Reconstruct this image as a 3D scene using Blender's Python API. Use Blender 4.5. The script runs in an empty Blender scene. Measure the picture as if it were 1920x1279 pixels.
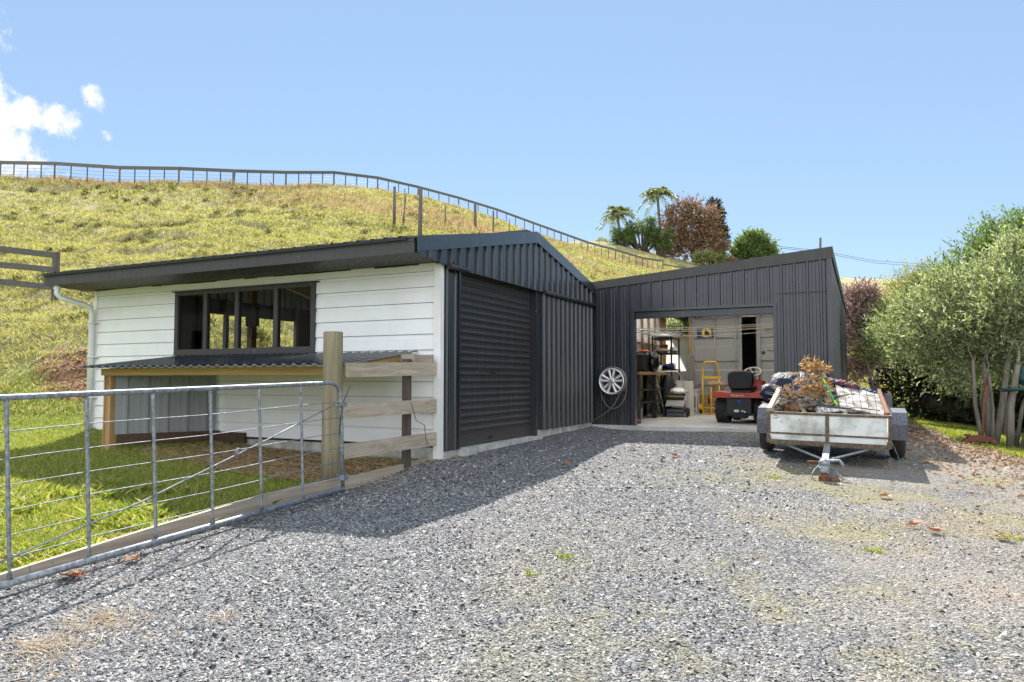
import bpy, math, random
import numpy as np
from mathutils import Vector, Matrix, noise as mnoise
rng = np.random.default_rng(7)
random.seed(7)
SC = bpy.context.scene
COL = SC.collection
PI = math.pi

# ------------------------------------------------------------------ camera
CAMH = 1.40
YAW, PITCH, FPX = math.radians(25.9), math.radians(3.04), 1356.0
cd = bpy.data.cameras.new('camera'); cam = bpy.data.objects.new('camera', cd); COL.objects.link(cam)
cd.sensor_width = 36; cd.lens = FPX / 1920 * 36; cd.clip_end = 3000; cd.clip_start = 0.05
cam.location = (0, 0, CAMH); cam.rotation_euler = (PI / 2 + PITCH, 0, YAW)
SC.camera = cam

# ------------------------------------------------------------------ sky, sun, exposure
SUN = Vector((-0.48, 0.87, 1.0)).normalized()
SUN_EL = math.asin(SUN.z); SUN_AZ = math.atan2(SUN.x, SUN.y)      # azimuth from +Y towards +X
W = bpy.data.worlds.new('World'); SC.world = W; W.use_nodes = True
wn, wl = W.node_tree.nodes, W.node_tree.links
wn.clear()
w_out = wn.new('ShaderNodeOutputWorld'); w_bg = wn.new('ShaderNodeBackground'); w_sky = wn.new('ShaderNodeTexSky')
w_sky.sky_type = 'NISHITA'; w_sky.sun_disc = False; w_sky.sun_elevation = SUN_EL; w_sky.sun_rotation = SUN_AZ
w_sky.altitude = 50; w_sky.air_density = 1.0; w_sky.dust_density = 0.0; w_sky.ozone_density = 1.6
SKY_STR = 0.0505
w_bg.inputs[1].default_value = SKY_STR
def cam_dir(px, py):
    F0 = Vector((-math.sin(YAW), math.cos(YAW), 0)); R = Vector((math.cos(YAW), math.sin(YAW), 0)); U0 = Vector((0, 0, 1))
    F = F0 * math.cos(PITCH) + U0 * math.sin(PITCH); U = U0 * math.cos(PITCH) - F0 * math.sin(PITCH)
    return F + R * ((px - 960) / FPX) - U * ((py - 639.5) / FPX)
def P(px, py, Z):
    "world point seen at a photo pixel, Z metres deep"
    return Vector((0, 0, CAMH)) + cam_dir(px, py) * Z
# clouds live in the sky at fixed compass directions
w_tc = wn.new('ShaderNodeTexCoord'); w_nz = wn.new('ShaderNodeTexNoise')
w_nz.inputs['Scale'].default_value = 22; w_nz.inputs['Detail'].default_value = 9; w_nz.inputs['Roughness'].default_value = 0.68
wl.new(w_tc.outputs['Generated'], w_nz.inputs['Vector'])
acc = None
for (px, py, r, k) in [(-30, 205, .075, 1), (40, 215, .045, 1), (100, 222, .035, .8), (-60, 290, .075, 1), (15, 272, .055, 1), (60, 296, .04, .8), (-120, 180, .12, 1), (165, 172, .030, .50), (135, 164, .015, .5), (197, 256, .012, .42)]:
    d = cam_dir(px, py).normalized()
    v = wn.new('ShaderNodeVectorMath'); v.operation = 'DISTANCE'; v.inputs[1].default_value = d
    nrm = wn.new('ShaderNodeVectorMath'); nrm.operation = 'NORMALIZE'
    wl.new(w_tc.outputs['Generated'], nrm.inputs[0]); wl.new(nrm.outputs[0], v.inputs[0])
    mr = wn.new('ShaderNodeMapRange'); mr.inputs[1].default_value = 0; mr.inputs[2].default_value = r; mr.inputs[3].default_value = k; mr.inputs[4].default_value = 0
    wl.new(v.outputs['Value'], mr.inputs[0])
    if acc is None: acc = mr.outputs[0]
    else:
        m = wn.new('ShaderNodeMath'); m.operation = 'MAXIMUM'; wl.new(acc, m.inputs[0]); wl.new(mr.outputs[0], m.inputs[1]); acc = m.outputs[0]
m1 = wn.new('ShaderNodeMath'); m1.operation = 'MULTIPLY_ADD'; m1.inputs[1].default_value = 4.2; m1.inputs[2].default_value = -2.35
wl.new(w_nz.outputs[0], m1.inputs[0])
m2 = wn.new('ShaderNodeMath'); m2.operation = 'ADD'; wl.new(m1.outputs[0], m2.inputs[0])
m3 = wn.new('ShaderNodeMath'); m3.operation = 'MULTIPLY'; m3.inputs[1].default_value = 1.6; wl.new(acc, m3.inputs[0]); wl.new(m3.outputs[0], m2.inputs[1])
w_gt = wn.new('ShaderNodeMapRange'); w_gt.inputs[1].default_value = .22; w_gt.inputs[2].default_value = .95; w_gt.interpolation_type = 'SMOOTHSTEP'
wl.new(m2.outputs[0], w_gt.inputs[0])
m4 = wn.new('ShaderNodeMath'); m4.operation = 'MINIMUM'; m5 = wn.new('ShaderNodeMath'); m5.operation = 'MULTIPLY'; m5.inputs[1].default_value = 8
wl.new(acc, m5.inputs[0]); wl.new(m5.outputs[0], m4.inputs[0]); wl.new(w_gt.outputs[0], m4.inputs[1])
w_mix = wn.new('ShaderNodeMix'); w_mix.data_type = 'RGBA'; w_mix.inputs['B'].default_value = (6.6, 6.7, 6.9, 1)
w_tint = wn.new('ShaderNodeMix'); w_tint.data_type = 'RGBA'; w_tint.blend_type = 'MULTIPLY'; w_tint.inputs['Factor'].default_value = 1; w_tint.inputs['B'].default_value = (1.04, 1.0, .93, 1)
w_haze = wn.new('ShaderNodeMix'); w_haze.data_type = 'RGBA'; w_haze.inputs['Factor'].default_value = .6; w_haze.inputs['B'].default_value = (2.65, 3.95, 5.9, 1)
wl.new(w_sky.outputs[0], w_tint.inputs['A'])
wl.new(m4.outputs[0], w_mix.inputs['Factor']); wl.new(w_tint.outputs['Result'], w_haze.inputs['A']); wl.new(w_haze.outputs['Result'], w_mix.inputs['A'])
# unseen bright clouds added to the sky behind the viewer to lift shaded walls
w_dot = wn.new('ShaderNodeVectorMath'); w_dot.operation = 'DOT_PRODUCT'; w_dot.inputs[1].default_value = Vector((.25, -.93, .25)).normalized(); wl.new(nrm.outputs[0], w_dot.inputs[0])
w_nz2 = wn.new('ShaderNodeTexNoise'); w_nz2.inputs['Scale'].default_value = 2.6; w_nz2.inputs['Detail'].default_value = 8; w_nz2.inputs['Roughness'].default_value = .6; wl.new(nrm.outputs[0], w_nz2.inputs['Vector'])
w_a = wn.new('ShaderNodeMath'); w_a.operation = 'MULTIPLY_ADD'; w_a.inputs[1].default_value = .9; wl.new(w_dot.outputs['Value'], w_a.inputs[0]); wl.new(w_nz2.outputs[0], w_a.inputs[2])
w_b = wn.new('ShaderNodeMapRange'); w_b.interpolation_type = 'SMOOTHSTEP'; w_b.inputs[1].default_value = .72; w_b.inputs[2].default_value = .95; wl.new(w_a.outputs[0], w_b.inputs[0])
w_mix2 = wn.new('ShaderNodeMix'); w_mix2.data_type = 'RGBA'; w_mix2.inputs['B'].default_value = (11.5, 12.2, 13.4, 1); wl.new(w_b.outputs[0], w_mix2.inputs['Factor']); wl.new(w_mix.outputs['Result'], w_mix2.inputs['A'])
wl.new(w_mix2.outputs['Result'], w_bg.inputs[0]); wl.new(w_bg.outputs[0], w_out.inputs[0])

sd = bpy.data.lights.new('sun', 'SUN'); sun = bpy.data.objects.new('sun', sd); COL.objects.link(sun)
sd.energy = 3.6; sd.angle = math.radians(0.5); sd.color = (1, .95, .88)
sun.rotation_euler = (-SUN).to_track_quat('-Z', 'Y').to_euler(); sun.location = (-30, 50, 60)
SC.view_settings.view_transform = 'Standard'; SC.view_settings.look = 'None'; SC.view_settings.gamma = 1
SC.view_settings.use_curve_mapping = False; SC.view_settings.exposure = 1.68

# ------------------------------------------------------------------ node helpers
def new_mat(name):
    m = bpy.data.materials.new(name); m.use_nodes = True
    nt = m.node_tree; b = nt.nodes['Principled BSDF']
    return m, nt, b
def node(nt, t, **kw):
    n = nt.nodes.new(t)
    for k, v in kw.items():
        if k.startswith('i_'):
            n.inputs[k[2:].replace('_', ' ')].default_value = v
        else: setattr(n, k, v)
    return n
def ramp(nt, stops, src=None, interp='LINEAR'):
    r = nt.nodes.new('ShaderNodeValToRGB'); cr = r.color_ramp; cr.interpolation = interp
    while len(cr.elements) < len(stops): cr.elements.new(.5)
    for e, (p, c) in zip(cr.elements, stops):
        e.position = p; e.color = (c[0], c[1], c[2], 1) if not isinstance(c, (int, float)) else (c, c, c, 1)
    if src is not None: nt.links.new(src, r.inputs[0])
    return r
def coords(nt, scale=(1, 1, 1), rot=(0, 0, 0), kind='Object'):
    tc = nt.nodes.new('ShaderNodeTexCoord'); mp = nt.nodes.new('ShaderNodeMapping')
    mp.inputs['Scale'].default_value = scale; mp.inputs['Rotation'].default_value = rot
    nt.links.new(tc.outputs[kind], mp.inputs[0]); return mp.outputs[0]
def noise_n(nt, vec, scale, detail=4, rough=.55, dist=0):
    n = node(nt, 'ShaderNodeTexNoise'); n.inputs['Scale'].default_value = scale; n.inputs['Detail'].default_value = detail
    n.inputs['Roughness'].default_value = rough; n.inputs['Distortion'].default_value = dist
    if vec is not None: nt.links.new(vec, n.inputs['Vector'])
    return n.outputs[0]
def mixc(nt, fac, a, b, blend='MIX'):
    m = nt.nodes.new('ShaderNodeMix'); m.data_type = 'RGBA'; m.blend_type = blend
    for s, k in ((fac, 'Factor'), (a, 'A'), (b, 'B')):
        if isinstance(s, (int, float)): m.inputs[k].default_value = s
        elif isinstance(s, tuple): m.inputs[k].default_value = (s[0], s[1], s[2], 1)
        else: nt.links.new(s, m.inputs[k])
    return m.outputs['Result']
def math_n(nt, op, a, b=0.0, clamp=False):
    m = nt.nodes.new('ShaderNodeMath'); m.operation = op; m.use_clamp = clamp
    for i, s in enumerate((a, b)):
        if isinstance(s, (int, float)): m.inputs[i].default_value = s
        else: nt.links.new(s, m.inputs[i])
    return m.outputs[0]
def bump_n(nt, h, strength, dist, bsdf):
    b = nt.nodes.new('ShaderNodeBump'); b.inputs['Strength'].default_value = strength; b.inputs['Distance'].default_value = dist
    nt.links.new(h, b.inputs['Height']); nt.links.new(b.outputs[0], bsdf.inputs['Normal']); return b
def mottled(name, c1, c2, rough=.6, metal=0, scale=8, bump=.0, bdist=.003, stretch=(1, 1, 1), rough2=None, spec=None, lo=.35, hi=.65, detail=5, rot=(0, 0, 0)):
    m, nt, b = new_mat(name)
    v = coords(nt, stretch, rot); f = noise_n(nt, v, scale, detail, .6)
    r = ramp(nt, [(lo, c1), (hi, c2)], f); nt.links.new(r.outputs[0], b.inputs['Base Color'])
    b.inputs['Metallic'].default_value = metal; b.inputs['Roughness'].default_value = rough
    if rough2 is not None:
        rr = ramp(nt, [(.35, rough), (.7, rough2)], noise_n(nt, v, scale * .4, 3)); nt.links.new(rr.outputs[0], b.inputs['Roughness'])
    if spec is not None: b.inputs['Specular IOR Level'].default_value = spec
    if bump: bump_n(nt, noise_n(nt, v, scale * 3, 4), bump, bdist, b)
    return m
def steel(name, col, rough=.34, dent=.25, var=.25, spec=.5, coat=0):
    "painted sheet steel: slight dents, dust streaks, scratches"
    m, nt, b = new_mat(name)
    v = coords(nt); n1 = noise_n(nt, v, 1.3, 5, .6)
    vs = coords(nt, (9, 9, .8)); n2 = noise_n(nt, vs, 2.2, 4, .6)
    c = mixc(nt, math_n(nt, 'MULTIPLY', n1, var), col, tuple(min(1, x * 2.2 + .02) for x in col))
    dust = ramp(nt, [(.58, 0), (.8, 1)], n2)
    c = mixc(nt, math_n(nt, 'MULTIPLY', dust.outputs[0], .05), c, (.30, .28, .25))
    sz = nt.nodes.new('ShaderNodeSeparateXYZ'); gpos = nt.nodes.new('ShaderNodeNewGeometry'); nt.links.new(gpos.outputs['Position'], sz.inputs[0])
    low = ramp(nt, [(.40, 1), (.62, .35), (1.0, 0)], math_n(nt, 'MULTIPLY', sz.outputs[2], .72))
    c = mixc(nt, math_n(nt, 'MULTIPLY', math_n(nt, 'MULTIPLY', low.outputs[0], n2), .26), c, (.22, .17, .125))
    vor = node(nt, 'ShaderNodeTexNoise', i_Scale=26.0); nt.links.new(v, vor.inputs['Vector'])
    sp = ramp(nt, [(.745, 0), (.765, 1)], vor.outputs[0]); c = mixc(nt, math_n(nt, 'MULTIPLY', sp.outputs[0], .5), c, (.45, .45, .43))
    nt.links.new(c, b.inputs['Base Color'])
    rr = ramp(nt, [(.3, rough * .85), (.75, min(1, rough * 1.7))], n2); nt.links.new(rr.outputs[0], b.inputs['Roughness'])
    b.inputs['Specular IOR Level'].default_value = spec; b.inputs['Coat Weight'].default_value = coat; b.inputs['Coat Roughness'].default_value = .16
    if dent: bump_n(nt, noise_n(nt, coords(nt, (1, 1, .5)), 3.2, 2, .45), dent, .03, b)
    return m
def timber(name, c1, c2, axis='x', rough=.8, knots=True, scale=1.0, bump=.35, green=None):
    m, nt, b = new_mat(name)
    st = {'x': (.35, 9, 9), 'y': (9, .35, 9), 'z': (9, 9, .35)}[axis]
    v = coords(nt, st); n1 = noise_n(nt, v, 3.2 * scale, 6, .65, .6)
    n2 = noise_n(nt, coords(nt), 1.7, 3)
    r = ramp(nt, [(.3, c1), (.5, tuple((a + d) / 2 for a, d in zip(c1, c2))), (.68, c2)], n1)
    c = mixc(nt, math_n(nt, 'MULTIPLY', n2, .35), r.outputs[0], tuple(x * .55 for x in c1))
    if knots:
        kst = {'x': (1.3, 4, 4), 'y': (4, 1.3, 4), 'z': (4, 4, 1.3)}[axis]
        vo = node(nt, 'ShaderNodeTexVoronoi', i_Scale=1.6); nt.links.new(coords(nt, kst), vo.inputs['Vector'])
        kr = ramp(nt, [(.05, 1), (.17, 0)], vo.outputs['Distance'])
        c = mixc(nt, math_n(nt, 'MULTIPLY', kr.outputs[0], .75), c, (.09, .05, .03))
    if green:
        c = mixc(nt, math_n(nt, 'MULTIPLY', ramp(nt, [(.45, 0), (.7, 1)], n2).outputs[0], .55), c, green)
    nt.links.new(c, b.inputs['Base Color']); b.inputs['Roughness'].default_value = rough
    bump_n(nt, n1, bump, .004, b)
    return m
def leafmat(name, cols, trans=.35, rough=.55, sheen=0, tcol=None):
    m, nt, b = new_mat(name)
    g = nt.nodes.new('ShaderNodeNewGeometry')
    n = len(cols)
    r = ramp(nt, [(i / max(1, n - 1), c) for i, c in enumerate(cols)], g.outputs['Random Per Island'])
    nt.links.new(r.outputs[0], b.inputs['Base Color']); b.inputs['Roughness'].default_value = rough
    b.inputs['Specular IOR Level'].default_value = .35
    tr = nt.nodes.new('ShaderNodeBsdfTranslucent')
    tc = mixc(nt, 1.0, r.outputs[0], tcol or (1.5, 1.6, .7), 'MULTIPLY'); nt.links.new(tc, tr.inputs[0])
    mx = nt.nodes.new('ShaderNodeMixShader'); mx.inputs[0].default_value = trans
    out = nt.nodes['Material Output']
    nt.links.new(b.outputs[0], mx.inputs[1]); nt.links.new(tr.outputs[0], mx.inputs[2]); nt.links.new(mx.outputs[0], out.inputs[0])
    return m
def plain(name, c, rough=.5, metal=0, spec=.5, bump=0):
    return mottled(name, tuple(x * .82 for x in c), c, rough, metal, 14, bump, .002, spec=spec)

M = {}
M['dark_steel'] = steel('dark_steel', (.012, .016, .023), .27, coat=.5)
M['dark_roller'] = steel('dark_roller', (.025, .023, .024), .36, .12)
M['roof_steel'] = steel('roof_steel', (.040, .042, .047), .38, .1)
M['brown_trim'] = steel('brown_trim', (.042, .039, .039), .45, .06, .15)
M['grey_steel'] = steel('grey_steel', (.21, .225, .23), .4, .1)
M['white_board'] = mottled('white_board', (.74, .74, .735), (.82, .82, .82), .42, 0, 2.5, .0, spec=.45, lo=.25, hi=.6)
M['white_trim'] = mottled('white_trim', (.68, .67, .64), (.8, .79, .77), .45, 0, 3)
M['white_pvc'] = mottled('white_pvc', (.66, .67, .66), (.78, .79, .79), .35, 0, 4)
M['concrete'] = mottled('concrete', (.30, .29, .26), (.52, .51, .47), .9, 0, 7, .5, .006)
M['slab'] = mottled('slab', (.36, .345, .32), (.52, .50, .47), .8, 0, 2.2, .2, .002)
M['galv'] = mottled('galv', (.15, .165, .18), (.36, .38, .40), .55, .5, 32, .12, .001, rough2=.7)
M['rail_wood'] = timber('rail_wood', (.30, .235, .165), (.54, .46, .36), 'y')
M['rail_wood_x'] = timber('rail_wood_x', (.26, .21, .16), (.46, .40, .33), 'x')
M['old_wood_x'] = timber('old_wood_x', (.075, .07, .062), (.20, .185, .165), 'x', knots=False)
M['old_wood_y'] = timber('old_wood_y', (.13, .12, .105), (.32, .295, .26), 'y', knots=False)
M['old_wood_z'] = timber('old_wood_z', (.065, .058, .05), (.19, .17, .15), 'z', knots=False)
M['post_wood'] = timber('post_wood', (.15, .125, .075), (.36, .31, .20), 'z', green=(.16, .16, .08))
M['pine_x'] = timber('pine_x', (.40, .24, .09), (.62, .43, .20), 'x')
M['pine_z'] = timber('pine_z', (.35, .20, .08), (.54, .36, .17), 'z')
M['stud_z'] = timber('stud_z', (.22, .13, .07), (.40, .26, .15), 'z')
M['brown_stain'] = timber('brown_stain', (.05, .028, .016), (.11, .06, .035), 'y', knots=False)
M['bare_zinc'] = mottled('bare_zinc', (.55, .53, .52), (.72, .70, .69), .38, .5, 20)
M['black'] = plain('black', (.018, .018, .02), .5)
M['black_gloss'] = plain('black_gloss', (.014, .014, .016), .22)
M['rubber'] = mottled('rubber', (.018, .018, .018), (.045, .043, .04), .85, 0, 30, .5, .003)
M['alloy'] = mottled('alloy', (.60, .60, .61), (.74, .74, .75), .33, .45, 5)
M['alloy_dark'] = plain('alloy_dark', (.12, .12, .13), .4, .7)
M['red_paint'] = plain('red_paint', (.50, .06, .035), .3)
M['yellow_paint'] = plain('yellow_paint', (.85, .55, .02), .38)
M['red_dull'] = plain('red_dull', (.15, .035, .022), .5)
M['white_paint'] = plain('white_paint', (.78, .78, .76), .45)
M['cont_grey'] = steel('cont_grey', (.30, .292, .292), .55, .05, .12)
M['navy'] = plain('navy', (.012, .03, .13), .4)
M['sign_yellow'] = plain('sign_yellow', (.85, .55, .03), .4)
M['rust'] = mottled('rust', (.10, .035, .015), (.24, .10, .05), .85, .2, 30, .4)
M['cardboard'] = mottled('cardboard', (.34, .20, .11), (.46, .29, .17), .85, 0, 6)
M['paper'] = mottled('paper', (.72, .70, .74), (.84, .82, .85), .6, 0, 3, .5, .02)
M['grey_board'] = mottled('grey_board', (.30, .29, .28), (.42, .41, .40), .7, 0, 3)
M['cream_board'] = mottled('cream_board', (.58, .52, .46), (.68, .63, .57), .6, 0, 3)
M['hose'] = plain('hose', (.17, .145, .10), .55)
M['cable'] = plain('cable', (.02, .02, .02), .5)
M['rope'] = plain('rope', (.62, .58, .46), .7)
M['blue_plastic'] = plain('blue_plastic', (.02, .06, .30), .4)
M['orange'] = plain('orange', (.8, .16, .02), .45)
M['green_plastic'] = plain('green_plastic', (.03, .42, .12), .35)
M['lime'] = plain('lime', (.32, .62, .04), .35)
M['teal'] = plain('teal', (.008, .055, .05), .6)
M['dirt_ball'] = mottled('dirt_ball', (.08, .035, .018), (.24, .12, .06), .95, 0, 18, 1.0, .03)
M['bark'] = timber('bark', (.10, .08, .06), (.30, .26, .21), 'z', rough=.95, knots=False, bump=1.0)
M['bark_dark'] = timber('bark_dark', (.06, .045, .035), (.15, .12, .09), 'z', rough=.95, knots=False, bump=.8)
M['stick'] = plain('stick', (.34, .25, .17), .8)

def glass_mat(name, tint=(1, 1, 1), refl=.45):
    m, nt, b = new_mat(name); nt.nodes.remove(b)
    fr = nt.nodes.new('ShaderNodeFresnel'); fr.inputs[0].default_value = 1.62
    f2 = math_n(nt, 'MULTIPLY', fr.outputs[0], 2.2 * refl, True)
    t = nt.nodes.new('ShaderNodeBsdfTransparent'); t.inputs[0].default_value = (*tint, 1)
    g = nt.nodes.new('ShaderNodeBsdfGlossy'); g.inputs['Roughness'].default_value = .01
    mx = nt.nodes.new('ShaderNodeMixShader'); nt.links.new(f2, mx.inputs[0]); nt.links.new(t.outputs[0], mx.inputs[1]); nt.links.new(g.outputs[0], mx.inputs[2])
    nt.links.new(mx.outputs[0], nt.nodes['Material Output'].inputs[0]); return m
M['glass'] = glass_mat('glass', (.86, .90, .90))
def translucent_sheet(name, col):
    m, nt, b = new_mat(name)
    v = coords(nt, (1, 1, 1)); c = mixc(nt, noise_n(nt, v, 3, 3), col, tuple(x * .85 for x in col))
    nt.links.new(c, b.inputs['Base Color']); b.inputs['Roughness'].default_value = .4
    tr = nt.nodes.new('ShaderNodeBsdfTranslucent'); nt.links.new(c, tr.inputs[0])
    mx = nt.nodes.new('ShaderNodeMixShader'); mx.inputs[0].default_value = .85
    nt.links.new(b.outputs[0], mx.inputs[1]); nt.links.new(tr.outputs[0], mx.inputs[2]); nt.links.new(mx.outputs[0], nt.nodes['Material Output'].inputs[0]); return m
M['clearlite'] = translucent_sheet('clearlite', (.92, .91, .86))

# ------------------------------------------------------------------ mesh helpers
ORG = {}
def setp(o, label=None, cat=None, group=None, kind=None):
    if label: o['label'] = label
    if cat: o['category'] = cat
    if group: o['group'] = group
    if kind: o['kind'] = kind
    return o
def thing(name, label, cat, loc=(0, 0, 0), rot=(0, 0, 0), group=None, local=False):
    o = bpy.data.objects.new(name, None); COL.objects.link(o); o.location = loc; o.rotation_euler = rot; o.empty_display_size = .2
    ORG[o] = Vector((0, 0, 0)) if local else Vector(loc)
    return setp(o, label, cat, group)
class MB:
    def __init__(s): s.v = []; s.f = []; s.m = []; s.mi = 0; s.sm = []; s.smooth = False
    def add(s, vs, fs, mi=None):
        b = len(s.v); s.v.extend([tuple(p) for p in vs])
        for f in fs: s.f.append(tuple(b + i for i in f)); s.m.append(s.mi if mi is None else mi); s.sm.append(s.smooth)
        return s
    def box(s, a, b, mi=None, M4=None):
        x0, y0, z0 = a; x1, y1, z1 = b
        vs = [Vector(p) for p in [(x0, y0, z0), (x1, y0, z0), (x1, y1, z0), (x0, y1, z0), (x0, y0, z1), (x1, y0, z1), (x1, y1, z1), (x0, y1, z1)]]
        if M4 is not None: vs = [M4 @ p for p in vs]
        sm, s.smooth = s.smooth, False
        s.add(vs, [(0, 3, 2, 1), (4, 5, 6, 7), (0, 1, 5, 4), (1, 2, 6, 5), (2, 3, 7, 6), (3, 0, 4, 7)], mi); s.smooth = sm
        return s
    def bbox(s, a, b, r=.01, mi=None, M4=None):
        "box with chamfered vertical+horizontal edges"
        x0, y0, z0 = a; x1, y1, z1 = b
        r = min(r, (x1 - x0) / 2.2, (y1 - y0) / 2.2, (z1 - z0) / 2.2)
        def ringp(z, q): return [Vector(p) for p in [(x0 + q, y0, z), (x1 - q, y0, z), (x1, y0 + q, z), (x1, y1 - q, z), (x1 - q, y1, z), (x0 + q, y1, z), (x0, y1 - q, z), (x0, y0 + q, z)]]
        def ins(z): return [Vector(p) for p in [(x0 + r, y0 + r, z), (x1 - r, y0 + r, z), (x1 - r, y0 + r, z), (x1 - r, y1 - r, z), (x1 - r, y1 - r, z), (x0 + r, y1 - r, z), (x0 + r, y1 - r, z), (x0 + r, y0 + r, z)]]
        R = [ins(z0), ringp(z0 + r, r), ringp(z1 - r, r), ins(z1)]
        vs = [p for q in R for p in q]
        if M4 is not None: vs = [M4 @ p for p in vs]
        fs = [(7, 6, 5, 4, 3, 2, 1, 0)] + [(k * 8 + i, k * 8 + (i + 1) % 8, k * 8 + 8 + (i + 1) % 8, k * 8 + 8 + i) for k in range(3) for i in range(8)] + [tuple(24 + i for i in range(8))]
        s.add(vs, fs, mi); return s
    def beam(s, p0, p1, w, h, up=(0, 0, 1), mi=None):
        p0, p1 = Vector(p0), Vector(p1); d = (p1 - p0); L = d.length; d.normalize()
        u = Vector(up); sx = d.cross(u)
        if sx.length < 1e-4: sx = d.cross(Vector((0, 1, 0)))
        sx.normalize(); uz = sx.cross(d)
        M4 = Matrix(((sx.x, d.x, uz.x, p0.x), (sx.y, d.y, uz.y, p0.y), (sx.z, d.z, uz.z, p0.z), (0, 0, 0, 1)))
        return s.box((-w / 2, 0, -h / 2), (w / 2, L, h / 2), mi, M4)
    def tube(s, pts, r, n=8, caps=True, mi=None):
        pts = [Vector(p) for p in pts]; k = len(pts)
        rs = r if isinstance(r, (list, tuple)) else [r] * k
        vs = []; prev = None
        for i, p in enumerate(pts):
            t = (pts[min(i + 1, k - 1)] - pts[max(i - 1, 0)]).normalized()
            if prev is None:
                a = t.cross(Vector((0, 0, 1)))
                if a.length < .1: a = t.cross(Vector((1, 0, 0)))
            else: a = prev - t * prev.dot(t)
            a.normalize(); b = t.cross(a); prev = a
            for j in range(n):
                th = 2 * PI * j / n; vs.append(p + (a * math.cos(th) + b * math.sin(th)) * rs[i])
        fs = [(i * n + j, i * n + (j + 1) % n, (i + 1) * n + (j + 1) % n, (i + 1) * n + j) for i in range(k - 1) for j in range(n)]
        sm, s.smooth = s.smooth, True; s.add(vs, fs, mi); s.smooth = False
        if caps:
            b = len(s.v) - len(vs)
            for f in (tuple(b + j for j in range(n))[::-1], tuple(b + (k - 1) * n + j for j in range(n))): s.f.append(f); s.m.append(s.mi if mi is None else mi); s.sm.append(False)
        s.smooth = sm; return s
    def lathe(s, prof, c, axis=(0, 0, 1), n=24, mi=None, smooth=True):
        "prof: list of (radius, along)"
        ax = Vector(axis).normalized(); a = ax.cross(Vector((0, 0, 1)))
        if a.length < .1: a = ax.cross(Vector((1, 0, 0)))
        a.normalize(); b = ax.cross(a); c = Vector(c); vs = []
        for r, h in prof:
            for j in range(n):
                th = 2 * PI * j / n; vs.append(c + ax * h + (a * math.cos(th) + b * math.sin(th)) * r)
        k = len(prof)
        sm, s.smooth = s.smooth, smooth
        s.add(vs, [(i * n + j, i * n + (j + 1) % n, (i + 1) * n + (j + 1) % n, (i + 1) * n + j) for i in range(k - 1) for j in range(n)], mi)
        s.smooth = sm; return s
    def prism(s, poly, axis, a, b, mi=None):
        "poly of 2d points in the two other axes (in xyz order), extruded along axis index"
        def mk(p, t):
            q = list(p); q.insert(axis, t); return tuple(q)
        n = len(poly); vs = [mk(p, a) for p in poly] + [mk(p, b) for p in poly]
        fs = [tuple(range(n))[::-1], tuple(range(n, 2 * n))] + [(i, (i + 1) % n, n + (i + 1) % n, n + i) for i in range(n)]
        return s.add(vs, fs, mi)
    def blob(s, c, r, seed=0, nu=20, nv=12, amp=.15, fr=1.5, mi=None, flat=None):
        c = Vector(c); r = Vector(r) if not isinstance(r, (int, float)) else Vector((r, r, r)); vs = []
        for i in range(nv + 1):
            ph = -PI / 2 + PI * i / nv
            for j in range(nu):
                th = 2 * PI * j / nu; d = Vector((math.cos(ph) * math.cos(th), math.cos(ph) * math.sin(th), math.sin(ph)))
                k = 1 + amp * mnoise.noise(d * fr + Vector((seed * 7.1, 0, 0))) * 2 + amp * .5 * mnoise.noise(d * fr * 3.1 + Vector((0, seed * 3.3, 0))) * 2
                p = Vector((d.x * r.x, d.y * r.y, d.z * r.z)) * k
                if flat is not None and p.z < flat: p.z = flat
                vs.append(c + p)
        sm, s.smooth = s.smooth, True
        s.add(vs, [(i * nu + j, i * nu + (j + 1) % nu, (i + 1) * nu + (j + 1) % nu, (i + 1) * nu + j) for i in range(nv) for j in range(nu)], mi); s.smooth = sm
        return s
    def text(s, body, size, M4, mi=None, ext=.001, align='CENTER', sx=1):
        cu = bpy.data.curves.new('tmp', 'FONT'); cu.body = body; cu.size = size; cu.extrude = ext; cu.align_x = align; cu.align_y = 'CENTER'; cu.resolution_u = 2
        o = bpy.data.objects.new('tmp', cu); COL.objects.link(o); dg = bpy.context.evaluated_depsgraph_get(); dg.update()
        me = bpy.data.meshes.new_from_object(o.evaluated_get(dg))
        s.add([M4 @ Vector((v.co.x * sx, v.co.y, v.co.z)) for v in me.vertices], [tuple(p.vertices) for p in me.polygons], mi)
        bpy.data.objects.remove(o); bpy.data.curves.remove(cu); bpy.data.meshes.remove(me); return s
    def build_split(s, name, mats, parent=None, **kw):
        "one object per connected piece"
        par = list(range(len(s.v)))
        def find(a):
            while par[a] != a: par[a] = par[par[a]]; a = par[a]
            return a
        for f in s.f:
            r = find(f[0])
            for i in f[1:]:
                q = find(i)
                if q != r: par[q] = r
        groups = {}
        for i, f in enumerate(s.f): groups.setdefault(find(f[0]), []).append(i)
        out = []
        for fi in groups.values():
            m = MB(); mp = {}
            for i in fi:
                for vi in s.f[i]:
                    if vi not in mp: mp[vi] = len(m.v); m.v.append(s.v[vi])
                m.f.append(tuple(mp[vi] for vi in s.f[i])); m.m.append(s.m[i]); m.sm.append(s.sm[i])
            out.append(m.build(name, mats, parent, **kw))
        return out
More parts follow.
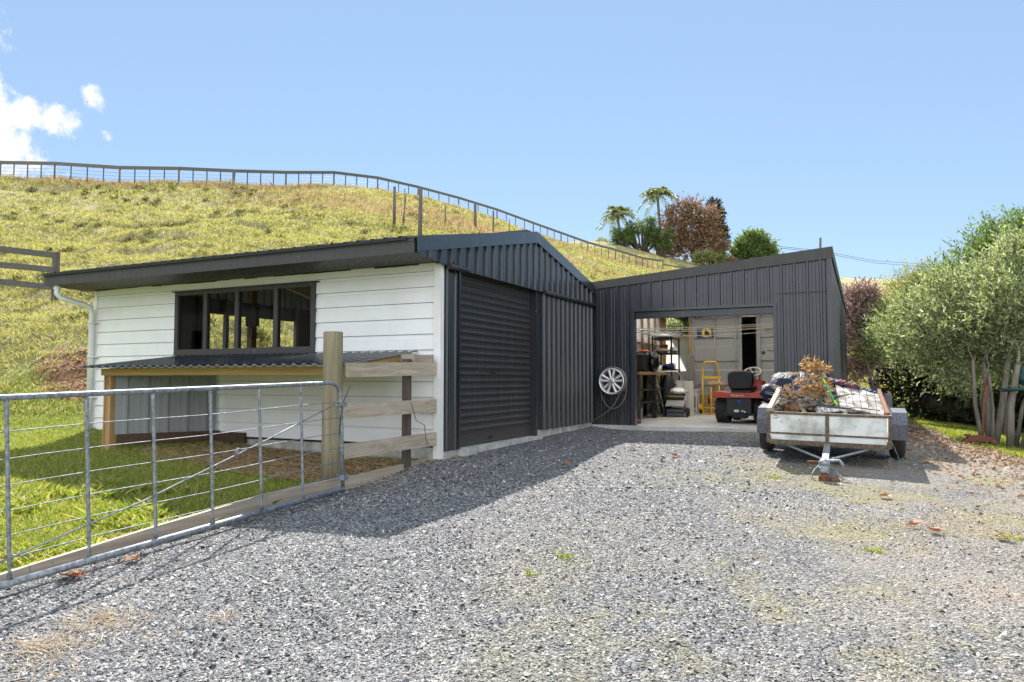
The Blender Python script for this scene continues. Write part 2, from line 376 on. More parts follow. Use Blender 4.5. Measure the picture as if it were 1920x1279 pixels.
    def build(s, name, mats, parent=None, loc=None, label=None, kind=None, cat=None, group=None):
        me = bpy.data.meshes.new(name)
        off = Vector((0, 0, 0))
        if parent is not None: off = ORG.get(parent, off)
        elif loc is not None: off = Vector(loc)
        me.from_pydata([(v[0] - off.x, v[1] - off.y, v[2] - off.z) for v in s.v], [], s.f)
        if not isinstance(mats, (list, tuple)): mats = [mats]
        for m in mats: me.materials.append(M[m] if isinstance(m, str) else m)
        me.polygons.foreach_set('material_index', s.m); me.polygons.foreach_set('use_smooth', s.sm); me.update()
        o = bpy.data.objects.new(name, me); COL.objects.link(o)
        if parent is not None: o.parent = parent
        elif loc is not None: o.location = loc
        ORG[o] = off
        return setp(o, label, cat, group, kind)
def fastmesh(name, V, F, mats, parent=None, loc=(0, 0, 0), matidx=None, smooth=False, attrs=None, label=None, cat=None, group=None, kind=None):
    V = np.asarray(V, np.float32); F = np.asarray(F, np.int32); k = F.shape[1]
    off = ORG[parent] if parent is not None else Vector(loc)
    V = V - np.array(off, np.float32)
    me = bpy.data.meshes.new(name)
    me.vertices.add(len(V)); me.vertices.foreach_set('co', V.ravel())
    me.loops.add(F.size); me.loops.foreach_set('vertex_index', F.ravel())
    me.polygons.add(len(F)); me.polygons.foreach_set('loop_start', np.arange(0, F.size, k, dtype=np.int32))
    try: me.polygons.foreach_set('loop_total', np.full(len(F), k, np.int32))
    except Exception: pass
    if not isinstance(mats, (list, tuple)): mats = [mats]
    for m in mats: me.materials.append(M[m] if isinstance(m, str) else m)
    if matidx is not None: me.polygons.foreach_set('material_index', np.asarray(matidx, np.int32))
    me.polygons.foreach_set('use_smooth', np.full(len(F), bool(smooth)))
    if attrs:
        for an, arr in attrs.items():
            at = me.attributes.new(an, 'FLOAT', 'POINT'); at.data.foreach_set('value', np.asarray(arr, np.float32))
    me.update(calc_edges=True)
    o = bpy.data.objects.new(name, me); COL.objects.link(o)
    if parent is not None: o.parent = parent
    else: o.location = off
    ORG[o] = Vector(off)
    return setp(o, label, cat, group, kind)
def copy_thing(o, loc, rot=None, label=None, scale=None):
    c = o.copy(); COL.objects.link(c); c.location = loc
    if rot is not None: c.rotation_euler = rot
    if scale is not None: c.scale = scale
    if label: c['label'] = label
    for ch in o.children:
        d = ch.copy(); COL.objects.link(d); d.parent = c
        for g in ch.children:
            e = g.copy(); COL.objects.link(e); e.parent = d
    return c

def ribbed(mb, o, u, n, L, zt, zb, sp=.2, rw=.045, rh=.025, start=None, mi=None, minor=True):
    "vertical ribbed sheet; o origin, u along, n outward normal; zt, zb functions of the distance along"
    o, u, n = Vector(o), Vector(u), Vector(n); xs = [(0, 0)]; t = sp * .5 if start is None else start
    while t < L:
        for dx, h in ((-rw / 2, 0), (-rw / 2 + rw * .22, rh), (rw / 2 - rw * .22, rh), (rw / 2, 0)):
            if 0 < t + dx < L: xs.append((t + dx, h))
        if minor:
            for q in (.36, .64):
                for dx, h in ((-.008, 0), (0, .004), (.008, 0)):
                    if 0 < t + sp * q + dx < L: xs.append((t + sp * q + dx, h))
        t += sp
    xs.append((L, 0)); vs = []
    for x, h in xs:
        p = o + u * x + n * h
        vs.append((p.x, p.y, zb(x))); vs.append((p.x, p.y, zt(x)))
    mb.add(vs, [(2 * i, 2 * i + 2, 2 * i + 3, 2 * i + 1) for i in range(len(xs) - 1)], mi)

# ------------------------------------------------------------------ terrain
ctrl = []
def cp(px, py, Z, dz=0): p = P(px, py, Z); ctrl.append((p.x, p.y, p.z + dz))
FENCE = [(-160, 332, 47), (0, 337, 47), (102, 341, 47), (224, 348, 47), (335, 351, 48), (438, 350, 50), (536, 349, 53), (626, 351, 57), (708, 360, 62), (784, 374, 66), (860, 394, 69), (930, 415, 71), (1005, 441, 73), (1055, 460, 74), (1102, 476, 75), (1154, 490, 76), (1205, 502, 78), (1243, 508, 79), (1290, 520, 80)]
for f in FENCE: cp(*f)
for (px, py, Z) in FENCE[:10]:
    p = P(px, py, Z); q = P(px, py, Z + 14); ctrl.append((q.x, q.y, p.z - .4)); q = P(px, py, Z + 60); ctrl.append((q.x, q.y, p.z - 7))
for c in [(1090, 452, 97), (1170, 464, 98), (1234, 477, 98), (1289, 488, 98), (1350, 498, 98), (1480, 515, 98), (1400, 520, 70)]: cp(*c)
for c in [(1100, 470, 140), (1300, 490, 140)]: cp(c[0], c[1] + 25, c[2])
for c in [(103, 557, 19), (-60, 540, 19), (60, 455, 31), (0, 420, 35), (200, 420, 34), (350, 430, 33), (500, 420, 36), (620, 400, 41), (785, 446, 32), (740, 403, 39), (891, 430, 44), (925, 440, 47), (1000, 462, 54), (1060, 495, 57), (1130, 520, 60), (1230, 525, 66), (60, 380, 41), (300, 385, 42), (500, 378, 46),
          (480, 600, 17), (330, 640, 15.5), (560, 640, 18), (200, 505, 22)]: cp(*c)
# right-hand far hill
for c in [(1500, 520, 125), (1600, 523, 125), (1680, 528, 125), (1740, 533, 125), (1850, 545, 130), (1950, 560, 130)]: cp(*c)
for c in [(1500, 560, 165), (1700, 570, 165)]: cp(*c)
for c in [(1600, 600, 75), (1720, 610, 75), (1600, 660, 48)]: cp(*c)
ctrl += [(0, 0, 0), (0, 3, .03), (-2, 3, .03), (2, 3, 0), (-4.7, 5.86, .235), (-4.7, 2.6, .10), (-4.7, 4.2, .18), (-3.3, 4.6, .235), (-3.2, 3.4, .14), (-2, 4.6, .19), (-4.66, 7.7, .41), (-4.66, 10.4, .47), (-4.66, 13.06, .5), (-1.4, 13.06, .51), (-.48, 13.1, .5),
         (-1.2, 10.15, .46), (.4, 10.15, .43), (-.36, 8.2, .37), (-2.5, 7, .35), (-2.5, 10, .46), (3, 8, .25), (2, 12, .3), (1.9, 15, .3), (.9, 21, .42), (2.1, 14.6, .29), (.3, 17, .48), (.2, 24, .5), (3.2, 20, .15), (5, 14, .0), (8, 20, -.3), (12, 12, -.6), (5, 5, -.05), (10, 0, -.5),
         (-7, 7.5, .42), (-9, 6.4, .47), (-9.5, 7.5, .52), (-11.2, 7.6, .6), (-7, 4.8, .34), (-10, 4.5, .42), (-13, 4, .5), (-8, 2.3, .25), (-12.6, 7.6, .70), (-13.6, 7.4, .8), (-13.4, 9.2, 1.7), (-12.2, 9.4, 1.6), (-16, 7.0, 1.3), (-16.5, 8.6, 2.2), (-11.6, 13.2, 1.7), (-7, 13.6, 1.4), (-4.8, 14.5, .9),
         (-4.8, 20, 1.2), (-.4, 20, .5), (-2.5, 25, 1.3), (-6.5, 18, 2.6), (-5, 27, 2.5), (0, 30, 1.2), (5, 32, .8), (-20, 4, 1.3), (-25, 0, 1.2), (-12, -3, 0), (0, -8, -.3), (-20, -15, 0), (15, -15, -.8), (25, 10, -1.5), (20, 30, -1), (0, -60, -3), (-60, -60, 0), (80, -40, -5), (90, 40, -3), (-90, 0, 8)]
CT = np.array(ctrl)
def _k(r): return np.sqrt(r * r + .6 * .6)
_d = np.hypot(CT[:, None, 0] - CT[None, :, 0], CT[:, None, 1] - CT[None, :, 1])
_n = len(CT); A = np.zeros((_n + 1, _n + 1)); A[:_n, :_n] = _k(_d) - np.eye(_n) * .15; A[:_n, _n] = 1; A[_n, :_n] = 1
_w = np.linalg.solve(A, np.append(CT[:, 2], 0))
def vnoise(x, y, s, seed=0):
    "smooth value noise"
    x = np.asarray(x) * s + seed * 17.3; y = np.asarray(y) * s + seed * 5.7
    xi = np.floor(x).astype(int); yi = np.floor(y).astype(int); fx = x - xi; fy = y - yi
    fx = fx * fx * (3 - 2 * fx); fy = fy * fy * (3 - 2 * fy)
    def h(a, b):
        v = np.sin(a * 127.1 + b * 311.7 + seed * 74.7) * 43758.5453; return v - np.floor(v)
    return (h(xi, yi) * (1 - fx) + h(xi + 1, yi) * fx) * (1 - fy) + (h(xi, yi + 1) * (1 - fx) + h(xi + 1, yi + 1) * fx) * fy
def sstep(a, b, x): t = np.clip((x - a) / (b - a), 0, 1); return t * t * (3 - 2 * t)
GRX = lambda y: np.interp(y, [-20, 4, 8, 11.8, 15, 21, 30], [6, 4.6, 3.0, 2.05, 1.35, .75, .5])     # right edge of the gravel
def masks(x, y):
    x = np.asarray(x, float); y = np.asarray(y, float)
    wob = (vnoise(x, y, 1.1, 3) - .5) * .5 + (vnoise(x, y, 4, 4) - .5) * .18
    left = np.where(y < 7.6, sstep(-4.92, -4.86, x), sstep(-4.9, -4.6, x))
    g = left * (1 - sstep(-.15, .15, x - GRX(y) + wob)) * (1 - sstep(25, 27, y))
    dist = np.hypot(x, y)
    hill = np.clip(sstep(1.0, 2.4, base_z(x, y)), 0, 1) * (1 - g)
    dirt = np.exp(-(((x + 12.8) / 2.0) ** 2 + ((y - 8.9) / .75) ** 2)) * 1.2
    dirt = np.maximum(dirt, np.exp(-(((x + 6.3) / 2.0) ** 2 + ((y - 6.9) / .85) ** 2)) * 1.1)
    dirt = np.maximum(dirt, np.exp(-(((x - GRX(y) - .1) / .38) ** 2)) * .62 * (y > 5))
    dirt = np.maximum(dirt, np.exp(-(((x + 5.1) / .35) ** 2)) * (y < 7.6) * .75) * (1 - g)
    return g, hill, np.clip(dirt, 0, 1)
def base_z(x, y):
    x = np.asarray(x, float); y = np.asarray(y, float); sh = x.shape; xf, yf = x.ravel(), y.ravel(); out = np.empty(len(xf))
    for i in range(0, len(xf), 20000):
        r = np.hypot(xf[i:i + 20000, None] - CT[None, :, 0], yf[i:i + 20000, None] - CT[None, :, 1]); out[i:i + 20000] = _k(r) @ _w[:_n] + _w[_n]
    return out.reshape(sh)
def track(x, y):
    "stock tracks following the contours of the hill"
    z = base_z(x, y); n = vnoise(x, y, .16, 23)
    return sstep(.35, .9, np.sin(z * 7.5 + 7 * vnoise(x, y, .12, 24) + 1.5 * vnoise(x, y, .6, 25))) * sstep(.42, .62, n * .75 + vnoise(x, y, .9, 26) * .25)
def ground_z(x, y, full=True):
    x = np.asarray(x, float); y = np.asarray(y, float)
    z = base_z(x, y)
    h = np.clip(sstep(.75, 2.0, z), 0, 1) * sstep(4.6, 7, -x + np.maximum(0, y - 20) * 9)
    near = np.exp(-np.hypot(x, y) / 45)
    # cattle tracks and hummocks
    z = z + h * ((vnoise(x * .45, y * 1.3, .9, 1) - .5) * .36 + (vnoise(x, y, 2.3, 2) - .5) * .16 + (vnoise(x, y, .22, 9) - .5) * .5)
    z = z - h * .16 * track(x, y)
    yard = (1 - h)
    z = z + yard * ((vnoise(x, y, .7, 5) - .5) * .03 + (vnoise(x, y, 2.7, 6) - .5) * .012)
    return z
def gz(x, y): return float(ground_z(np.array([x]), np.array([y]))[0])

def axis_lines(segs):
    out = []
    for a, b, s in segs: out += list(np.arange(a, b, s))
    return np.array(sorted(set(np.round(out, 4))))
xs = axis_lines([(-1500, -400, 150), (-400, -120, 20), (-120, -60, 4), (-60, -22, .7), (-22, -4.86, .22), (-4.86, 4, .15), (4, 12, .5), (12, 40, 2), (40, 120, 6), (120, 500, 30), (500, 1501, 200)])
ys = axis_lines([(-1500, -400, 200), (-400, -60, 30), (-60, -4, 4), (-4, 2, .4), (2, 14, .16), (14, 30, .35), (30, 95, .8), (95, 140, 3), (140, 400, 20), (400, 1501, 200)])
XX, YY = np.meshgrid(xs, ys); ZZ = ground_z(XX, YY)
rr = np.hypot(XX, YY); far = sstep(160, 320, rr); ZZ = ZZ * (1 - far) + far * (-4.)
GG, HH, DD = masks(XX, YY); TT = track(XX, YY) * HH
nx, ny = len(xs), len(ys)
Vt = np.stack([XX.ravel(), YY.ravel(), ZZ.ravel()], 1)
I = np.arange(nx * ny).reshape(ny, nx)
Ft = np.stack([I[:-1, :-1].ravel(), I[:-1, 1:].ravel(), I[1:, 1:].ravel(), I[1:, :-1].ravel()], 1)
cx_, cy_ = Vt[Ft].mean(1)[:, 0], Vt[Ft].mean(1)[:, 1]
inB = (cx_ > -4.8) & (cx_ < -.55) & (cy_ > 13.25) & (cy_ < 24)          # the slab of the open shed
inA = (cx_ > -11.1) & (cx_ < -4.75) & (cy_ > 7.8) & (cy_ < 13)
Vt[:, 2] -= 1.2 * ((Vt[:, 0] > -4.8) & (Vt[:, 0] < -.6) & (Vt[:, 1] > 13.4) & (Vt[:, 1] < 23.5)) + 1.0 * ((Vt[:, 0] > -11.0) & (Vt[:, 0] < -4.9) & (Vt[:, 1] > 7.9) & (Vt[:, 1] < 12.9))
gf = GG.ravel()[Ft].mean(1); zf = Vt[:, 2][Ft].mean(1)
is_gravel = gf > .5
is_hill = (~is_gravel) & ((np.hypot(cx_ + 5, cy_) > 27) | ((cx_ < -4.8) & (zf > .85)) | (cy_ > 26))
is_lawn = ~is_gravel & ~is_hill

def drive_patches(nt, v, gc, k):
    "paler compacted fines, moss and brown litter patches; fixed in place on the drive"
    xyz = nt.nodes.new('ShaderNodeSeparateXYZ'); nt.links.new(v, xyz.inputs[0])
    fines = ramp(nt, [(.40, 0), (.64, 1)], math_n(nt, 'ADD', noise_n(nt, v, .55, 5, .6), math_n(nt, 'MULTIPLY', xyz.outputs[0], .06)))
    gc = mixc(nt, math_n(nt, 'MULTIPLY', fines.outputs[0], .72 * k), gc, (.33, .295, .245))
    moss = ramp(nt, [(.50, 0), (.62, 1)], noise_n(nt, v, .8, 6, .7)); mossw = math_n(nt, 'MULTIPLY', moss.outputs[0], ramp(nt, [(.36, 0), (.52, 1)], math_n(nt, 'ADD', .55, math_n(nt, 'MULTIPLY', xyz.outputs[0], .07))).outputs[0])
    gc = mixc(nt, math_n(nt, 'MULTIPLY', mossw, .58 * k), gc, (.30, .265, .11))
    brown = ramp(nt, [(.54, 0), (.66, 1)], noise_n(nt, v, 1.1, 6, .7)); xr = ramp(nt, [(0, 0), (1, 1)], math_n(nt, 'MULTIPLY', xyz.outputs[0], .6, True))
    return mixc(nt, math_n(nt, 'MULTIPLY', math_n(nt, 'MULTIPLY', brown.outputs[0], xr.outputs[0]), .75 * k), gc, (.27, .155, .09))
def ground_material():
    m, nt, b = new_mat('ground_cover')
    v = coords(nt, kind='Object')
    def attr(n): a = nt.nodes.new('ShaderNodeAttribute'); a.attribute_name = n; return a.outputs['Fac']
    # gravel 
    vo = node(nt, 'ShaderNodeTexVoronoi', i_Scale=62.0); nt.links.new(v, vo.inputs['Vector'])
    vo2 = node(nt, 'ShaderNodeTexVoronoi', i_Scale=130.0); nt.links.new(v, vo2.inputs['Vector'])
    sep = nt.nodes.new('ShaderNodeSeparateColor'); nt.links.new(vo.outputs['Color'], sep.inputs[0])
    st = ramp(nt, [(0, (.06, .064, .072)), (.3, (.12, .123, .13)), (.62, (.20, .20, .203)), (.86, (.31, .30, .28)), (1, (.44, .41, .37))], sep.outputs[0])
    edge = ramp(nt, [(.0, 1), (.55, 1), (.95, .35)], vo.outputs['Distance'])
    gc = mixc(nt, 1.0, st.outputs[0], edge.outputs[0], 'MULTIPLY')
    n_big = noise_n(nt, v, .55, 5, .6); n_mid = noise_n(nt, v, 2.3, 5, .62)
    xyz = nt.nodes.new('ShaderNodeSeparateXYZ'); nt.links.new(v, xyz.inputs[0])
    gc = drive_patches(nt, v, gc, 1.0)
    # grass and dry grass
    ng = noise_n(nt, v, 4.2, 9, .78, .5); ng2 = noise_n(nt, v, .35, 4, .6); ng3 = noise_n(nt, coords(nt, (14, 14, 5)), 1.6, 6, .7)
    grass = ramp(nt, [(.34, (.08, .07, .04)), (.43, (.24, .22, .09)), (.54, (.38, .34, .15)), (.68, (.54, .45, .27))], ng)
    hillc = mixc(nt, math_n(nt, 'MULTIPLY', ramp(nt, [(.45, 0), (.62, 1)], ng2).outputs[0], .6), grass.outputs[0], (.42, .345, .19))
    darkp = ramp(nt, [(.60, 0), (.70, 1)], noise_n(nt, coords(nt, (.7, 1.5, 1)), 1.5, 7, .7)); hillc = mixc(nt, math_n(nt, 'MULTIPLY', darkp.outputs[0], .55), hillc, (.09, .075, .045))
    hillc = mixc(nt, math_n(nt, 'MULTIPLY', attr('track'), .75), hillc, (.13, .10, .065))
    lawn = ramp(nt, [(.32, (.10, .13, .02)), (.5, (.20, .25, .035)), (.7, (.32, .32, .09))], ng3)
    soil = ramp(nt, [(.35, (.13, .075, .04)), (.6, (.32, .18, .09)), (.75, (.44, .27, .14))], noise_n(nt, v, 5, 7, .7))
    gr = mixc(nt, attr('hill'), lawn.outputs[0], hillc)
    dd = ramp(nt, [(.44, 0), (.54, 1)], math_n(nt, 'ADD', attr('dirt'), math_n(nt, 'MULTIPLY', math_n(nt, 'SUBTRACT', n_mid, .5), 1.3)))
    gr = mixc(nt, dd.outputs[0], gr, soil.outputs[0])
    gm = ramp(nt, [(.38, 0), (.62, 1)], math_n(nt, 'ADD', attr('gravel'), math_n(nt, 'MULTIPLY', math_n(nt, 'SUBTRACT', n_mid, .5), .9)))
    col = mixc(nt, gm.outputs[0], gr, gc)
    nt.links.new(col, b.inputs['Base Color']); b.inputs['Roughness'].default_value = .95; b.inputs['Specular IOR Level'].default_value = .2
    h1 = math_n(nt, 'MULTIPLY', math_n(nt, 'SUBTRACT', 1.0, vo.outputs['Distance']), math_n(nt, 'ADD', .3, sep.outputs[1]))
    h1 = math_n(nt, 'ADD', h1, math_n(nt, 'MULTIPLY', vo2.outputs['Distance'], -.35))
    hg = math_n(nt, 'MULTIPLY', math_n(nt, 'ADD', ng, ng3), 3.0)
    hm = nt.nodes.new('ShaderNodeMix'); hm.data_type = 'FLOAT'; nt.links.new(gm.outputs[0], hm.inputs['Factor']); nt.links.new(hg, hm.inputs['A']); nt.links.new(h1, hm.inputs['B'])
    bump_n(nt, hm.outputs['Result'], 1.0, .022, b)
    return m
M['ground'] = ground_material()
def submesh(name, mask):
    F = Ft[mask]; used = np.unique(F); remap = np.full(len(Vt), -1); remap[used] = np.arange(len(used))
    o = fastmesh(name, Vt[used], remap[F], 'ground', smooth=True, attrs={'track': TT.ravel()[used], 'gravel': GG.ravel()[used], 'hill': HH.ravel()[used], 'dirt': DD.ravel()[used]})
    o['kind'] = 'structure'; return o
submesh('gravel_driveway', is_gravel); submesh('lawn', is_lawn); submesh('hillside', is_hill)


# ================================================================== garage (gable roof, white front, dark side)
GX, GY, GL, GB = -4.66, 7.61, -11.22, 13.06          # side wall x, front wall y, far left x, back y
gar = thing('garage', 'long garage with white weatherboard front, dark steel gable side and closed roller door', 'garage', (-8, 10, .5))
WX0, WX1, WZ0, WZ1 = -9.34, -6.63, 1.77, 2.71       # window opening
# weatherboard
mb = MB(); pitch = .196; z = 2.554 - pitch * 10
def plank(mb, x0, x1, z0, zt=9):
    prof = [(GY - .019, z0), (GY - .011, z0 + .146), (GY - .003, z0 + .156), (GY - .002, z0 + .191), (GY + .006, z0 + .191), (GY + .006, z0)]
    prof = [(y, min(q, zt)) for y, q in prof]
    vs = [(x0, y, q) for y, q in prof] + [(x1, y, q) for y, q in prof]; n = 6
    mb.add(vs, [tuple(range(n))[::-1], tuple(range(n, 2 * n))] + [(i, (i + 1) % n, n + (i + 1) % n, n + i) for i in range(n)])
k = 0
while z < 2.84:
    zt = min(z + .197, 2.85)
    if z + .19 > WZ0 and z < WZ1:
        if z < WZ0: plank(mb, GL, -4.74, z, WZ0) if WZ0 - z > .19 else (plank(mb, GL, WX0, z), plank(mb, WX1, -4.74, z), plank(mb, WX0, WX1, z, WZ0))
        elif z + .197 > WZ1: plank(mb, GL, WX0, z), plank(mb, WX1, -4.74, z)
        else: plank(mb, GL, WX0, z), plank(mb, WX1, -4.74, z)
        if z < WZ1 < z + .197: mb.box((WX0, GY - .009, WZ1), (WX1, GY + .01, z + .197))
    else: plank(mb, GL, -4.74, z, zt)
    z += pitch
for i in range(24):      # screw heads
    zz = 2.554 - pitch * (i % 9) + .03; xx = -11 + (i // 9) * 2.2 + .9
    if not (WX0 - .1 < xx < WX1 + .1 and WZ0 - .1 < zz < WZ1 + .1): mb.lathe([(0, .028), (.006, .028), (.008, .02)], (xx, GY, zz), (0, -1, 0), 6)
fw = mb.build('front_wall', 'white_board', gar)
mb = MB(); mb.box((GL + .03, GY + .008, .58), (WX0 + .02, GY + .011, 2.84)); mb.box((WX1 - .02, GY + .008, .58), (GX - .1, GY + .011, 2.84)); mb.box((WX0 + .02, GY + .008, .58), (WX1 - .02, GY + .011, WZ0)); mb.build_split('lap_shade_sheet', 'black', gar)  # black backing put in so the board laps read as shadow lines
mb = MB(); mb.box((-4.752, GY - .034, .43), (GX + .004, GY + .05, 2.83)); mb.box((GL - .03, GY - .03, .55), (GL + .05, GY + .05, 2.83))
for zz in (.62, 1.0, 1.5, 2.0, 2.5): mb.lathe([(0, .039), (.007, .039), (.009, .033)], (-4.70, GY, zz), (0, -1, 0), 6)
mb.build_split('corner_trim', 'white_trim', gar)
mb = MB()
mb.box((GL + .02, GY + .012, .2), (-4.70, GY + .14, .56))
mb.box((GX - .16, GY + .05, .2), (GX - .012, 8.02, .51)); mb.box((GX - .3, 8.02, .2), (GX + .10, 10.50, .515))
for y0, y1 in ((10.50, 11.30), (11.315, 12.12), (12.135, 13.04)): mb.bbox((GX - .16, y0, .2), (GX + .012, y1, .60), .008)
mb.box((GL, 12.9, .2), (GX - .16, 13.06, .55)); mb.box((GL, GY + .2, .2), (GL + .15, 12.9, .55))
mb.build_split('footing', 'concrete', gar)
mb = MB(); mb.box((GL + .15, GY + .14, .35), (GX - .3, 12.9, .53)); mb.build('floor', 'slab', gar)
# dark side panels
zlow = lambda t: .52
mb = MB(); ribbed(mb, (GX, GY + .03, 0), (0, 1, 0), (1, 0, 0), .36, lambda t: 2.83, zlow, .2, .05, .024, .1)
mb.build('side_panel', 'dark_steel', gar)
mb = MB(); mb.box((GX - .02, 7.985, .52), (GX + .035, 8.025, 2.80)); mb.box((GX - .16, 10.41, .52), (GX + .028, 10.455, 2.84)); mb.box((GX - .16, 7.99, .52), (GX - .021, 8.02, 2.80))
mb.box((GX - .16, 10.456, .60), (GX - .01, 10.60, 2.82)); mb.build_split('door_jamb', 'dark_steel', gar)
# roller door
mb = MB(); y0, y1, xd = 8.028, 10.408, GX - .085; prof = [(xd, .525), (xd + .012, .526), (xd + .012, .66), (xd, .665)]; z = .675
while z < 2.83:
    prof += [(xd, z), (xd + .002, z + .035), (xd + .017, z + .047), (xd + .019, z + .066), (xd + .006, z + .078)]; z += .092
vs = [(x, y0, q) for x, q in prof] + [(x, y1, q) for x, q in prof]; n = len(prof)
mb.add(vs, [(i, n + i, n + i + 1, i + 1) for i in range(n - 1)])
door = mb.build('roller_door', 'dark_roller', gar)
mb = MB(); mb.box((xd + .01, 9.13, 1.50), (xd + .03, 9.24, 1.525)); mb.lathe([(0, .035), (.012, .035), (.012, 0)], (xd, 9.10, 1.515), (1, 0, 0), 10); mb.tube([(xd + .02, 9.22, 1.51), (xd + .05, 9.22, 1.51), (xd + .05, 9.26, 1.50)], .006, 6)
mb.box((xd + .01, 9.0, .58), (xd + .028, 9.10, .61)); mb.build_split('handle', 'black', door)
# sliding leaf hung over the right part of the wall
mb = MB(); ribbed(mb, (GX + .035, 10.60, 0), (0, 1, 0), (1, 0, 0), 2.44, lambda t: 2.80, lambda t: .60, .205, .06, .034, .1)
mb.box((GX - .01, 10.602, .60), (GX + .034, 10.63, 2.80)); mb.box((GX - .01, 13.01, .6), (GX + .034, 13.04, 2.8))
mb.build('sliding_door', 'dark_steel', gar)
def rail(y0, y1, cap):
    mb = MB(); x = GX + .095
    mb.tube([(x, y0, 2.80), (x, y1, 2.80)], .036, 12); 
    for q in np.arange(y0 + .15, y1, .5): mb.box((x - .06, q, 2.79), (x - .02, q + .05, 2.87))
    r = mb.build('door_rail', 'dark_roller', gar)
    if cap:
        m2 = MB(); m2.lathe([(0, 0), (.045, 0), (.045, .06), (0, .06)], (x, y1, 2.80), (0, 1, 0), 12); m2.box((x - .01, y1 + .01, 2.74), (x + .03, y1 + .05, 2.80)); m2.build('end_cap', 'white_pvc', r)
rail(7.64, 8.06, False); rail(10.62, 13.22, True)
# gable
EY0, EY1, RY = 6.95, 13.72, 10.33; EZ, RZ = 3.04, 3.715
rz = lambda y: EZ + (RZ - EZ) * (1 - abs(y - RY) / (RY - EY0))
gx = GX + .050
mb = MB()
ribbed(mb, (gx, EY0 + .02, 0), (0, 1, 0), (1, 0, 0), EY1 - EY0 - .04, lambda t: rz(EY0 + .02 + t) - .03, lambda t: 2.80 + .0 * t if t > .68 else 2.80 + (.68 - t) * .10, .235, .045, .032, .28)
mb.build('gable_cladding', 'dark_steel', gar)
def slopebar(mb, x0, x1, dz0, dz1):
    for a, b in ((EY0 - .02, RY), (RY, EY1 + .02)):
        mb.add([(x0, a, rz(a) + dz0), (x1, a, rz(a) + dz0), (x1, a, rz(a) + dz1), (x0, a, rz(a) + dz1), (x0, b, rz(b) + dz0), (x1, b, rz(b) + dz0), (x1, b, rz(b) + dz1), (x0, b, rz(b) + dz1)],
               [(0, 1, 2, 3), (7, 6, 5, 4), (0, 4, 5, 1), (1, 5, 6, 2), (2, 6, 7, 3), (3, 7, 4, 0)])
mb = MB(); slopebar(mb, gx + .036, gx + .042, -.165, .012); slopebar(mb, gx - .09, gx + .0355, -.004, .012)
mb.build('barge_flashing', 'dark_steel', gar)
# roof sheets
mb = MB(); RX0, RX1 = -11.52, gx - .092
def roof_side(a, b):
    t = 0; L = RX1 - RX0; prof = [(0, 0)]
    x = .12
    while x < L - .05:
        prof += [(x - .03, 0), (x - .02, .028), (x + .02, .028), (x + .03, 0)]; x += .2
    prof.append((L, 0)); vs = []
    for dx, h in prof: vs += [(RX0 + dx, a, rz(a) + h), (RX0 + dx, b, rz(b) + h)]
    mb.add(vs, [(2 * i, 2 * i + 2, 2 * i + 3, 2 * i + 1) for i in range(len(prof) - 1)])
roof_side(EY0 - .045, RY); roof_side(RY, EY1)
mb.box((RX0, RY - .12, RZ + .0), (RX1, RY + .12, RZ + .035))
mb.build('roof', 'roof_steel', gar)
mb = MB(); mb.box((RX0, EY0 - .012, 2.862), (gx - .01, EY0 + .012, 3.01)); mb.box((RX0 + .004, EY0 - .02, 2.995), (gx - .012, EY0 + .03, 3.022))
mb.box((RX0 - .004, EY0 + .013, 2.87), (RX0 + .012, RY, 3.03)); mb.build('fascia', 'brown_trim', gar)
mb = MB(); mb.box((RX0 + .02, EY0 - .05, 3.012), (gx - .1, EY0 - .016, 3.034)); mb.box((RX0 + .02, EY0 - .055, 3.03), (gx - .1, EY0 - .045, 3.042)); mb.build('gutter', 'black', gar)
mb = MB(); mb.add([(RX0 + .02, EY0 + .013, 2.868), (gx - .02, EY0 + .013, 2.868), (gx - .02, GY + .02, 2.845), (RX0 + .02, GY + .02, 2.845)], [(0, 3, 2, 1)])
mb.add([(RX0 + .02, EY0 + .013, 2.882), (gx - .02, EY0 + .013, 2.882), (gx - .02, GY + .02, 2.862), (RX0 + .02, GY + .02, 2.862)], [(0, 1, 2, 3)])
mb.build('soffit', 'brown_trim', gar)
# ragged flashing strip below the soffit
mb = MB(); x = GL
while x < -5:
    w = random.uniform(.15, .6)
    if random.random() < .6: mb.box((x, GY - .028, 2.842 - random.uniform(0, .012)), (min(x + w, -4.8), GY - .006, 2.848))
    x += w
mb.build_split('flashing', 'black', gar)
# other walls: left, back with open bays, inner studs
mb = MB()
for y0, y1, z0, z1 in ((GY + .02, 9.66, .55, 9), (12.16, 13.06, .55, 9), (9.66, 12.16, .55, 1.25), (9.66, 12.16, 2.66, 9)):
    ribbed(mb, (GL, y1, 0), (0, -1, 0), (-1, 0, 0), y1 - y0, lambda t: min(z1, rz(y1 - t) - .04), lambda t: z0, .2); mb.add([(GL + .01, y0, z0), (GL + .01, y1, z0), (GL + .01, y1, min(z1, 2.95)), (GL + .01, y0, min(z1, 2.95))], [(0, 1, 2, 3)], 1)
mb.build('left_wall', ['grey_steel', 'black'], gar)
mb = MB()
for y in (9.60, 10.18, 10.88, 11.50, 12.12): mb.box((GL + .02, y, .55), (GL + .10, y + .075, 2.96))
mb.build_split('stud', 'old_wood_z', gar)
mb = MB()
for x0, x1 in ((GL, -10.3), (-8.95 + 2.3, GX - .02)): mb.box((x0, 13.0, .55), (x1, 13.05, 3.08))
mb.box((GL, 12.995, .55), (GX - .02, 13.055, 1.0))
mb.box((GL, 12.99, 2.98), (GX - .02, 13.055, 3.1))
mb.build_split('back_wall', 'black', gar)
mb = MB()
for x in (-10.3, -9.62, -8.9, -8.1, -7.35, -6.7): mb.box((x, 12.93, .55), (x + .07, 12.99, 3.05))
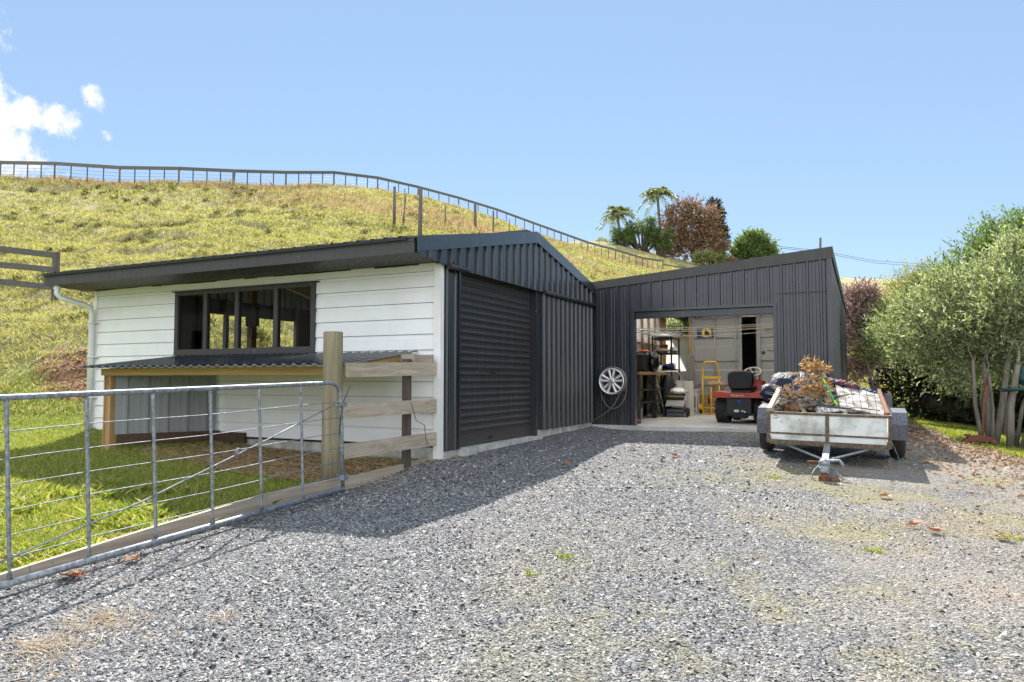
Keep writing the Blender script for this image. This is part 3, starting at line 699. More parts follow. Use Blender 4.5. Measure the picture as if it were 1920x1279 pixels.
mb.build_split('stud', 'stud_z', gar)
mb = MB()
for x in (-10.4, -9.2, -8.0, -6.8, -5.6):
    mb.beam((x, GY + .03, 2.96), (x, RY, rz(RY) - .14), .045, .12); mb.beam((x, RY, rz(RY) - .14), (x, 13.0, 2.98), .045, .12)
mb.build_split('rafter', 'stud_z', gar)
mb = MB(); mb.box((GX - .06, GY + .06, .52), (GX - .05, 8.0, 2.9)); mb.box((GX - .2, 10.62, .52), (GX - .03, 13.0, 2.9)); mb.build_split('inner_lining', 'black', gar)
mb = MB(); mb.add([(GX + .02, GY + .05, 2.84), (GX + .02, 13.0, 2.84), (GX + .02, 13.0, rz(13.0) - .05), (GX + .02, RY, RZ - .05), (GX + .02, GY + .05, rz(GY + .05) - .05)], [(0, 1, 2, 3, 4)]); mb.build('gable_lining', 'black', gar)
# window
win = MB(); t = .055
yo, yi = GY - .045, GY + .03
win.box((WX0, yo, WZ0), (WX1, yi, WZ0 + .075)); win.box((WX0, yo, WZ1 - .05), (WX1, yi, WZ1)); win.box((WX0, yo, WZ0 + .075), (WX0 + .07, yi, WZ1 - .05)); win.box((WX1 - .07, yo, WZ0 + .075), (WX1, yi, WZ1 - .05))
mull = [-8.70, -8.07, -7.33]
for q in mull: win.box((q - .035, yo + .004, WZ0 + .075), (q + .035, yi - .004, WZ1 - .05))
win.box((WX0 - .05, yo - .02, WZ1 + .002), (WX1 + .05, GY + .0, WZ1 + .018)); win.box((WX0 - .01, yo - .012, WZ0 - .012), (WX1 + .01, GY - .0, WZ0 - .001))
wo = win.build('window', 'brown_trim', gar)
gl = MB(); gl.add([(WX0 + .05, GY - .012, WZ0 + .06), (WX1 - .05, GY - .012, WZ0 + .06), (WX1 - .05, GY - .012, WZ1 - .04), (WX0 + .05, GY - .012, WZ1 - .04)], [(0, 1, 2, 3)])
gl.build('pane', 'glass', wo)
# downpipe
mb = MB(); dx, dy = GL + .03, GY - .10
mb.tube([(-11.32, 7.02, 2.87), (-11.32, 7.02, 2.74), (-11.31, 7.06, 2.68), (-11.24, 7.42, 2.60), (-11.215, 7.50, 2.56), (-11.21, 7.52, 2.48), (-11.21, 7.52, .55)], .042, 12)
for q in (1.1, 1.75, 2.3): mb.lathe([(.045, 0), (.05, .0), (.05, .03), (.045, .03)], (-11.21, 7.52, q), (0, 0, 1), 12); mb.box((-11.20, 7.53, q + .005), (-11.12, 7.60, q + .02))
mb.lathe([(.05, 0), (.05, .06)], (-11.32, 7.02, 2.80), (0, 0, 1), 12)
mb.build('downpipe', 'white_pvc', gar)

# things seen through the garage window
ep = thing('meter_box', 'black box with a looped lead fixed inside the garage, seen through the window', 'electric box', (-8.55, 8.3, 2.4))
mb = MB(); mb.bbox((-8.65, 8.28, 2.22), (-8.44, 8.4, 2.58), .02); mb.build('case', 'black', ep)
mb = MB(); mb.tube([(-8.56, 8.3, 2.22), (-8.55, 8.3, 2.08), (-8.49, 8.3, 2.02), (-8.43, 8.3, 2.08), (-8.44, 8.3, 2.24)], .008, 6); mb.build('cord', 'black', ep)
mb = MB(); mb.box((-8.72, 8.40, .53), (-8.62, 8.50, 3.15)); mb.build('post', 'stud_z', ep)

# ================================================================== lean-to shelter against the white wall
sh = thing('lean_to_shelter', 'low timber lean-to with corrugated roof against the white garage wall', 'shelter', (-7, 7, .45))
SX0, SX1, SYF, SZF, SZB = -9.30, -4.98, 6.06, 1.548, 1.735
mb = MB(); prof = []; L = SX1 - SX0; k = 0; xx = 0
while xx < L:
    for dx, h in ((0, 0), (.048, 0), (.058, .012), (.068, .024), (.098, .024), (.108, .012)): prof.append((xx + dx, h))
    xx += .145
prof = [q for q in prof if q[0] <= L]; vs = []
for x, h in prof: vs += [(SX0 + x, SYF, SZF + h), (SX0 + x, GY - .03, SZB + h)]
n = len(prof); vs2 = [(a, b, c - .004) for a, b, c in vs]
mb.add(vs, [(2 * i, 2 * i + 2, 2 * i + 3, 2 * i + 1) for i in range(n - 1)], 0)
mb.add(vs2, [(2 * i, 2 * i + 1, 2 * i + 3, 2 * i + 2) for i in range(n - 1)], 1)
mb.add([p for i in range(n) for p in (vs[2 * i], vs2[2 * i])], [(2 * i, 2 * i + 1, 2 * i + 3, 2 * i + 2) for i in range(n - 1)], 1)
mb.build('roof', ['dark_steel', 'bare_zinc'], sh)
mb = MB(); mb.box((-9.16, 6.30, 1.452), (-5.32, 6.345, 1.545)); mb.build('front_beam', 'pine_x', sh)
mb = MB(); mb.box((-9.12, 6.35, .44), (-9.03, 6.44, 1.452)); mb.box((-9.14, 6.33, .44), (-9.121, 6.45, 1.5)); mb.build('front_post', 'pine_z', sh)
mb = MB()
for x in (-9.1, -7.8, -6.5, -5.08): mb.beam((x, 6.35, SZF - .05), (x, 7.57, SZB - .055), .045, .09)
mb.build_split('rafter', 'pine_x', sh)
mb = MB(); ribbed(mb, (-9.0, 6.40, 0), (.62, 1.17, 0), (1, -.4, 0), .97, lambda t: 1.52 + .12 * t, lambda t: .66, .19, .05, .025)
mb.v = [(-9.0 + (v[0] + 9.0), v[1], v[2]) for v in mb.v]
mb.build('end_panel', 'grey_steel', sh)
mb = MB(); mb.beam((-8.98, 6.42, .60), (-8.33, 7.55, .60), .045, .14); mb.beam((-8.33, 7.55, .58), (-7.85, 7.57, .58), .045, .14); mb.build('base_board', 'brown_stain', sh)

# ================================================================== gate post and rails
gp = MB(); zb = gz(-5.0, 5.95)
gp.lathe([(.0, 0), (.108, 0), (.104, .5), (.102, 1.2), (.1, 1.655), (.094, 1.665), (0, 1.667)], (-5.0, 6.0, zb - .01), (0.0, 0, 1), 22)
gpo = gp.build('gate_post', 'post_wood', None, (-5.0, 6.0, zb), 'thick round timber gate post standing in front of the lean-to', None, 'post')
rf = thing('rail_fence', 'short three-rail timber fence from the round gate post to the garage corner', 'fence', (-4.8, 6.8, .42))
for za, zb_, ya in ((1.42, 1.455, 6.05), (.99, 1.005, 6.02), (.575, .60, 6.0)):
    mb = MB(); mb.beam((-4.862, ya, za + .078), (-4.71, 7.56, zb_ + .078), .028, .155); mb.build('rail', 'rail_wood', rf)
mb = MB(); mb.box((-4.885, 7.10, .36), (-4.812, 7.19, 1.64)); mb.build('post', 'bark_dark', rf)
mb = MB(); mb.box((-4.97, 7.20, 1.585), (-4.79, 7.245, 1.70)); mb.box((-4.98, 7.46, 1.60), (-4.70, 7.5, 1.70)); mb.build_split('cleat', 'rail_wood_x', rf)
mb = MB(); mb.tube([(-4.69, 7.0, 1.13), (-4.68, 7.1, .92), (-4.685, 7.28, .86), (-4.68, 7.3, .7), (-4.69, 7.38, .62)], .004, 5); mb.build('wire', 'cable', rf)

# ================================================================== galvanised gate
gt = thing('farm_gate', 'galvanised tube farm gate with horizontal wires, standing open beside the gravel', 'gate', (-4.68, 5.8, .3))
def gpt(s, h):       # s metres back from the hinge end, h above the bottom tube
    a = .045; return Vector((-4.68 + .012 * math.sin(s * 2), 5.79 - s * math.cos(a) - h * .055, .315 - s * .047 + h * (1 + .0206 * s)))
GHH = 1.055; GLN = 3.75
fr = MB(); rad = .15
top = [gpt(s, GHH + .02 * s * 0) for s in np.linspace(GLN, rad, 9)]
cor = [gpt(rad - rad * math.sin(a), GHH - rad + rad * math.cos(a)) for a in np.linspace(0, PI / 2, 7)[1:]]
fr.tube(top + cor + [gpt(0, .5), gpt(0, 0)], .0195, 12)
fr.tube([gpt(0, 0), gpt(GLN / 2, 0), gpt(GLN, 0)], .0235, 12)
fr.tube([gpt(GLN, 0), gpt(GLN, GHH)], .0195, 12)
fr.build('frame', 'galv', gt)
for i in range(1, 7):
    mb = MB(); s = .508 * i + .07
    if s > GLN - .1: break
    rs = [.018, .010, .012, .0125, .0125, .010, .017]
    hs = [.02, .07, .12, .5, .93, .99, GHH - .015]
    mb.tube([gpt(s, h) for h in hs], [.018, .009, .0125, .0125, .0125, .015, .014], 8); mb.build('upright', 'galv', gt)
for h in (.14, .27, .41, .555, .705, .86):
    mb = MB(); mb.tube([gpt(s, h + .006 * math.sin(s * 3)) for s in np.linspace(0.01, GLN, 10)], .0038, 6); mb.build('wire', 'galv', gt)
mb = MB(); mb.tube([gpt(.02, .86), gpt(1.0, .60) , gpt(2.2, .30), gpt(3.6, .06)], .006, 6)
mb.tube([gpt(1.30, .545), gpt(1.33, .56), gpt(1.36, .50)], .012, 6); mb.build('brace', 'galv', gt)
for h in (.84, .11):
    mb = MB(); c = gpt(0, h); mb.bbox((c.x - .05, c.y - .03, c.z - .025), (c.x + .03, c.y + .06, c.z + .025), .006); mb.tube([(c.x - .05, c.y + .02, c.z), (-4.93, 5.98, c.z)], .009, 6); mb.build('hinge', 'galv', gt)
ct = MB(); c = gpt(0, .80); ct.tube([c + Vector((.0, -.02, -.28)), c + Vector((.02, -.03, -.12)), c + Vector((.025, .0, .05)), c + Vector((.03, .10, .22))], [.004, .006, .005, .003], 6)
ct.build('cable_tie', 'cable', gt)

# timber edging board of the lawn
eb = thing('edging_board', 'long weathered timber edging board between the lawn and the gravel', 'edging', (-4.86, 5, .3))
pts = [(-4.87, y) for y in (1.2, 2.0, 2.9, 3.85, 4.94, 5.85, 6.3, 7.4, 8.0)]; zz = [max(gz(-4.8, y) + .045, .02) for x, y in pts]
zz = [.05, .10, .19, .275, .355, .375, .375, .405, .44]
for a, b in ((0, 2), (2, 4), (4, 6), (6, 8)):
    mb = MB()
    for i in range(a, b): mb.beam((pts[i][0], pts[i][1], zz[i] - .05), (pts[i + 1][0], pts[i + 1][1] - (.004 if i + 1 == b else 0), zz[i + 1] - .05), .04, .13)
    mb.build('board', 'rail_wood', eb)

# ================================================================== open shed (mono-pitch)
BX0, BX1, BY, BYB = -4.66, -.475, 13.06, 24.3
shd = thing('open_shed', 'dark steel shed with a sloping roof and a wide open doorway', 'shed', (-2.5, 16, .5))
OX0, OX1, OZ = -3.80, -1.365, 2.655
ztop = lambda x: 3.225 + (x - BX0) * (3.56 - 3.225) / (BX1 - BX0)
def fpan(x0, x1, zb, zt=None, st=None):
    mb = MB(); ribbed(mb, (x0, BY, 0), (1, 0, 0), (0, -1, 0), x1 - x0, lambda t: ztop(x0 + t) - .1, lambda t: zb, .207, .052, .036, (BX0 + .12 - x0) % .207)
    return mb
a = fpan(BX0 - .03, OX0 - .05, .50); b = fpan(OX0 - .05, OX1 + .05, OZ); c = fpan(OX1 + .05, BX1 - .03, .53)
for q in (b, c):
    o = len(a.v); a.v += q.v; a.f += [tuple(i + o for i in f) for f in q.f]; a.m += q.m; a.sm += q.sm
a.build('front_wall', 'dark_steel', shd)
mb = MB(); mb.box((OX1 + .06, BY - .0415, 2.86), (BX1 - .03, BY - .037, 2.868)); mb.build('sheet_lap', 'black', shd)
for zz in (.75, 1.6, 2.45, 3.0):
    mb = MB()
    for i in range(21):
        x = BX0 + .12 + .207 * i
        if zz < OZ and OX0 - .1 < x < OX1 + .1: continue
        if x < BX1 - .06: mb.lathe([(0, .007), (.006, .005), (.008, 0)], (x, BY - .036, zz + (.0 if zz < 3 else (x - BX0) * .07)), (0, -1, 0), 6)
    o_ = mb.build('screws', 'alloy_dark', shd); o_['kind'] = 'stuff'
mb = MB(); mb.box((OX0 - .055, BY - .044, .50), (OX0, BY + .10, OZ)); mb.box((OX1, BY - .044, .53), (OX1 + .055, BY + .10, OZ)); mb.box((OX0 - .055, BY - .046, OZ - .001), (OX1 + .055, BY + .10, OZ + .045))
mb.build('door_frame', 'dark_steel', shd)
mb = MB(); mb.bbox((OX0 + .002, BY + .03, OZ - .13), (OX1 - .002, BY + .09, OZ - .003), .008); 
for z in (OZ - .10, OZ - .06): mb.box((OX0 + .004, BY + .022, z), (OX1 - .004, BY + .031, z + .02))
hd = mb.build('rolled_up_door', 'dark_steel', shd)
mb = MB(); mb.tube([(-2.72, BY + .03, OZ - .12), (-2.72, BY - .01, OZ - .15), (-2.56, BY - .01, OZ - .15), (-2.56, BY + .03, OZ - .12)], .007, 6); mb.build('handle', 'black', hd)
mb = MB(); mb.box((BX1 - .03, BY - .044, .52), (BX1 + .044, BY + .03, ztop(BX1) - .1)); mb.build('corner_flashing', 'dark_steel', shd)
mb = MB(); ribbed(mb, (BX1, BY + .03, 0), (0, 1, 0), (1, 0, 0), BYB - BY - .03, lambda t: ztop(BX1) - .08, lambda t: .50, .207, .052, .036); mb.build('right_wall', 'dark_steel', shd)
mb = MB()
mb.add([(BX0 + .02, BY - .05, ztop(BX0) - .115), (BX1 + .06, BY - .05, ztop(BX1) - .150), (BX1 + .06, BY - .05, ztop(BX1) + .045), (BX0 + .02, BY - .05, ztop(BX0) + .03),
        (BX0 + .02, BY - .03, ztop(BX0) - .115), (BX1 + .06, BY - .03, ztop(BX1) - .150), (BX1 + .06, BY - .03, ztop(BX1) + .045), (BX0 + .02, BY - .03, ztop(BX0) + .03)], [(0, 1, 2, 3), (7, 6, 5, 4), (0, 4, 5, 1), (1, 5, 6, 2), (2, 6, 7, 3), (3, 7, 4, 0)])
mb.box((BX1 + .045, BY - .029, ztop(BX1) - .150), (BX1 + .0601, BYB, ztop(BX1) + .045)); mb.build('fascia', 'brown_trim', shd)
def roofpart(y0, y1, x0=-5.0, x1=BX1 + .044):
    mb = MB(); mb.add([(x0, y0, ztop(x0)), (x1, y0, ztop(x1)), (x1, y1, ztop(x1)), (x0, y1, ztop(x0)), (x0, y0, ztop(x0) + .02), (x1, y0, ztop(x1) + .02), (x1, y1, ztop(x1) + .02), (x0, y1, ztop(x0) + .02)], [(0, 3, 2, 1), (4, 5, 6, 7), (0, 1, 5, 4), (1, 2, 6, 5), (2, 3, 7, 6), (3, 0, 4, 7)]); return mb
roofpart(BY - .029, 14.0).build('roof', 'roof_steel', shd); roofpart(14.002, 16.4).build('added_skylight', 'clearlite', shd); roofpart(16.402, 16.6).build('roof', 'roof_steel', shd); roofpart(16.602, 18.8).build('added_skylight', 'clearlite', shd); roofpart(18.802, BYB).build('roof', 'roof_steel', shd)  # translucent sheets added to the unseen roof to brighten the interior
SLZ = .55
mb = MB(); mb.box((-4.9, BY - .06, .2), (BX1 - .06, 19.25, SLZ)); mb.build('floor_slab', 'slab', shd)
# inner left wall: studs over white building paper
IX = -4.86
mb = MB(); mb.box((IX - .02, 13.1, SLZ), (IX - .01, 19.3, 3.2)); mb.build_split('building_paper', 'paper', shd)
mb = MB()
for y in np.arange(13.5, 19.3, .62): mb.box((IX, y, SLZ), (IX + .045, y + .06, 3.18))
for z in (1.3, 2.25): mb.box((IX + .02, 13.5, z), (IX + .04, 19.2, z + .05))
mb.build_split('stud', 'stud_z', shd)
# back wall beside the container, with a clear window above and frosted sheet below
mb = MB(); yb = 19.3
mb.box((IX, yb, 2.52), (-4.08, yb + .09, 2.60)); mb.box((-4.15, yb - .02, SLZ), (-4.07, yb + .07, 3.2)); mb.box((-4.86, yb, SLZ), (-4.78, yb + .08, 3.2)); mb.box((IX, yb, 3.1), (-4.08, yb + .09, 3.2))
mb.build('window_frame', 'pine_z', shd)
mb = MB(); mb.box((-4.86, yb + .09, 1.62), (-4.1, yb + .10, 2.52)); mb.build('frosted_sheet', 'clearlite', shd)
mb = MB(); mb.box((-4.86, yb - .06, SLZ), (-4.16, yb - .04, 1.60)); mb.build('lining_board', 'grey_board', shd)
mb = MB(); mb.box((-1.6, 19.3, SLZ), (BX1 - .04, 19.35, 3.4)); mb.box((-4.86, 13.06, .4), (-4.7, 13.1, 3.2)); mb.build_split('back_lining', 'dark_steel', shd)
mb = MB(); 
for y in (14.0, 16.5, 18.8): mb.beam((IX, y, ztop(IX) - .06), (BX1 - .03, y, ztop(BX1) - .06), .05, .1)
mb.build_split('roof_beam', 'stud_z', shd)

# ================================================================== dark house behind the viewer, mirrored in the garage window
hs_ = thing('house', 'dark weatherboard house behind the viewer, seen mirrored in the garage window', 'house', (-25, -9, 0))
mb = MB(); mb.box((-34, -16, -.5), (-17, -8, 5.2)); mb.build('wall', 'dark_roller', hs_)
mb = MB(); mb.prism([(-16.6, 5.2), (-7.3, 5.2), (-12, 7.4)], 0, -34.6, -16.4); mb.build('roof', 'roof_steel', hs_)
for x in (-31, -27.5, -24, -20.5):
    mb = MB(); mb.box((x, -8.04, 1.6), (x + 1.4, -8.0, 3.6)); w_ = mb.build('window', 'white_trim', hs_); mb = MB(); mb.box((x + .08, -8.06, 1.7), (x + 1.32, -8.041, 3.5)); mb.build('pane', 'black_gloss', w_)

# ================================================================== vegetation helpers
def rot_basis(d):
    d = d / (np.linalg.norm(d, axis=1, keepdims=True) + 1e-9)
    a = np.cross(d, rng.normal(size=d.shape)); a /= (np.linalg.norm(a, axis=1, keepdims=True) + 1e-9)
    return d, a, np.cross(d, a)
def leaf_quads(base, direc, length, width, fold=.0):
    "diamond leaves: base point, direction, per-leaf length and width arrays"
    d, a, n = rot_basis(direc); L = length[:, None]; Wd = width[:, None]
    p0 = base; p1 = base + d * L * .45 + a * Wd * .5 + n * L * fold; p2 = base + d * L; p3 = base + d * L * .45 - a * Wd * .5 + n * L * fold
    V = np.stack([p0, p1, p2, p3], 1).reshape(-1, 3); F = np.arange(len(V)).reshape(-1, 4); return V, F
def shoots(centers, radii, nshoot, per, slen, ll, lw, up=.5, shell=.6, spread=.75, seed=1, droop=0.0, zmin=None):
    "shoots of leaves whose roots fill lumpy ellipsoids; returns verts, faces"
    r = np.random.default_rng(seed); centers = np.asarray(centers, float); radii = np.asarray(radii, float)
    if radii.ndim == 1: radii = np.repeat(radii[:, None], 3, 1)
    w = radii.prod(1) ** .67; w /= w.sum(); ci = r.choice(len(centers), nshoot, p=w)
    d = r.normal(size=(nshoot, 3)); d /= np.linalg.norm(d, axis=1, keepdims=True)
    rad = (shell + (1 - shell) * r.random(nshoot)) ** .8
    keep = np.ones(nshoot, bool)
    root = centers[ci] + d * radii[ci] * rad[:, None]
    # lumpy gaps
    g = np.sin(root[:, 0] * 5.1 / radii.mean() + seed) * np.sin(root[:, 1] * 4.3 / radii.mean() + 1.3 * seed) * np.sin(root[:, 2] * 5.7 / radii.mean())
    keep = g > -.35 + .25 * r.random(nshoot)
    root, d, ci = root[keep], d[keep], ci[keep]
    if zmin is not None: k2 = root[:, 2] > zmin; root, d = root[k2], d[k2]
    sd_ = d * spread + np.array([0, 0, up]) + r.normal(size=d.shape) * .35; sd_ /= np.linalg.norm(sd_, axis=1, keepdims=True)
    n = len(root); t = np.linspace(.05, 1, per)
    L = slen * (.6 + .8 * r.random(n))
    pts = root[:, None, :] + sd_[:, None, :] * (t[None, :, None] * L[:, None, None]) + np.array([0, 0, -1.]) * (droop * (t[None, :, None] ** 2) * L[:, None, None])
    ld = sd_[:, None, :] * .9 + r.normal(size=pts.shape) * .6
    N = n * per; ln = ll * (.65 + .7 * r.random(N)); wd = lw * (.7 + .6 * r.random(N))
    V, F = leaf_quads(pts.reshape(-1, 3), ld.reshape(-1, 3), ln, wd, .04)
    # twigs as thin triangles
    side = np.cross(sd_, np.array([0, 0, 1.])); side /= np.linalg.norm(side, axis=1, keepdims=True) + 1e-6
    tw = np.stack([root - side * slen * .012, root + side * slen * .012, root + sd_ * L[:, None], root + sd_ * L[:, None] + side * .001], 1).reshape(-1, 3)
    return V, F, tw
def grow(mb, p, d, L, r, depth, seed, tips, n=4, bend=.25, ratio=.68, spread=.6):
    rr = random.Random(seed); pts = [Vector(p)]; rs = [r]; dd = Vector(d).normalized()
    for i in range(n):
        dd = (dd + Vector((rr.uniform(-1, 1), rr.uniform(-1, 1), rr.uniform(-.4, .8))) * bend * .5).normalized()
        pts.append(pts[-1] + dd * L / n); rs.append(r * (1 - .5 * (i + 1) / n))
    mb.tube(pts, rs, 8 if r > .03 else 5)
    if depth == 0: tips.append(pts[-1]); return
    k = rr.choice([2, 3, 3])
    for i in range(k):
        az = 2 * PI * (i + rr.random() * .6) / k; sp = spread * rr.uniform(.7, 1.3)
        a = dd.cross(Vector((0, 0, 1)));
        if a.length < .1: a = Vector((1, 0, 0))
        a.normalize(); b = dd.cross(a); nd = (dd + (a * math.cos(az) + b * math.sin(az)) * sp).normalized()
        grow(mb, pts[-1 if i < 2 else -2], nd, L * ratio, rs[-1] * .8, depth - 1, seed * 7 + i + 1, tips, n, bend, ratio, spread)

L_OLIVE = leafmat('olive_leaf', [(.05, .075, .03), (.14, .18, .075), (.25, .295, .15), (.42, .45, .31), (.19, .24, .09), (.60, .61, .50)], .42, tcol=(1.35, 1.4, .8))
L_GREEN = leafmat('green_leaf', [(.07, .11, .045), (.12, .17, .06), (.20, .26, .09), (.15, .21, .07)], .35)
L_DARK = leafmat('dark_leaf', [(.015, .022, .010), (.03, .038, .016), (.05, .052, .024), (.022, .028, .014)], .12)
L_PURPLE = leafmat('purple_leaf', [(.15, .10, .095), (.24, .165, .155), (.34, .25, .23), (.22, .17, .11), (.42, .33, .31)], .25, tcol=(1.4, 1, .9))
L_COPPER = leafmat('copper_leaf', [(.14, .08, .05), (.26, .16, .10), (.38, .26, .17), (.20, .12, .08), (.18, .17, .06)], .25, tcol=(1.4, 1.1, .9))
L_SCRUB = leafmat('scrub_leaf', [(.15, .16, .055), (.24, .25, .09), (.34, .33, .15), (.26, .24, .11)], .3)
L_PALM = leafmat('palm_leaf', [(.07, .11, .05), (.13, .18, .07), (.22, .26, .11), (.34, .31, .15)], .25)
L_YUCCA = leafmat('yucca_leaf', [(.04, .075, .025), (.09, .14, .035), (.17, .23, .06), (.06, .10, .03)], .3)
L_ORANGE = leafmat('dead_leaf', [(.32, .17, .06), (.46, .28, .10), (.58, .40, .19), (.24, .14, .07), (.26, .26, .09)], .3, tcol=(1.2, .9, .6))
L_BROWN = leafmat('brown_leaf', [(.16, .06, .03), (.26, .11, .05), (.36, .18, .10)], .15, tcol=(1, .8, .6))
GR_LAWN = leafmat('grass_blade', [(.10, .15, .018), (.18, .24, .03), (.27, .31, .05), (.36, .35, .10), (.42, .35, .17), (.13, .19, .03)], .4, .5)
GR_HILL = leafmat('pasture_blade', [(.17, .16, .065), (.34, .33, .12), (.48, .43, .19), (.62, .53, .33), (.32, .35, .10), (.12, .10, .06), (.56, .48, .28)], .3, .6)
GR_DRY = leafmat('dry_blade', [(.34, .24, .13), (.48, .36, .20), (.58, .46, .28), (.26, .16, .09)], .3, .6, tcol=(1, .9, .7))

def plant(name, label, cat, base, crown, twigs, trunk, leaf, bark='bark', group=None):
    t = thing(name, label, cat, base, group=group)
    V, F = crown
    fastmesh('crown', V, F, leaf, t)
    if twigs is not None and len(twigs): fastmesh('twigs', twigs, np.arange(len(twigs)).reshape(-1, 4), bark, t)
    if trunk is not None: trunk.build('trunk', bark, t)
    return t

# olive-like trees to the right of the drive
def plumps(L): return [(*P(px, py, Z), r, r, r * .9) for px, py, Z, r in L]
def olive(base, stems, lumps, nsh, label, seed, leaf=L_OLIVE, ll=.085, lw=.026, slen=.30, name='olive_tree', cat='tree', per=12, group='grey-green trees along the right of the drive', up=.5, shell=.45):
    mb = MB(); b = Vector(base); b.z = gz(b.x, b.y) - .05
    for i, (dx, dy, top, r, lean) in enumerate(stems):
        p0 = b + Vector((dx, dy, 0)); p1 = p0 + Vector((lean[0], lean[1], top - b.z)); mid = (p0 + p1) / 2 + Vector((random.uniform(-.06, .06), random.uniform(-.06, .06), 0))
        mb.tube([p0, (p0 + mid) / 2, mid, (mid + p1) / 2, p1], [r * 1.25, r * 1.05, r, r * .85, r * .7], 10)
        grow(mb, p1, (lean[0] + random.uniform(-.3, .3), lean[1] + random.uniform(-.3, .3), 1), .32, r * .5, 1, seed * 3 + i, [], 4, .4, .7, .7)
    V, F, tw = shoots([l[:3] for l in lumps], [l[3:] for l in lumps], nsh, per, slen, ll, lw, up=up, seed=seed, shell=shell)
    return plant(name, label, cat, b, (V, F), tw, mb, leaf, group=group)
def lump_cloud(c, R, n, r, seed, zs=1.0):
    rr = random.Random(seed); out = []
    for i in range(n):
        d = Vector((rr.gauss(0, 1), rr.gauss(0, 1), rr.gauss(0, 1))).normalized() * (rr.random() ** .5)
        k = r * rr.uniform(.6, 1.3); out.append((c[0] + d.x * R[0], c[1] + d.y * R[1], c[2] + d.z * R[2], k, k, k * zs))
    return out
olive((1.90, 14.9, .3), [(-.07, 0, 1.75, .034, (-.10, .05)), (.02, .08, 1.7, .042, (.0, .2)), (.10, .0, 1.8, .056, (.26, .1)), (.06, -.05, 1.5, .026, (-.02, -.1))],
      plumps([(1690, 615, 14.5, 0.39), (1730, 592, 14.2, 0.46), (1772, 557, 14, 0.46), (1720, 655, 14, 0.41), (1760, 615, 13.6, 0.46), (1810, 592, 13.6, 0.46), (1790, 660, 13.6, 0.41), (1830, 645, 13.4, 0.41), (1850, 605, 13.5, 0.46), (1830, 542, 14, 0.46), (1760, 685, 13.8, 0.37), (1840, 695, 13.5, 0.26), (1800, 700, 13.8, 0.32), (1800, 727, 13.2, 0.20), (1858, 685, 13.2, 0.23), (1820, 705, 13.1, 0.23), (1850, 650, 12.9, .26), (1820, 620, 12.9, .3), (1870, 615, 12.8, .3)]), 2500, 'silvery green multi-stemmed tree with the rusty trolley jack at its foot', 11)
olive((2.15, 14.35, .3), [(0, 0, 1.65, .058, (.14, .0)), (.12, -.03, 1.75, .036, (.46, .05)), (.08, .1, 1.6, .03, (.36, .2))],
      plumps([(1880, 582, 12.8, 0.46), (1920, 552, 12.6, 0.46), (1900, 620, 12.6, 0.46), (1930, 670, 12.6, 0.39), (1870, 522, 13.2, 0.41), (1912, 482, 13.4, 0.41), (1960, 582, 12.6, 0.55), (1875, 650, 13, 0.35), (1960, 502, 13, 0.55), (1885, 690, 12.8, 0.23), (1915, 700, 12.8, 0.20)]), 1900, 'silvery green tree at the right edge with a dark strap round its trunks', 12)
olive((2.4, 18.6, .2), [(0, 0, 1.6, .09, (.0, .0)), (.3, .1, 1.3, .05, (.2, 0))],
      plumps([(1720, 655, 18, .5), (1790, 700, 17.5, .4), (1820, 725, 17.5, .35), (1665, 640, 18.5, .45), (1870, 715, 17.5, .5), (1720, 600, 18.5, .5)]), 1900, 'rounded green tree growing behind the tree with the trolley jack', 13, slen=.34, ll=.10, lw=.03)
olive((4.3, 18.5, .1), [(0, 0, 2.6, .1, (.0, .0))],
      plumps([(1870, 470, 18, 0.47), (1902, 450, 18, 0.51), (1840, 493, 18.3, 0.42), (1800, 523, 18.5, 0.36), (1920, 508, 18, 0.59), (1762, 538, 18.8, 0.27), (1860, 533, 18.2, 0.51), (1935, 443, 18, 0.42), (1830, 558, 18.4, 0.42)]), 1300, 'tallest dark green tree at the right edge, rising above the other trees', 14, leaf=L_GREEN, slen=.5, ll=.12, lw=.038, up=.9)
# purple shrub and scrub beside the back of the open shed
def scrub(base, c, R, n, r, nsh, label, seed, leaf, name, cat, ll, lw, slen, group=None, stems=5, zs=1, up=.7, bark='bark_dark'):
    b = Vector(base); b.z = gz(b.x, b.y) - .05; mb = MB(); rr = random.Random(seed); RR = (.7, .7, .9) if isinstance(R, list) else R
    for i in range(stems):
        tgt = Vector((c[0] + rr.uniform(-.6, .6) * RR[0], c[1] + rr.uniform(-.6, .6) * RR[1], c[2] + rr.uniform(-.2, .5) * RR[2]))
        mid = (b + tgt) / 2 + Vector((rr.uniform(-.2, .2), rr.uniform(-.2, .2), .1)); mb.tube([b + Vector((rr.uniform(-.1, .1), rr.uniform(-.1, .1), 0)), mid, tgt], [.05, .035, .012], 6)
    lc = R if isinstance(R, list) else lump_cloud(c, R, n, r, seed, zs)
    V, F, tw = shoots([l[:3] for l in lc], [l[3:] for l in lc], nsh, 9, slen, ll, lw, up=up, seed=seed, shell=.35)
    return plant(name, label, cat, b, (V, F), tw, mb, leaf, bark, group)
scrub((.35, 25.0, .5), (.35, 26.5, 2.0), plumps([(1612, 568, 24.6, .42), (1600, 600, 24.5, .5), (1625, 600, 24.5, .5), (1610, 650, 24.5, .5), (1632, 640, 24.5, .42), (1600, 700, 24.5, .4), (1622, 562, 24.5, .3), (1628, 680, 24.5, .35)]), 16, .45, 2200, 'purple leaved shrub growing against the back of the open shed', 21, L_PURPLE, 'purple_shrub', 'shrub', .11, .05, .42)
scrub((1.7, 24.0, .5), (1.75, 24.2, 2.1), plumps([(1652, 605, 24, .5), (1690, 630, 24, .6), (1640, 660, 24, .5), (1680, 590, 24, .45), (1700, 650, 24, .5)]), 16, .55, 1900, 'loose olive-brown bush between the purple shrub and the silvery trees', 22, L_SCRUB, 'bush', 'bush', .10, .035, .5)
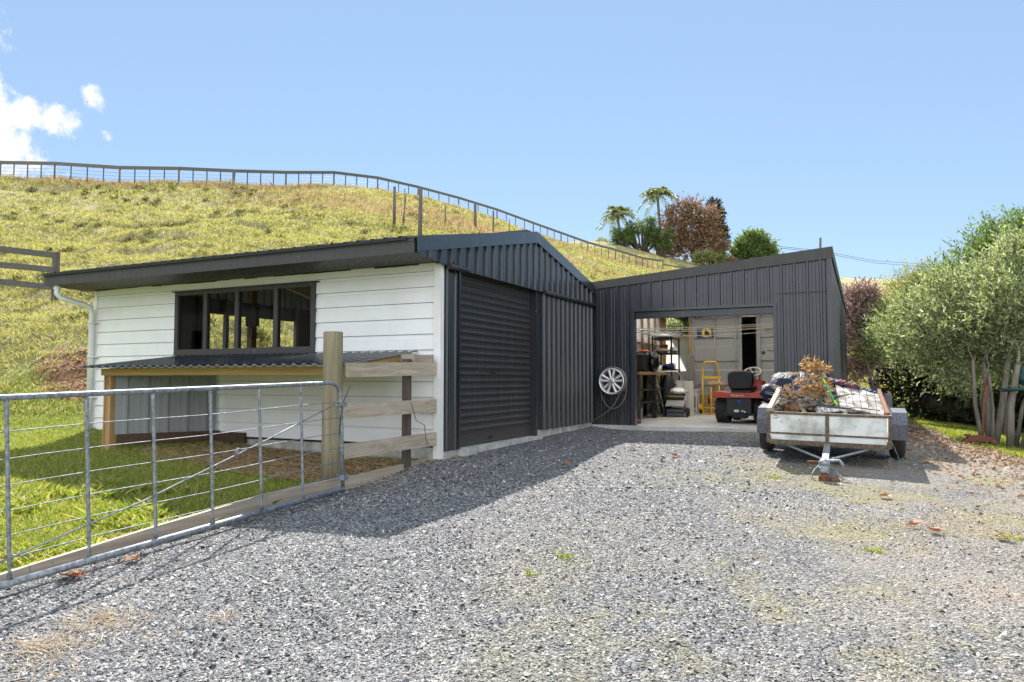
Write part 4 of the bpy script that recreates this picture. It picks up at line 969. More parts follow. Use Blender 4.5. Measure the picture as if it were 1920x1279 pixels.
scrub((4.0, 26.5, .3), (3.4, 27.5, 2.7), plumps([(1712, 550, 26, .5), (1742, 540, 26, .5), (1690, 575, 26, .5), (1735, 575, 26, .6), (1775, 560, 26, .6)]), 18, .65, 1000, 'airy feathery bush reaching up in front of the far hill crest', 23, L_SCRUB, 'bush', 'bush', .14, .04, .7, up=1.0)
# dark shelter hedge
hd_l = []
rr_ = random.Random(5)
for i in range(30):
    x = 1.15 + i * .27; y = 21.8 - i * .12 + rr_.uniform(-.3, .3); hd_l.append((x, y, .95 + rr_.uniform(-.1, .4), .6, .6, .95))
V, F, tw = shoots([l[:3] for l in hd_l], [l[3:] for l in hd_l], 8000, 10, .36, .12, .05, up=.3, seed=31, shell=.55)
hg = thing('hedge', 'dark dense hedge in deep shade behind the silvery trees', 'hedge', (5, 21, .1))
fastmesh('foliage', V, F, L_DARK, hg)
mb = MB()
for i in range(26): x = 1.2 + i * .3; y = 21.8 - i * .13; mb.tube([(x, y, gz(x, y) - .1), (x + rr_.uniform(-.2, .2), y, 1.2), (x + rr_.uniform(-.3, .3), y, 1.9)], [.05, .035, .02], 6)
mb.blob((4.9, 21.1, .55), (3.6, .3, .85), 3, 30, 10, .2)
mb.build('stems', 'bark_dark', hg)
# trees on the skyline behind the hill fence
def G(px, py, Z): p = P(px, py, Z); p.z = min(p.z, gz(p.x, p.y)) ; return p
def palm(px, py, Z, H, lean, seed, label, fr=16, fl=2.6):
    b = G(px, py, Z); b.z -= .5; t = thing('palm_tree', label, 'palm', b, group='palm trees on the skyline'); mb = MB(); rr = random.Random(seed)
    top = b + Vector((lean, 0, H)); mid = (b + top) / 2 + Vector((.15, 0, 0)); mb.tube([b, mid, top - Vector((0, 0, .6)), top], [.24, .19, .17, .26], 10); mb.build('trunk', 'bark', t)
    bs, ds, ls, ws = [], [], [], []; m2 = MB()
    for i in range(fr):
        az = 2 * PI * i / fr + rr.uniform(-.2, .2); el = rr.uniform(.25, 1.35) if i % 3 else rr.uniform(-.2, .5); L = fl * rr.uniform(.8, 1.15)
        d = Vector((math.cos(az) * math.cos(el), math.sin(az) * math.cos(el), math.sin(el))); side = d.cross(Vector((0, 0, 1))).normalized()
        pts = []
        for k in range(13):
            s_ = k / 12; p = top + d * L * s_ + Vector((0, 0, -1)) * (L * .62 * s_ ** 2.1); pts.append(p)
        m2.tube(pts[::3], [.035, .03, .022, .015, .008], 4)
        for k in range(1, 13):
            tn = (pts[k] - pts[k - 1]).normalized(); 
            for q in range(3):
                pp = pts[k - 1].lerp(pts[k], q / 3)
                for sg in (-1, 1):
                    dd = (tn * .55 + side * sg * .8 + Vector((0, 0, -.25 + rr.uniform(-.2, .3)))).normalized()
                    bs.append(pp); ds.append(dd); ls.append(.85 * (1 - .55 * abs(k / 12 - .4)) * rr.uniform(.8, 1.1)); ws.append(.10)
    V, F = leaf_quads(np.array(bs), np.array(ds), np.array(ls), np.array(ws)); fastmesh('crown', V, F, L_PALM, t); m2.build_one = 1
    m2.build('frond_stem', 'bark', t)
palm(1163, 472, 97, 5.5, -.3, 1, 'shorter palm standing left of the other palm on the skyline', 26, 3.0)
palm(1237, 476, 99, 8.9, -.2, 2, 'taller palm between the low palm and the copper tree on the skyline', 30, 3.1)
def bigtree(px, py, Z, c, R, n, r, nsh, leaf, label, name, seed, ll, lw, slen, zs=1, up=.4, cat='tree', stem=.2, group=None):
    b = G(px, py, Z); C_ = b + Vector(c); mb = MB(); tips = []
    grow(mb, b - Vector((0, 0, .5)), (0, 0, 1), c[2] * .75, stem, 2, seed, tips, 4, .25, .7, .6)
    lc = R if isinstance(R, list) else lump_cloud(C_, R, n, r, seed, zs); V, F, tw = shoots([l[:3] for l in lc], [l[3:] for l in lc], nsh, 8, slen, ll, lw, up=up, seed=seed, shell=.4)
    return plant(name, label, cat, b, (V, F), tw, mb, leaf, 'bark_dark', group)
bigtree(1300, 490, 98, (0, 0, 3.9), plumps([(1275, 402, 98, 1.1), (1300, 396, 98, 1.0), (1325, 408, 98, 1.0), (1265, 430, 98, 1.2), (1295, 430, 98, 1.3), (1325, 435, 98, 1.2), (1258, 458, 98, 1.1), (1290, 465, 98, 1.3), (1320, 465, 98, 1.2), (1340, 450, 98, .8), (1250, 410, 98, .6), (1277, 386, 98, .4), (1345, 470, 98, .7), (1252, 482, 97, .8)]), 34, .95, 2700, L_COPPER, 'broad copper-brown tree right of the tall palm on the skyline', 'copper_tree', 41, .34, .16, 1.2)
bigtree(1342, 494, 103, (0, 0, 4.7), plumps([(1337, 386, 103, .5), (1343, 404, 103, .75), (1345, 430, 103, .85), (1350, 455, 103, .75), (1342, 480, 103, .9), (1334, 420, 103, .6), (1352, 440, 103, .6)]), 22, .85, 1800, L_DARK, 'narrow dark evergreen behind the right side of the copper tree', 'evergreen_tree', 42, .34, .14, .8)
bigtree(1412, 505, 104, (0, 0, 2.9), plumps([(1395, 465, 104, 1.0), (1415, 452, 104, 1.0), (1435, 464, 104, .9), (1448, 485, 104, .8), (1385, 485, 104, .8), (1412, 480, 104, 1.2), (1376, 470, 104, .35), (1425, 446, 104, .4), (1402, 444, 104, .35), (1440, 470, 104, .5)]), 20, 1.0, 2200, L_GREEN, 'round fresh green tree above the open shed roof on the skyline', 'green_tree', 43, .36, .18, .9)
def yucca(px, py, Z, H, n, seed, label, w=1.6):
    b = G(px, py, Z); t = thing('yucca', label, 'yucca', b, group='yuccas on the skyline'); rr = random.Random(seed); mb = MB(); bs, ds, ls, ws = [], [], [], []
    for i in range(n):
        top = b + Vector((rr.uniform(-w, w), rr.uniform(-w, w) * .6, H * rr.uniform(.35, 1))); mb.tube([b + Vector((rr.uniform(-.5, .5) * w, rr.uniform(-.3, .3), -.4)), (b + top) / 2, top], [.12, .1, .09], 6)
        for k in range(90):
            d = Vector((rr.gauss(0, 1), rr.gauss(0, 1), rr.gauss(.25, .8))).normalized(); bs.append(top + d * .08); ds.append(d); ls.append(rr.uniform(.55, .95)); ws.append(.07)
    V, F = leaf_quads(np.array(bs), np.array(ds), np.array(ls), np.array(ws)); fastmesh('crown', V, F, L_YUCCA, t); mb.build('trunk', 'bark_dark', t)
yucca(1168, 474, 95, 3.2, 16, 1, 'low yucca clump under the shorter palm', 1.2)
yucca(1203, 480, 95, 4.9, 34, 2, 'tallest bright green yucca clump between the two palms', 2.2)
yucca(1240, 485, 94, 4.0, 20, 3, 'yucca clump at the foot of the taller palm', 1.5)
yucca(1336, 500, 93, 1.7, 8, 4, 'small yucca clump below the copper tree near the shed roof', 1.1)
scrub(G(1322, 498, 92), tuple(G(1322, 498, 92) + Vector((0, 0, 1.0))), (1.2, .8, .3), 8, .45, 400, 'low green bush at the foot of the copper tree', 51, L_SCRUB, 'bush', 'bush', .25, .1, .6)
scrub(G(1130, 462, 99), tuple(G(1130, 462, 99) + Vector((0, 0, .35))), (1.1, .6, .3), 6, .45, 300, 'small bush breaking the skyline left of the palms', 52, L_SCRUB, 'bush', 'bush', .2, .08, .4)
scrub(G(1362, 500, 96), tuple(G(1362, 500, 96) + Vector((0, 0, .7))), (.7, .6, .5), 6, .5, 300, 'small pinkish bush between the evergreen and the fresh green tree', 53, L_COPPER, 'bush', 'bush', .2, .08, .4)
# tree seen through the shed's back window
scrub((-5.6, 22.6, 1.5), (-5.3, 22.8, 2.35), (1.1, .8, .6), 12, .5, 2200, 'green tree seen through the window at the back of the open shed', 54, L_OLIVE, 'tree', 'tree', .11, .045, .5)

# ================================================================== fences on the hill
hf = thing('hill_fence', 'long post and rail fence running along the crest of the hill', 'fence', P(626, 351, 57))
mains = [(-95, 333, 47), (0, 336, 47), (102, 341, 47), (224, 348, 47), (335, 351, 48), (438, 350, 50), (536, 349, 53), (626, 351, 57), (708, 360, 62), (784, 374, 66), (860, 394, 69), (932, 416, 71), (1000, 439, 73), (1052, 459, 74), (1102, 476, 75), (1154, 490, 76), (1205, 502, 78), (1243, 508, 79)]
mp_ = []
for q in mains:
    b = P(*q); g_ = ground_z(np.array([b.x]), np.array([b.y]))[0]; b.z = b.z * .5 + g_ * .5; mp_.append(b)
FH = 1.18
prail = lambda b: b + Vector((0, 0, FH))
for i, b in enumerate(mp_):
    mb = MB(); h = FH + (.12 if i == 5 else .02); w = .13 if i != 5 else .2
    mb.lathe([(w / 2, -.6), (w / 2, h), (0, h + .01)], b, (0, 0, 1), 8); mb.build('post', 'old_wood_z', hf)
for i in range(len(mp_) - 1):
    a, b = mp_[i], mp_[i + 1]; mb = MB(); mb.beam(prail(a) + Vector((0, 0, .03)), prail(b) + Vector((0, 0, .03)), .06, .22); mb.build('rail', 'old_wood_x', hf)
    for k in (1, 2, 3):
        p = a.lerp(b, k / 4); p.z = p.z * .3 + gz(p.x, p.y) * .7; mb = MB(); top = prail(a.lerp(b, k / 4)); mb.box((p.x - .03, p.y - .025, min(p.z - .3, top.z - FH - .2)), (p.x + .03, p.y + .025, top.z)); mb.build('batten', 'old_wood_z', hf)
for h in (.2, .42, .64, .86):
    mb = MB(); mb.tube([b + Vector((0, 0, h)) for b in mp_], .007, 4); mb.build('wire', 'cable', hf)
b0 = mp_[-1]; b1 = P(1285, 516, 80); mb = MB(); mb.beam(prail(b0) + Vector((0, 0, -.35)), b1 + Vector((0, 0, .8)), .05, .15); mb.build('rail', 'old_wood_x', hf)
for i, (px, pt, pb, Z, w, ln, lab) in enumerate([(740, 350, 402, 36, .15, .06, 'old fence post standing alone left of two crooked sticks on the hill'), (789, 355, 446, 32, .19, .14, 'tall leaning old fence post rising above the garage roof'),
        (759, 354, 400, 37, .05, .08, 'thin upright stick beside the lone fence post on the hill'), (762, 362, 408, 37, .06, .45, 'crooked leaning stick on the hill between two old posts'),
        (835, 384, 424, 41, .07, .0, 'short dark stake right of the tall leaning post on the hill'), (868, 408, 442, 41, .05, .0, 'thin stake just above the blue garage gable'),
        (891, 381, 430, 43, .18, .0, 'thick round post on the hill slope touching the crest fence rail'), (925, 395, 442, 46, .12, .0, 'slimmer post on the hill right of the thick round post'), (955, 411, 444, 50, .06, .0, 'thin stake above the peak of the garage gable')]):
    b = P(px - ln * 12, pb, Z); t_ = P(px, pt, Z); g_ = gz(b.x, b.y); mb = MB(); b2 = Vector((b.x, b.y, min(b.z, g_) - .3)); b2 = b + (b - t_).normalized() * max(0.3, (b.z - g_) + .3)
    mb.tube([b2, (b2 + t_) / 2, t_], [w * .55, w * .5, w * .45], 8); o = mb.build('fence_post' if w > .1 else 'stake', 'old_wood_z', None, b, lab, None, 'post' if w > .1 else 'stake', 'old posts and stakes on the hill slope')
# near-left yard fence
lf = thing('paddock_fence', 'grey weathered three-rail fence on the slope at the left edge', 'fence', P(103, 557, 19))
pb_ = P(103, 557, 19); tip = P(103, 472, 19)
mb = MB(); mb.box((pb_.x - .07, pb_.y - .06, pb_.z - .5), (pb_.x + .07, pb_.y + .06, tip.z)); mb.build('post', 'old_wood_z', lf)
dirv = (P(-60, 468, 17.6) - P(103, 472, 19)); dirv.z = 0
p2_ = pb_ + dirv; mb = MB(); mb.box((p2_.x - .07, p2_.y - .06, gz(p2_.x, p2_.y) - .4), (p2_.x + .07, p2_.y + .06, tip.z + .25)); mb.build('post', 'old_wood_z', lf)
for y0, y1 in ((468, 478.5), (499, 506), (530, 539)):
    a = P(-60, y0 - 8, 17.6); b = P(101, y1, 18.93); mb = MB(); mb.beam(a, b, .04, .15); mb.build('rail', 'old_wood_x', lf)
# power pole and lines
pp = thing('power_pole', 'dark power pole top showing above the open shed roof', 'pole', P(1537, 520, 120))
mb = MB(); a = P(1537, 525, 120); b = P(1538, 446, 120); mb.tube([a - Vector((0, 0, 8)), a, b], [.25, .24, .2], 8); mb.build('pole', 'old_wood_z', pp)
for y0, y1, y2 in ((448, 470, 497), (451, 474, 502)):
    mb = MB(); pts = [P(1460, y0 + 14, 105), P(1537, y0 + 22, 120), P(1640, 489 + (y1 - 470), 135), P(1760, y2, 150), P(1900, y2 + 4, 170)]; mb.tube(pts, .035, 4, False); mb.build('power_line', 'cable', pp)

# ================================================================== grass as scattered blades
def blades(x, y, h, w, lean, mat, name, seed, label=None, zoff=-.01, kind='stuff', cat='grass', hpow=1, clump=None):
    r = np.random.default_rng(seed); n = len(x); z = ground_z(x, y) + zoff
    az = r.random(n) * 2 * PI; la = r.random(n) * 2 * PI; H = h * (.5 + r.random(n)); Wd = w * (.6 + .8 * r.random(n)); le = lean * (.2 + r.random(n)) * H
    b = np.stack([x, y, z], 1); sx = np.stack([np.cos(az), np.sin(az), np.zeros(n)], 1) * Wd[:, None] * .5; ln = np.stack([np.cos(la), np.sin(la), np.zeros(n)], 1)
    mid = b + ln * (le * .35)[:, None] + np.array([0, 0, 1.]) * (H * .6)[:, None]; tip = b + ln * le[:, None] + np.array([0, 0, 1.]) * (H * .95)[:, None]
    V = np.stack([b - sx, b + sx, mid + sx * .8, tip, mid - sx * .8], 1).reshape(-1, 3); F = np.arange(len(V)).reshape(-1, 5)
    return fastmesh(name, V, F, mat, label=label, kind=kind, cat=cat)
def lawn_pts(n, seed):
    r = np.random.default_rng(seed); u = r.random(n); x = -4.92 - 9.5 * u ** 1.35; y = 1.9 + 7.2 * r.random(n); return x, y, r
x, y, r = lawn_pts(150000, 3)
G_, H_, D_ = masks(x, y); keep = (G_ < .3) & (r.random(len(x)) > D_ * 1.15) & ~((y > 7.55) & (x > -11.3)) & (vnoise(x, y, 3, 8) + .25 * r.random(len(x)) > .28) & (base_z(x, y) < 1.6)
x, y = x[keep], y[keep]
blades(x, y, .046, .008, .9, GR_LAWN, 'lawn_grass', 4, 'bright green short grass of the lawn behind the farm gate')
x, y, r = lawn_pts(9000, 13); x = -5.0 - (x + 4.92) * -.5 if False else x
k = (np.abs(x + 5.8) < 1.3) & (y < 5.2) & (vnoise(x, y, 2, 18) > .45); xk = np.repeat(x[k], 5) + r.normal(size=k.sum() * 5) * .03; yk = np.repeat(y[k], 5) + r.normal(size=k.sum() * 5) * .03
kk = xk < -4.93
blades(xk[kk], yk[kk], .085, .026, 1.5, GR_LAWN, 'broad_leaf_weeds', 14, 'broad leaved weeds in the lawn close to the farm gate', cat='weeds')
# dry straw under the lean-to and along the rail fence
r = np.random.default_rng(21); n = 16000; x = -9 + 4.15 * r.random(n); y = 6.15 + 1.4 * r.random(n); G_, H_, D_ = masks(x, y); k = r.random(n) < D_ * 1.1 - .05; x, y = x[k], y[k]
blades(x, y, .03, .008, 3.5, GR_DRY, 'dry_straw', 22, 'brown dry straw and thatch on the bare soil under the lean-to', cat='straw', zoff=.004)
# right-hand grass verge
r = np.random.default_rng(31); n = 60000; y = 7 + 17 * r.random(n); x = GRX(y) + .1 + 3.2 * r.random(n) ** 1.3; k = (masks(x, y)[0] < .35); x, y = x[k], y[k]
blades(x, y, .05, .014, .8, GR_LAWN, 'verge_grass', 32, 'mown grass verge between the gravel and the trees')
# pasture: clumped tufts on the hill, size growing with distance
r = np.random.default_rng(41); n = 72000
az = math.radians(90) + YAW + math.radians(38) - math.radians(80) * r.random(n); D = 11 + 78 * r.random(n) ** 1.25
x = D * np.cos(az); y = D * np.sin(az); z = base_z(x, y)
k = (z > .9) & ((x < -4.9) | (y > 27)) & ~((y > 7.4) & (y < 13.8) & (x > -11.4) & (x < -4)); cl = vnoise(x, y, .5, 12) * .6 + vnoise(x, y, 1.6, 15) * .4; k &= (cl > .22) & ~((x > -15) & (x < -10.5) & (y < 9.6) & (y > 8.0)); k &= r.random(len(x)) > track(x, y) * .9; x, y, D = x[k], y[k], D[k]
m = 12; X = np.repeat(x, m); Y = np.repeat(y, m); DD_ = np.repeat(D, m); sp = .035 + DD_ * .0030
X = X + r.normal(size=len(X)) * sp; Y = Y + r.normal(size=len(X)) * sp
blades(X, Y, .06 + DD_ * .0020, .005 + DD_ * .00055, 1.2, GR_HILL, 'pasture_grass', 42, 'tufted yellow-green pasture grass on the hillside', zoff=-.02)
r = np.random.default_rng(44); n = 1500; az = math.radians(90) + YAW + math.radians(38) - math.radians(62) * r.random(n); D = 13 + 50 * r.random(n); x = D * np.cos(az); y = D * np.sin(az); z = base_z(x, y)
k = (z > 1.6) & (x < -5) & ~((y < 13.8) & (x > -11.6)) & (vnoise(x * .5, y * 1.2, .7, 19) > .45); x, y, D = x[k], y[k], D[k]; m = 46; X = np.repeat(x, m) + r.normal(size=len(x) * m) * .11; Y = np.repeat(y, m) + r.normal(size=len(x) * m) * .11
blades(X, Y, .13 + np.repeat(D, m) * .001, .012 + np.repeat(D, m) * .0009, 1.0, leafmat('tussock_blade', [(.05, .05, .022), (.12, .115, .045), (.22, .20, .085), (.10, .12, .03)], .2, .6), 'tussocks', 45, 'darker ungrazed tussocks dotted over the hillside', zoff=-.02)
r = np.random.default_rng(46); n = 260000; az = math.radians(90) + YAW + math.radians(38) - math.radians(66) * r.random(n); D = 10.5 + 30 * r.random(n) ** 1.2; x = D * np.cos(az); y = D * np.sin(az); z = base_z(x, y); G_, H_, D_ = masks(x, y)
k = (z > .8) & (x < -5) & ~((y > 7.3) & (y < 13.8) & (x > -11.6)) & (r.random(n) > D_ * 1.1); x, y, D = x[k], y[k], D[k]
blades(x, y, .05 + D * .0015, .006 + D * .0005, 1.4, GR_HILL, 'short_pasture', 47, 'short grazed grass between the tufts on the near slope', zoff=-.01)
# pale dry grass along the crest fence
r = np.random.default_rng(51); X, Y = [], []
for i in range(len(mp_) - 1):
    n = 900 if i < 9 else 1500; t = r.random(n); off = r.normal(size=n) * (1.0 if i < 9 else 2.5); a, b = mp_[i], mp_[i + 1]; d = Vector((b.y - a.y, a.x - b.x, 0)).normalized()
    X.append(a.x + (b.x - a.x) * t + d.x * off); Y.append(a.y + (b.y - a.y) * t + d.y * off)
blades(np.concatenate(X), np.concatenate(Y), .30, .035, .5, GR_DRY, 'dry_crest_grass', 52, 'pale dry seed grass along the foot of the hill fence')
r = np.random.default_rng(53); n = 4500; pc = [P(830, 430, 42), P(960, 440, 50), P(560, 375, 48), P(100, 700, 13.5)]
X, Y = [], []
for c, s_, k in ((pc[0], 4, 1), (pc[1], 5, 1), (pc[2], 4, .5)):
    q = int(n * k); X.append(c.x + r.normal(size=q) * s_); Y.append(c.y + r.normal(size=q) * s_ * .7)
blades(np.concatenate(X), np.concatenate(Y), .34, .03, .9, GR_DRY, 'dry_tussock_grass', 54, 'pale dry tussock grass on the slope around the old posts')

# ================================================================== gravel stones
def stones_mat():
    m, nt, b = new_mat('stone'); g = nt.nodes.new('ShaderNodeNewGeometry')
    c = ramp(nt, [(0, (.075, .078, .085)), (.25, (.13, .132, .138)), (.55, (.20, .20, .203)), (.8, (.28, .275, .268)), (.94, (.37, .35, .32)), (1, (.52, .48, .42))], g.outputs['Random Per Island'])
    cc_ = drive_patches(nt, coords(nt), c.outputs[0], .8); nt.links.new(cc_, b.inputs['Base Color']); b.inputs['Roughness'].default_value = .7; b.inputs['Specular IOR Level'].default_value = .45; return m
M['stone'] = stones_mat()
def stones(x, y, size, seed, name, label, zo=.0, mat='stone'):
    r = np.random.default_rng(seed); n = len(x); z = ground_z(x, y) + zo
    base = np.array([[1, 0, -.1], [.25, .95, .05], [-.9, .35, -.05], [-.5, -.8, .08], [.45, -.75, -.08], [.2, .1, .55], [-.2, -.1, -.6]])
    F0 = np.array([[0, 1, 5], [1, 2, 5], [2, 3, 5], [3, 4, 5], [4, 0, 5]])
    pts = base[None] * (1 + .35 * r.normal(size=(n, 7, 1))) + .12 * r.normal(size=(n, 7, 3))
    s = size * np.exp(r.normal(size=n) * .38); sc = np.stack([s, s * (.5 + .4 * r.random(n)), s * (.35 + .35 * r.random(n))], 1); pts = pts * sc[:, None, :]
    a = r.random(n) * 2 * PI; ca, sa = np.cos(a), np.sin(a); tx = r.normal(size=n) * .35; ty = r.normal(size=n) * .35
    pts[:, :, 2] += pts[:, :, 0] * tx[:, None] + pts[:, :, 1] * ty[:, None]
    X = pts[:, :, 0] * ca[:, None] - pts[:, :, 1] * sa[:, None]; Y = pts[:, :, 0] * sa[:, None] + pts[:, :, 1] * ca[:, None]
    V = np.stack([X + x[:, None], Y + y[:, None], pts[:, :, 2] + (z + s * .12)[:, None]], 2)[:, :6].reshape(-1, 3)
    F = (np.arange(n)[:, None, None] * 6 + F0[None]).reshape(-1, 3)
    return fastmesh(name, V, F, mat, label=label, cat='gravel', kind='stuff')
def gravel_pts(n, seed, d0, d1, p=1.0):
    r = np.random.default_rng(seed); az = math.radians(90) + YAW + math.radians(39) - math.radians(78) * r.random(n); D = d0 + (d1 - d0) * r.random(n) ** p
    x = D * np.cos(az); y = D * np.sin(az); k = masks(x, y)[0] > .5; k &= ~((y > 13.0) & (x < -.4)) & ~((x < -4.5) & (y > 7.5)) ; return x[k], y[k]
def thin(x, y, seed):
    r = np.random.default_rng(seed); q = .95 - .74 * sstep(-2.2, .8, x + (vnoise(x, y, .9, 33) - .5) * 2.6) - .25 * sstep(.45, .75, vnoise(x, y, .8, 34)); k = r.random(len(x)) < q; return x[k], y[k]
x, y = thin(*gravel_pts(330000, 61, 2.4, 7.5, 1.25), 1); stones(x, y, .0072, 62, 'gravel_stones', 'grey crushed stone chips lying on the drive')
x, y = thin(*gravel_pts(90000, 63, 7, 16, 1.1), 2); stones(x, y, .0105, 64, 'gravel_stones', 'smaller looking grey stone chips on the far part of the drive')

r = np.random.default_rng(81); n = 5000; x = -12.7 + r.normal(size=n) * 1.3; y = 8.95 + r.normal(size=n) * .5; k = (masks(x, y)[2] > .45) & ~((x > -11.35) & (y > 7.4)); x, y = x[k], y[k]
M['clay'] = mottled('clay', (.30, .165, .085), (.50, .33, .19), .95, 0, 9, .8, .02)
stones(x, y, .017, 82, 'clay_clods', 'crumbling orange-brown clay clods on the bare bank left of the garage', 0, 'clay')

# ================================================================== alloy wheel used as a hose hanger
WY = 12.80; wc = Vector((-4.185, WY, 1.365))
hw = thing('alloy_wheel', 'silver alloy wheel hung on the dark steel wall as a hose hanger', 'wheel', (-4.185, 13.0, 1.365))
mb = MB(); AX = (0, 1, 0)
mb.lathe([(.215, .012), (.222, 0), (.236, -.004), (.243, .004), (.242, .02), (.222, .03), (.216, .07), (.205, .12), (.216, .18), (.235, .20), (.205, .195), (.195, .12), (.205, .05), (.213, .03), (.215, .012)], wc, AX, 40); mb.build('rim', 'alloy', hw)
mb = MB()
for k in range(5):
    for sg in (-1, 1):
        a = 2 * PI * k / 5 + PI / 2; a0 = a + sg * .30; a1 = a + sg * .24
        def pt(r, an, dy): return Vector((wc.x + r * math.cos(an), wc.y + dy, wc.z + r * math.sin(an)))
        i0, o0 = pt(.052, a0 + .0, .018), pt(.217, a1, .010)
        d = (o0 - i0).normalized(); s = Vector((-d.z, 0, d.x)); w0, w1 = .013, .025
        vs = [i0 + s * w0, i0 - s * w0, o0 - s * w1, o0 + s * w1]; bk = [v + Vector((0, .028, 0)) for v in [i0 + s * w0 * 1.5, i0 - s * w0 * 1.5, o0 - s * w1 * 1.2, o0 + s * w1 * 1.2]]
        ridge = [i0 + Vector((0, -.010, 0)), o0 + Vector((0, -.006, 0))]
        mb.add(vs + bk + ridge, [(0, 8, 9, 3), (8, 1, 2, 9), (1, 5, 6, 2), (0, 3, 7, 4), (4, 7, 6, 5)])
mb.build('spokes', 'alloy', hw)
mb = MB(); mb.lathe([(0, .006), (.034, .006), (.060, .012), (.066, .03), (.066, .1)], wc, AX, 24)
hub = mb.build('hub', 'alloy', hw)
for k in range(5):
    a = 2 * PI * (k + .5) / 5 + PI / 2; m2 = MB(); m2.lathe([(0, 0), (.008, 0), (.0085, .01)], wc + Vector((.048 * math.cos(a), .004, .048 * math.sin(a))), AX, 8); m2.build('bolt_hole', 'black', hub)
mb = MB(); mb.lathe([(0, -.002), (.024, -.002), (.025, .006)], wc + Vector((0, 0, 0)), AX, 20, 0)
for q in range(4):
    vs = [wc + Vector((0, -.003, 0))] + [wc + Vector((.016 * math.cos(q * PI / 2 + t), -.003, .016 * math.sin(q * PI / 2 + t))) for t in np.linspace(0, PI / 2, 7)]
    mb.add(vs, [tuple(range(8))], 1 if q % 2 else 2)
mb.build('centre_cap', ['black_gloss', 'navy', 'white_paint'], hw)
mb = MB(); mb.lathe([(.0, .19), (.19, .19), (.19, .13), (0, .13)], wc, AX, 24); mb.build('backing', 'rust', hw)
hs = MB(); pts = []
for t in np.linspace(0, 2 * PI * 5.0, 150):
    r = .255 + .006 * math.sin(t * .7); pts.append(wc + Vector((r * math.sin(t), .05 + .022 * t / (2 * PI), r * math.cos(t) + .006)))
c1 = wc
loop = [c1 + Vector(p) for p in [(-.235, .10, -.1), (-.215, .10, -.28), (-.13, .09, -.44), (.0, .07, -.50), (.12, .08, -.46), (.22, .09, -.32), (.262, .1, -.12), (.25, .1, .06)]]
def smooth_path(p, n=6):
    out = []; k = len(p)
    for i in range(k - 1):
        a, b, c, d = p[max(i - 1, 0)], p[i], p[i + 1], p[min(i + 2, k - 1)]
        for j in range(n):
            t = j / n; out.append(.5 * ((2 * b) + (c - a) * t + (2 * a - 5 * b + 4 * c - d) * t * t + (3 * b - a - 3 * c + d) * t ** 3))
    out.append(p[-1]); return out
hs.tube(pts, .011, 6); hs.tube(smooth_path(loop), .010, 6)
hs.tube(smooth_path([c1 + Vector(p) for p in [(.16, .06, -.2), (.04, .05, -.42), (-.06, .05, -.53), (-.22, .07, -.64), (-.36, .12, -.72), (-.44, .14, -.77)]]), .011, 6)
hs.build('garden_hose', 'hose', None, (-4.185, 12.95, 1.365), 'brown garden hose coiled behind the alloy wheel with a loop hanging below', None, 'hose')

# ================================================================== container inside the open shed
ct_ = thing('shipping_container', 'grey shipping container with its doors ajar at the back of the open shed', 'container', (-2.9, 19.6, .55))
CX0, CX1, CYF, CZ0, CZ1 = -4.12, -1.62, 19.3, .57, 3.14
mb = MB(); mb.box((CX0, CYF + .03, CZ0), (CX0 + .1, CYF + .15, CZ1)); mb.box((CX1 - .1, CYF + .03, CZ0), (CX1, CYF + .15, CZ1)); mb.box((CX0 + .1, CYF + .03, CZ1 - .1), (CX1 - .1, CYF + .15, CZ1)); mb.box((CX0 + .1, CYF + .03, CZ0), (CX1 - .1, CYF + .15, CZ0 + .14))
mb.build('frame', 'cont_grey', ct_)
mb = MB(); ribbed(mb, (CX0 + .02, CYF + .15, 0), (0, 1, 0), (1, 0, 0), 4.6, lambda t: CZ1 - .05, lambda t: CZ0, .28, .1, .03, minor=False); ribbed(mb, (CX1 - .02, CYF + .15, 0), (0, 1, 0), (-1, 0, 0), 4.6, lambda t: CZ1 - .05, lambda t: CZ0, .28, .1, .03, minor=False)
mb.box((CX0, CYF + .15, CZ1 - .06), (CX1, CYF + 4.8, CZ1 - .01)); mb.box((CX0, CYF + 4.7, CZ0), (CX1, CYF + 4.8, CZ1 - .07)); mb.box((CX0 + .03, CYF + .16, CZ0), (CX1 - .03, CYF + 4.69, CZ0 + .12)); mb.build('walls', 'cont_grey', ct_)
def leaf(x0, x1, dy, name, bars, rot=0):
    z0, z1 = CZ0 + .10, CZ1 - .09; yb_ = CYF + dy; mb = MB(); mb.box((x0, yb_, z0), (x1, yb_ + .03, z1))
    bands = [(z1 - .06, z1)] + [(z1 - k, z1 - k + .30) for k in (.92, 1.54, 2.16)]
    prev = z1
    for k in (.0, .60, 1.22, 1.84):       # raised panels between recessed bands
        zt_, zb_ = z1 - k - (.17 if k else .05), z1 - k - .60; zb_ = max(zb_, z0 + .03)
        mb.add([(x0 + .06, yb_ - .002, zb_), (x1 - .06, yb_ - .002, zb_), (x1 - .085, yb_ - .034, zb_ + .035), (x0 + .085, yb_ - .034, zb_ + .035), (x0 + .06, yb_ - .002, zt_), (x1 - .06, yb_ - .002, zt_), (x1 - .085, yb_ - .034, zt_ - .035), (x0 + .085, yb_ - .034, zt_ - .035)],
               [(0, 1, 2, 3), (7, 6, 5, 4), (3, 2, 6, 7), (0, 3, 7, 4), (1, 5, 6, 2)])
    L_ = mb.build('door', 'cont_grey', ct_)
    for bx in bars:
        m2 = MB(); m2.tube([(bx, yb_ - .055, z0 + .02), (bx, yb_ - .055, z1 - .01)], .019, 8)
        for zz in (z1 - .03, z1 - .42, 1.62, z0 + .3): m2.box((bx - .045, yb_ - .068, zz - .03), (bx + .045, yb_ - .033, zz + .03))
        m2.build('locking_bar', 'cont_grey', L_)
    return L_, z0, z1
LA, z0, z1 = leaf(CX0 + .04, -2.80, 0, 'door', (-3.47, -2.95))
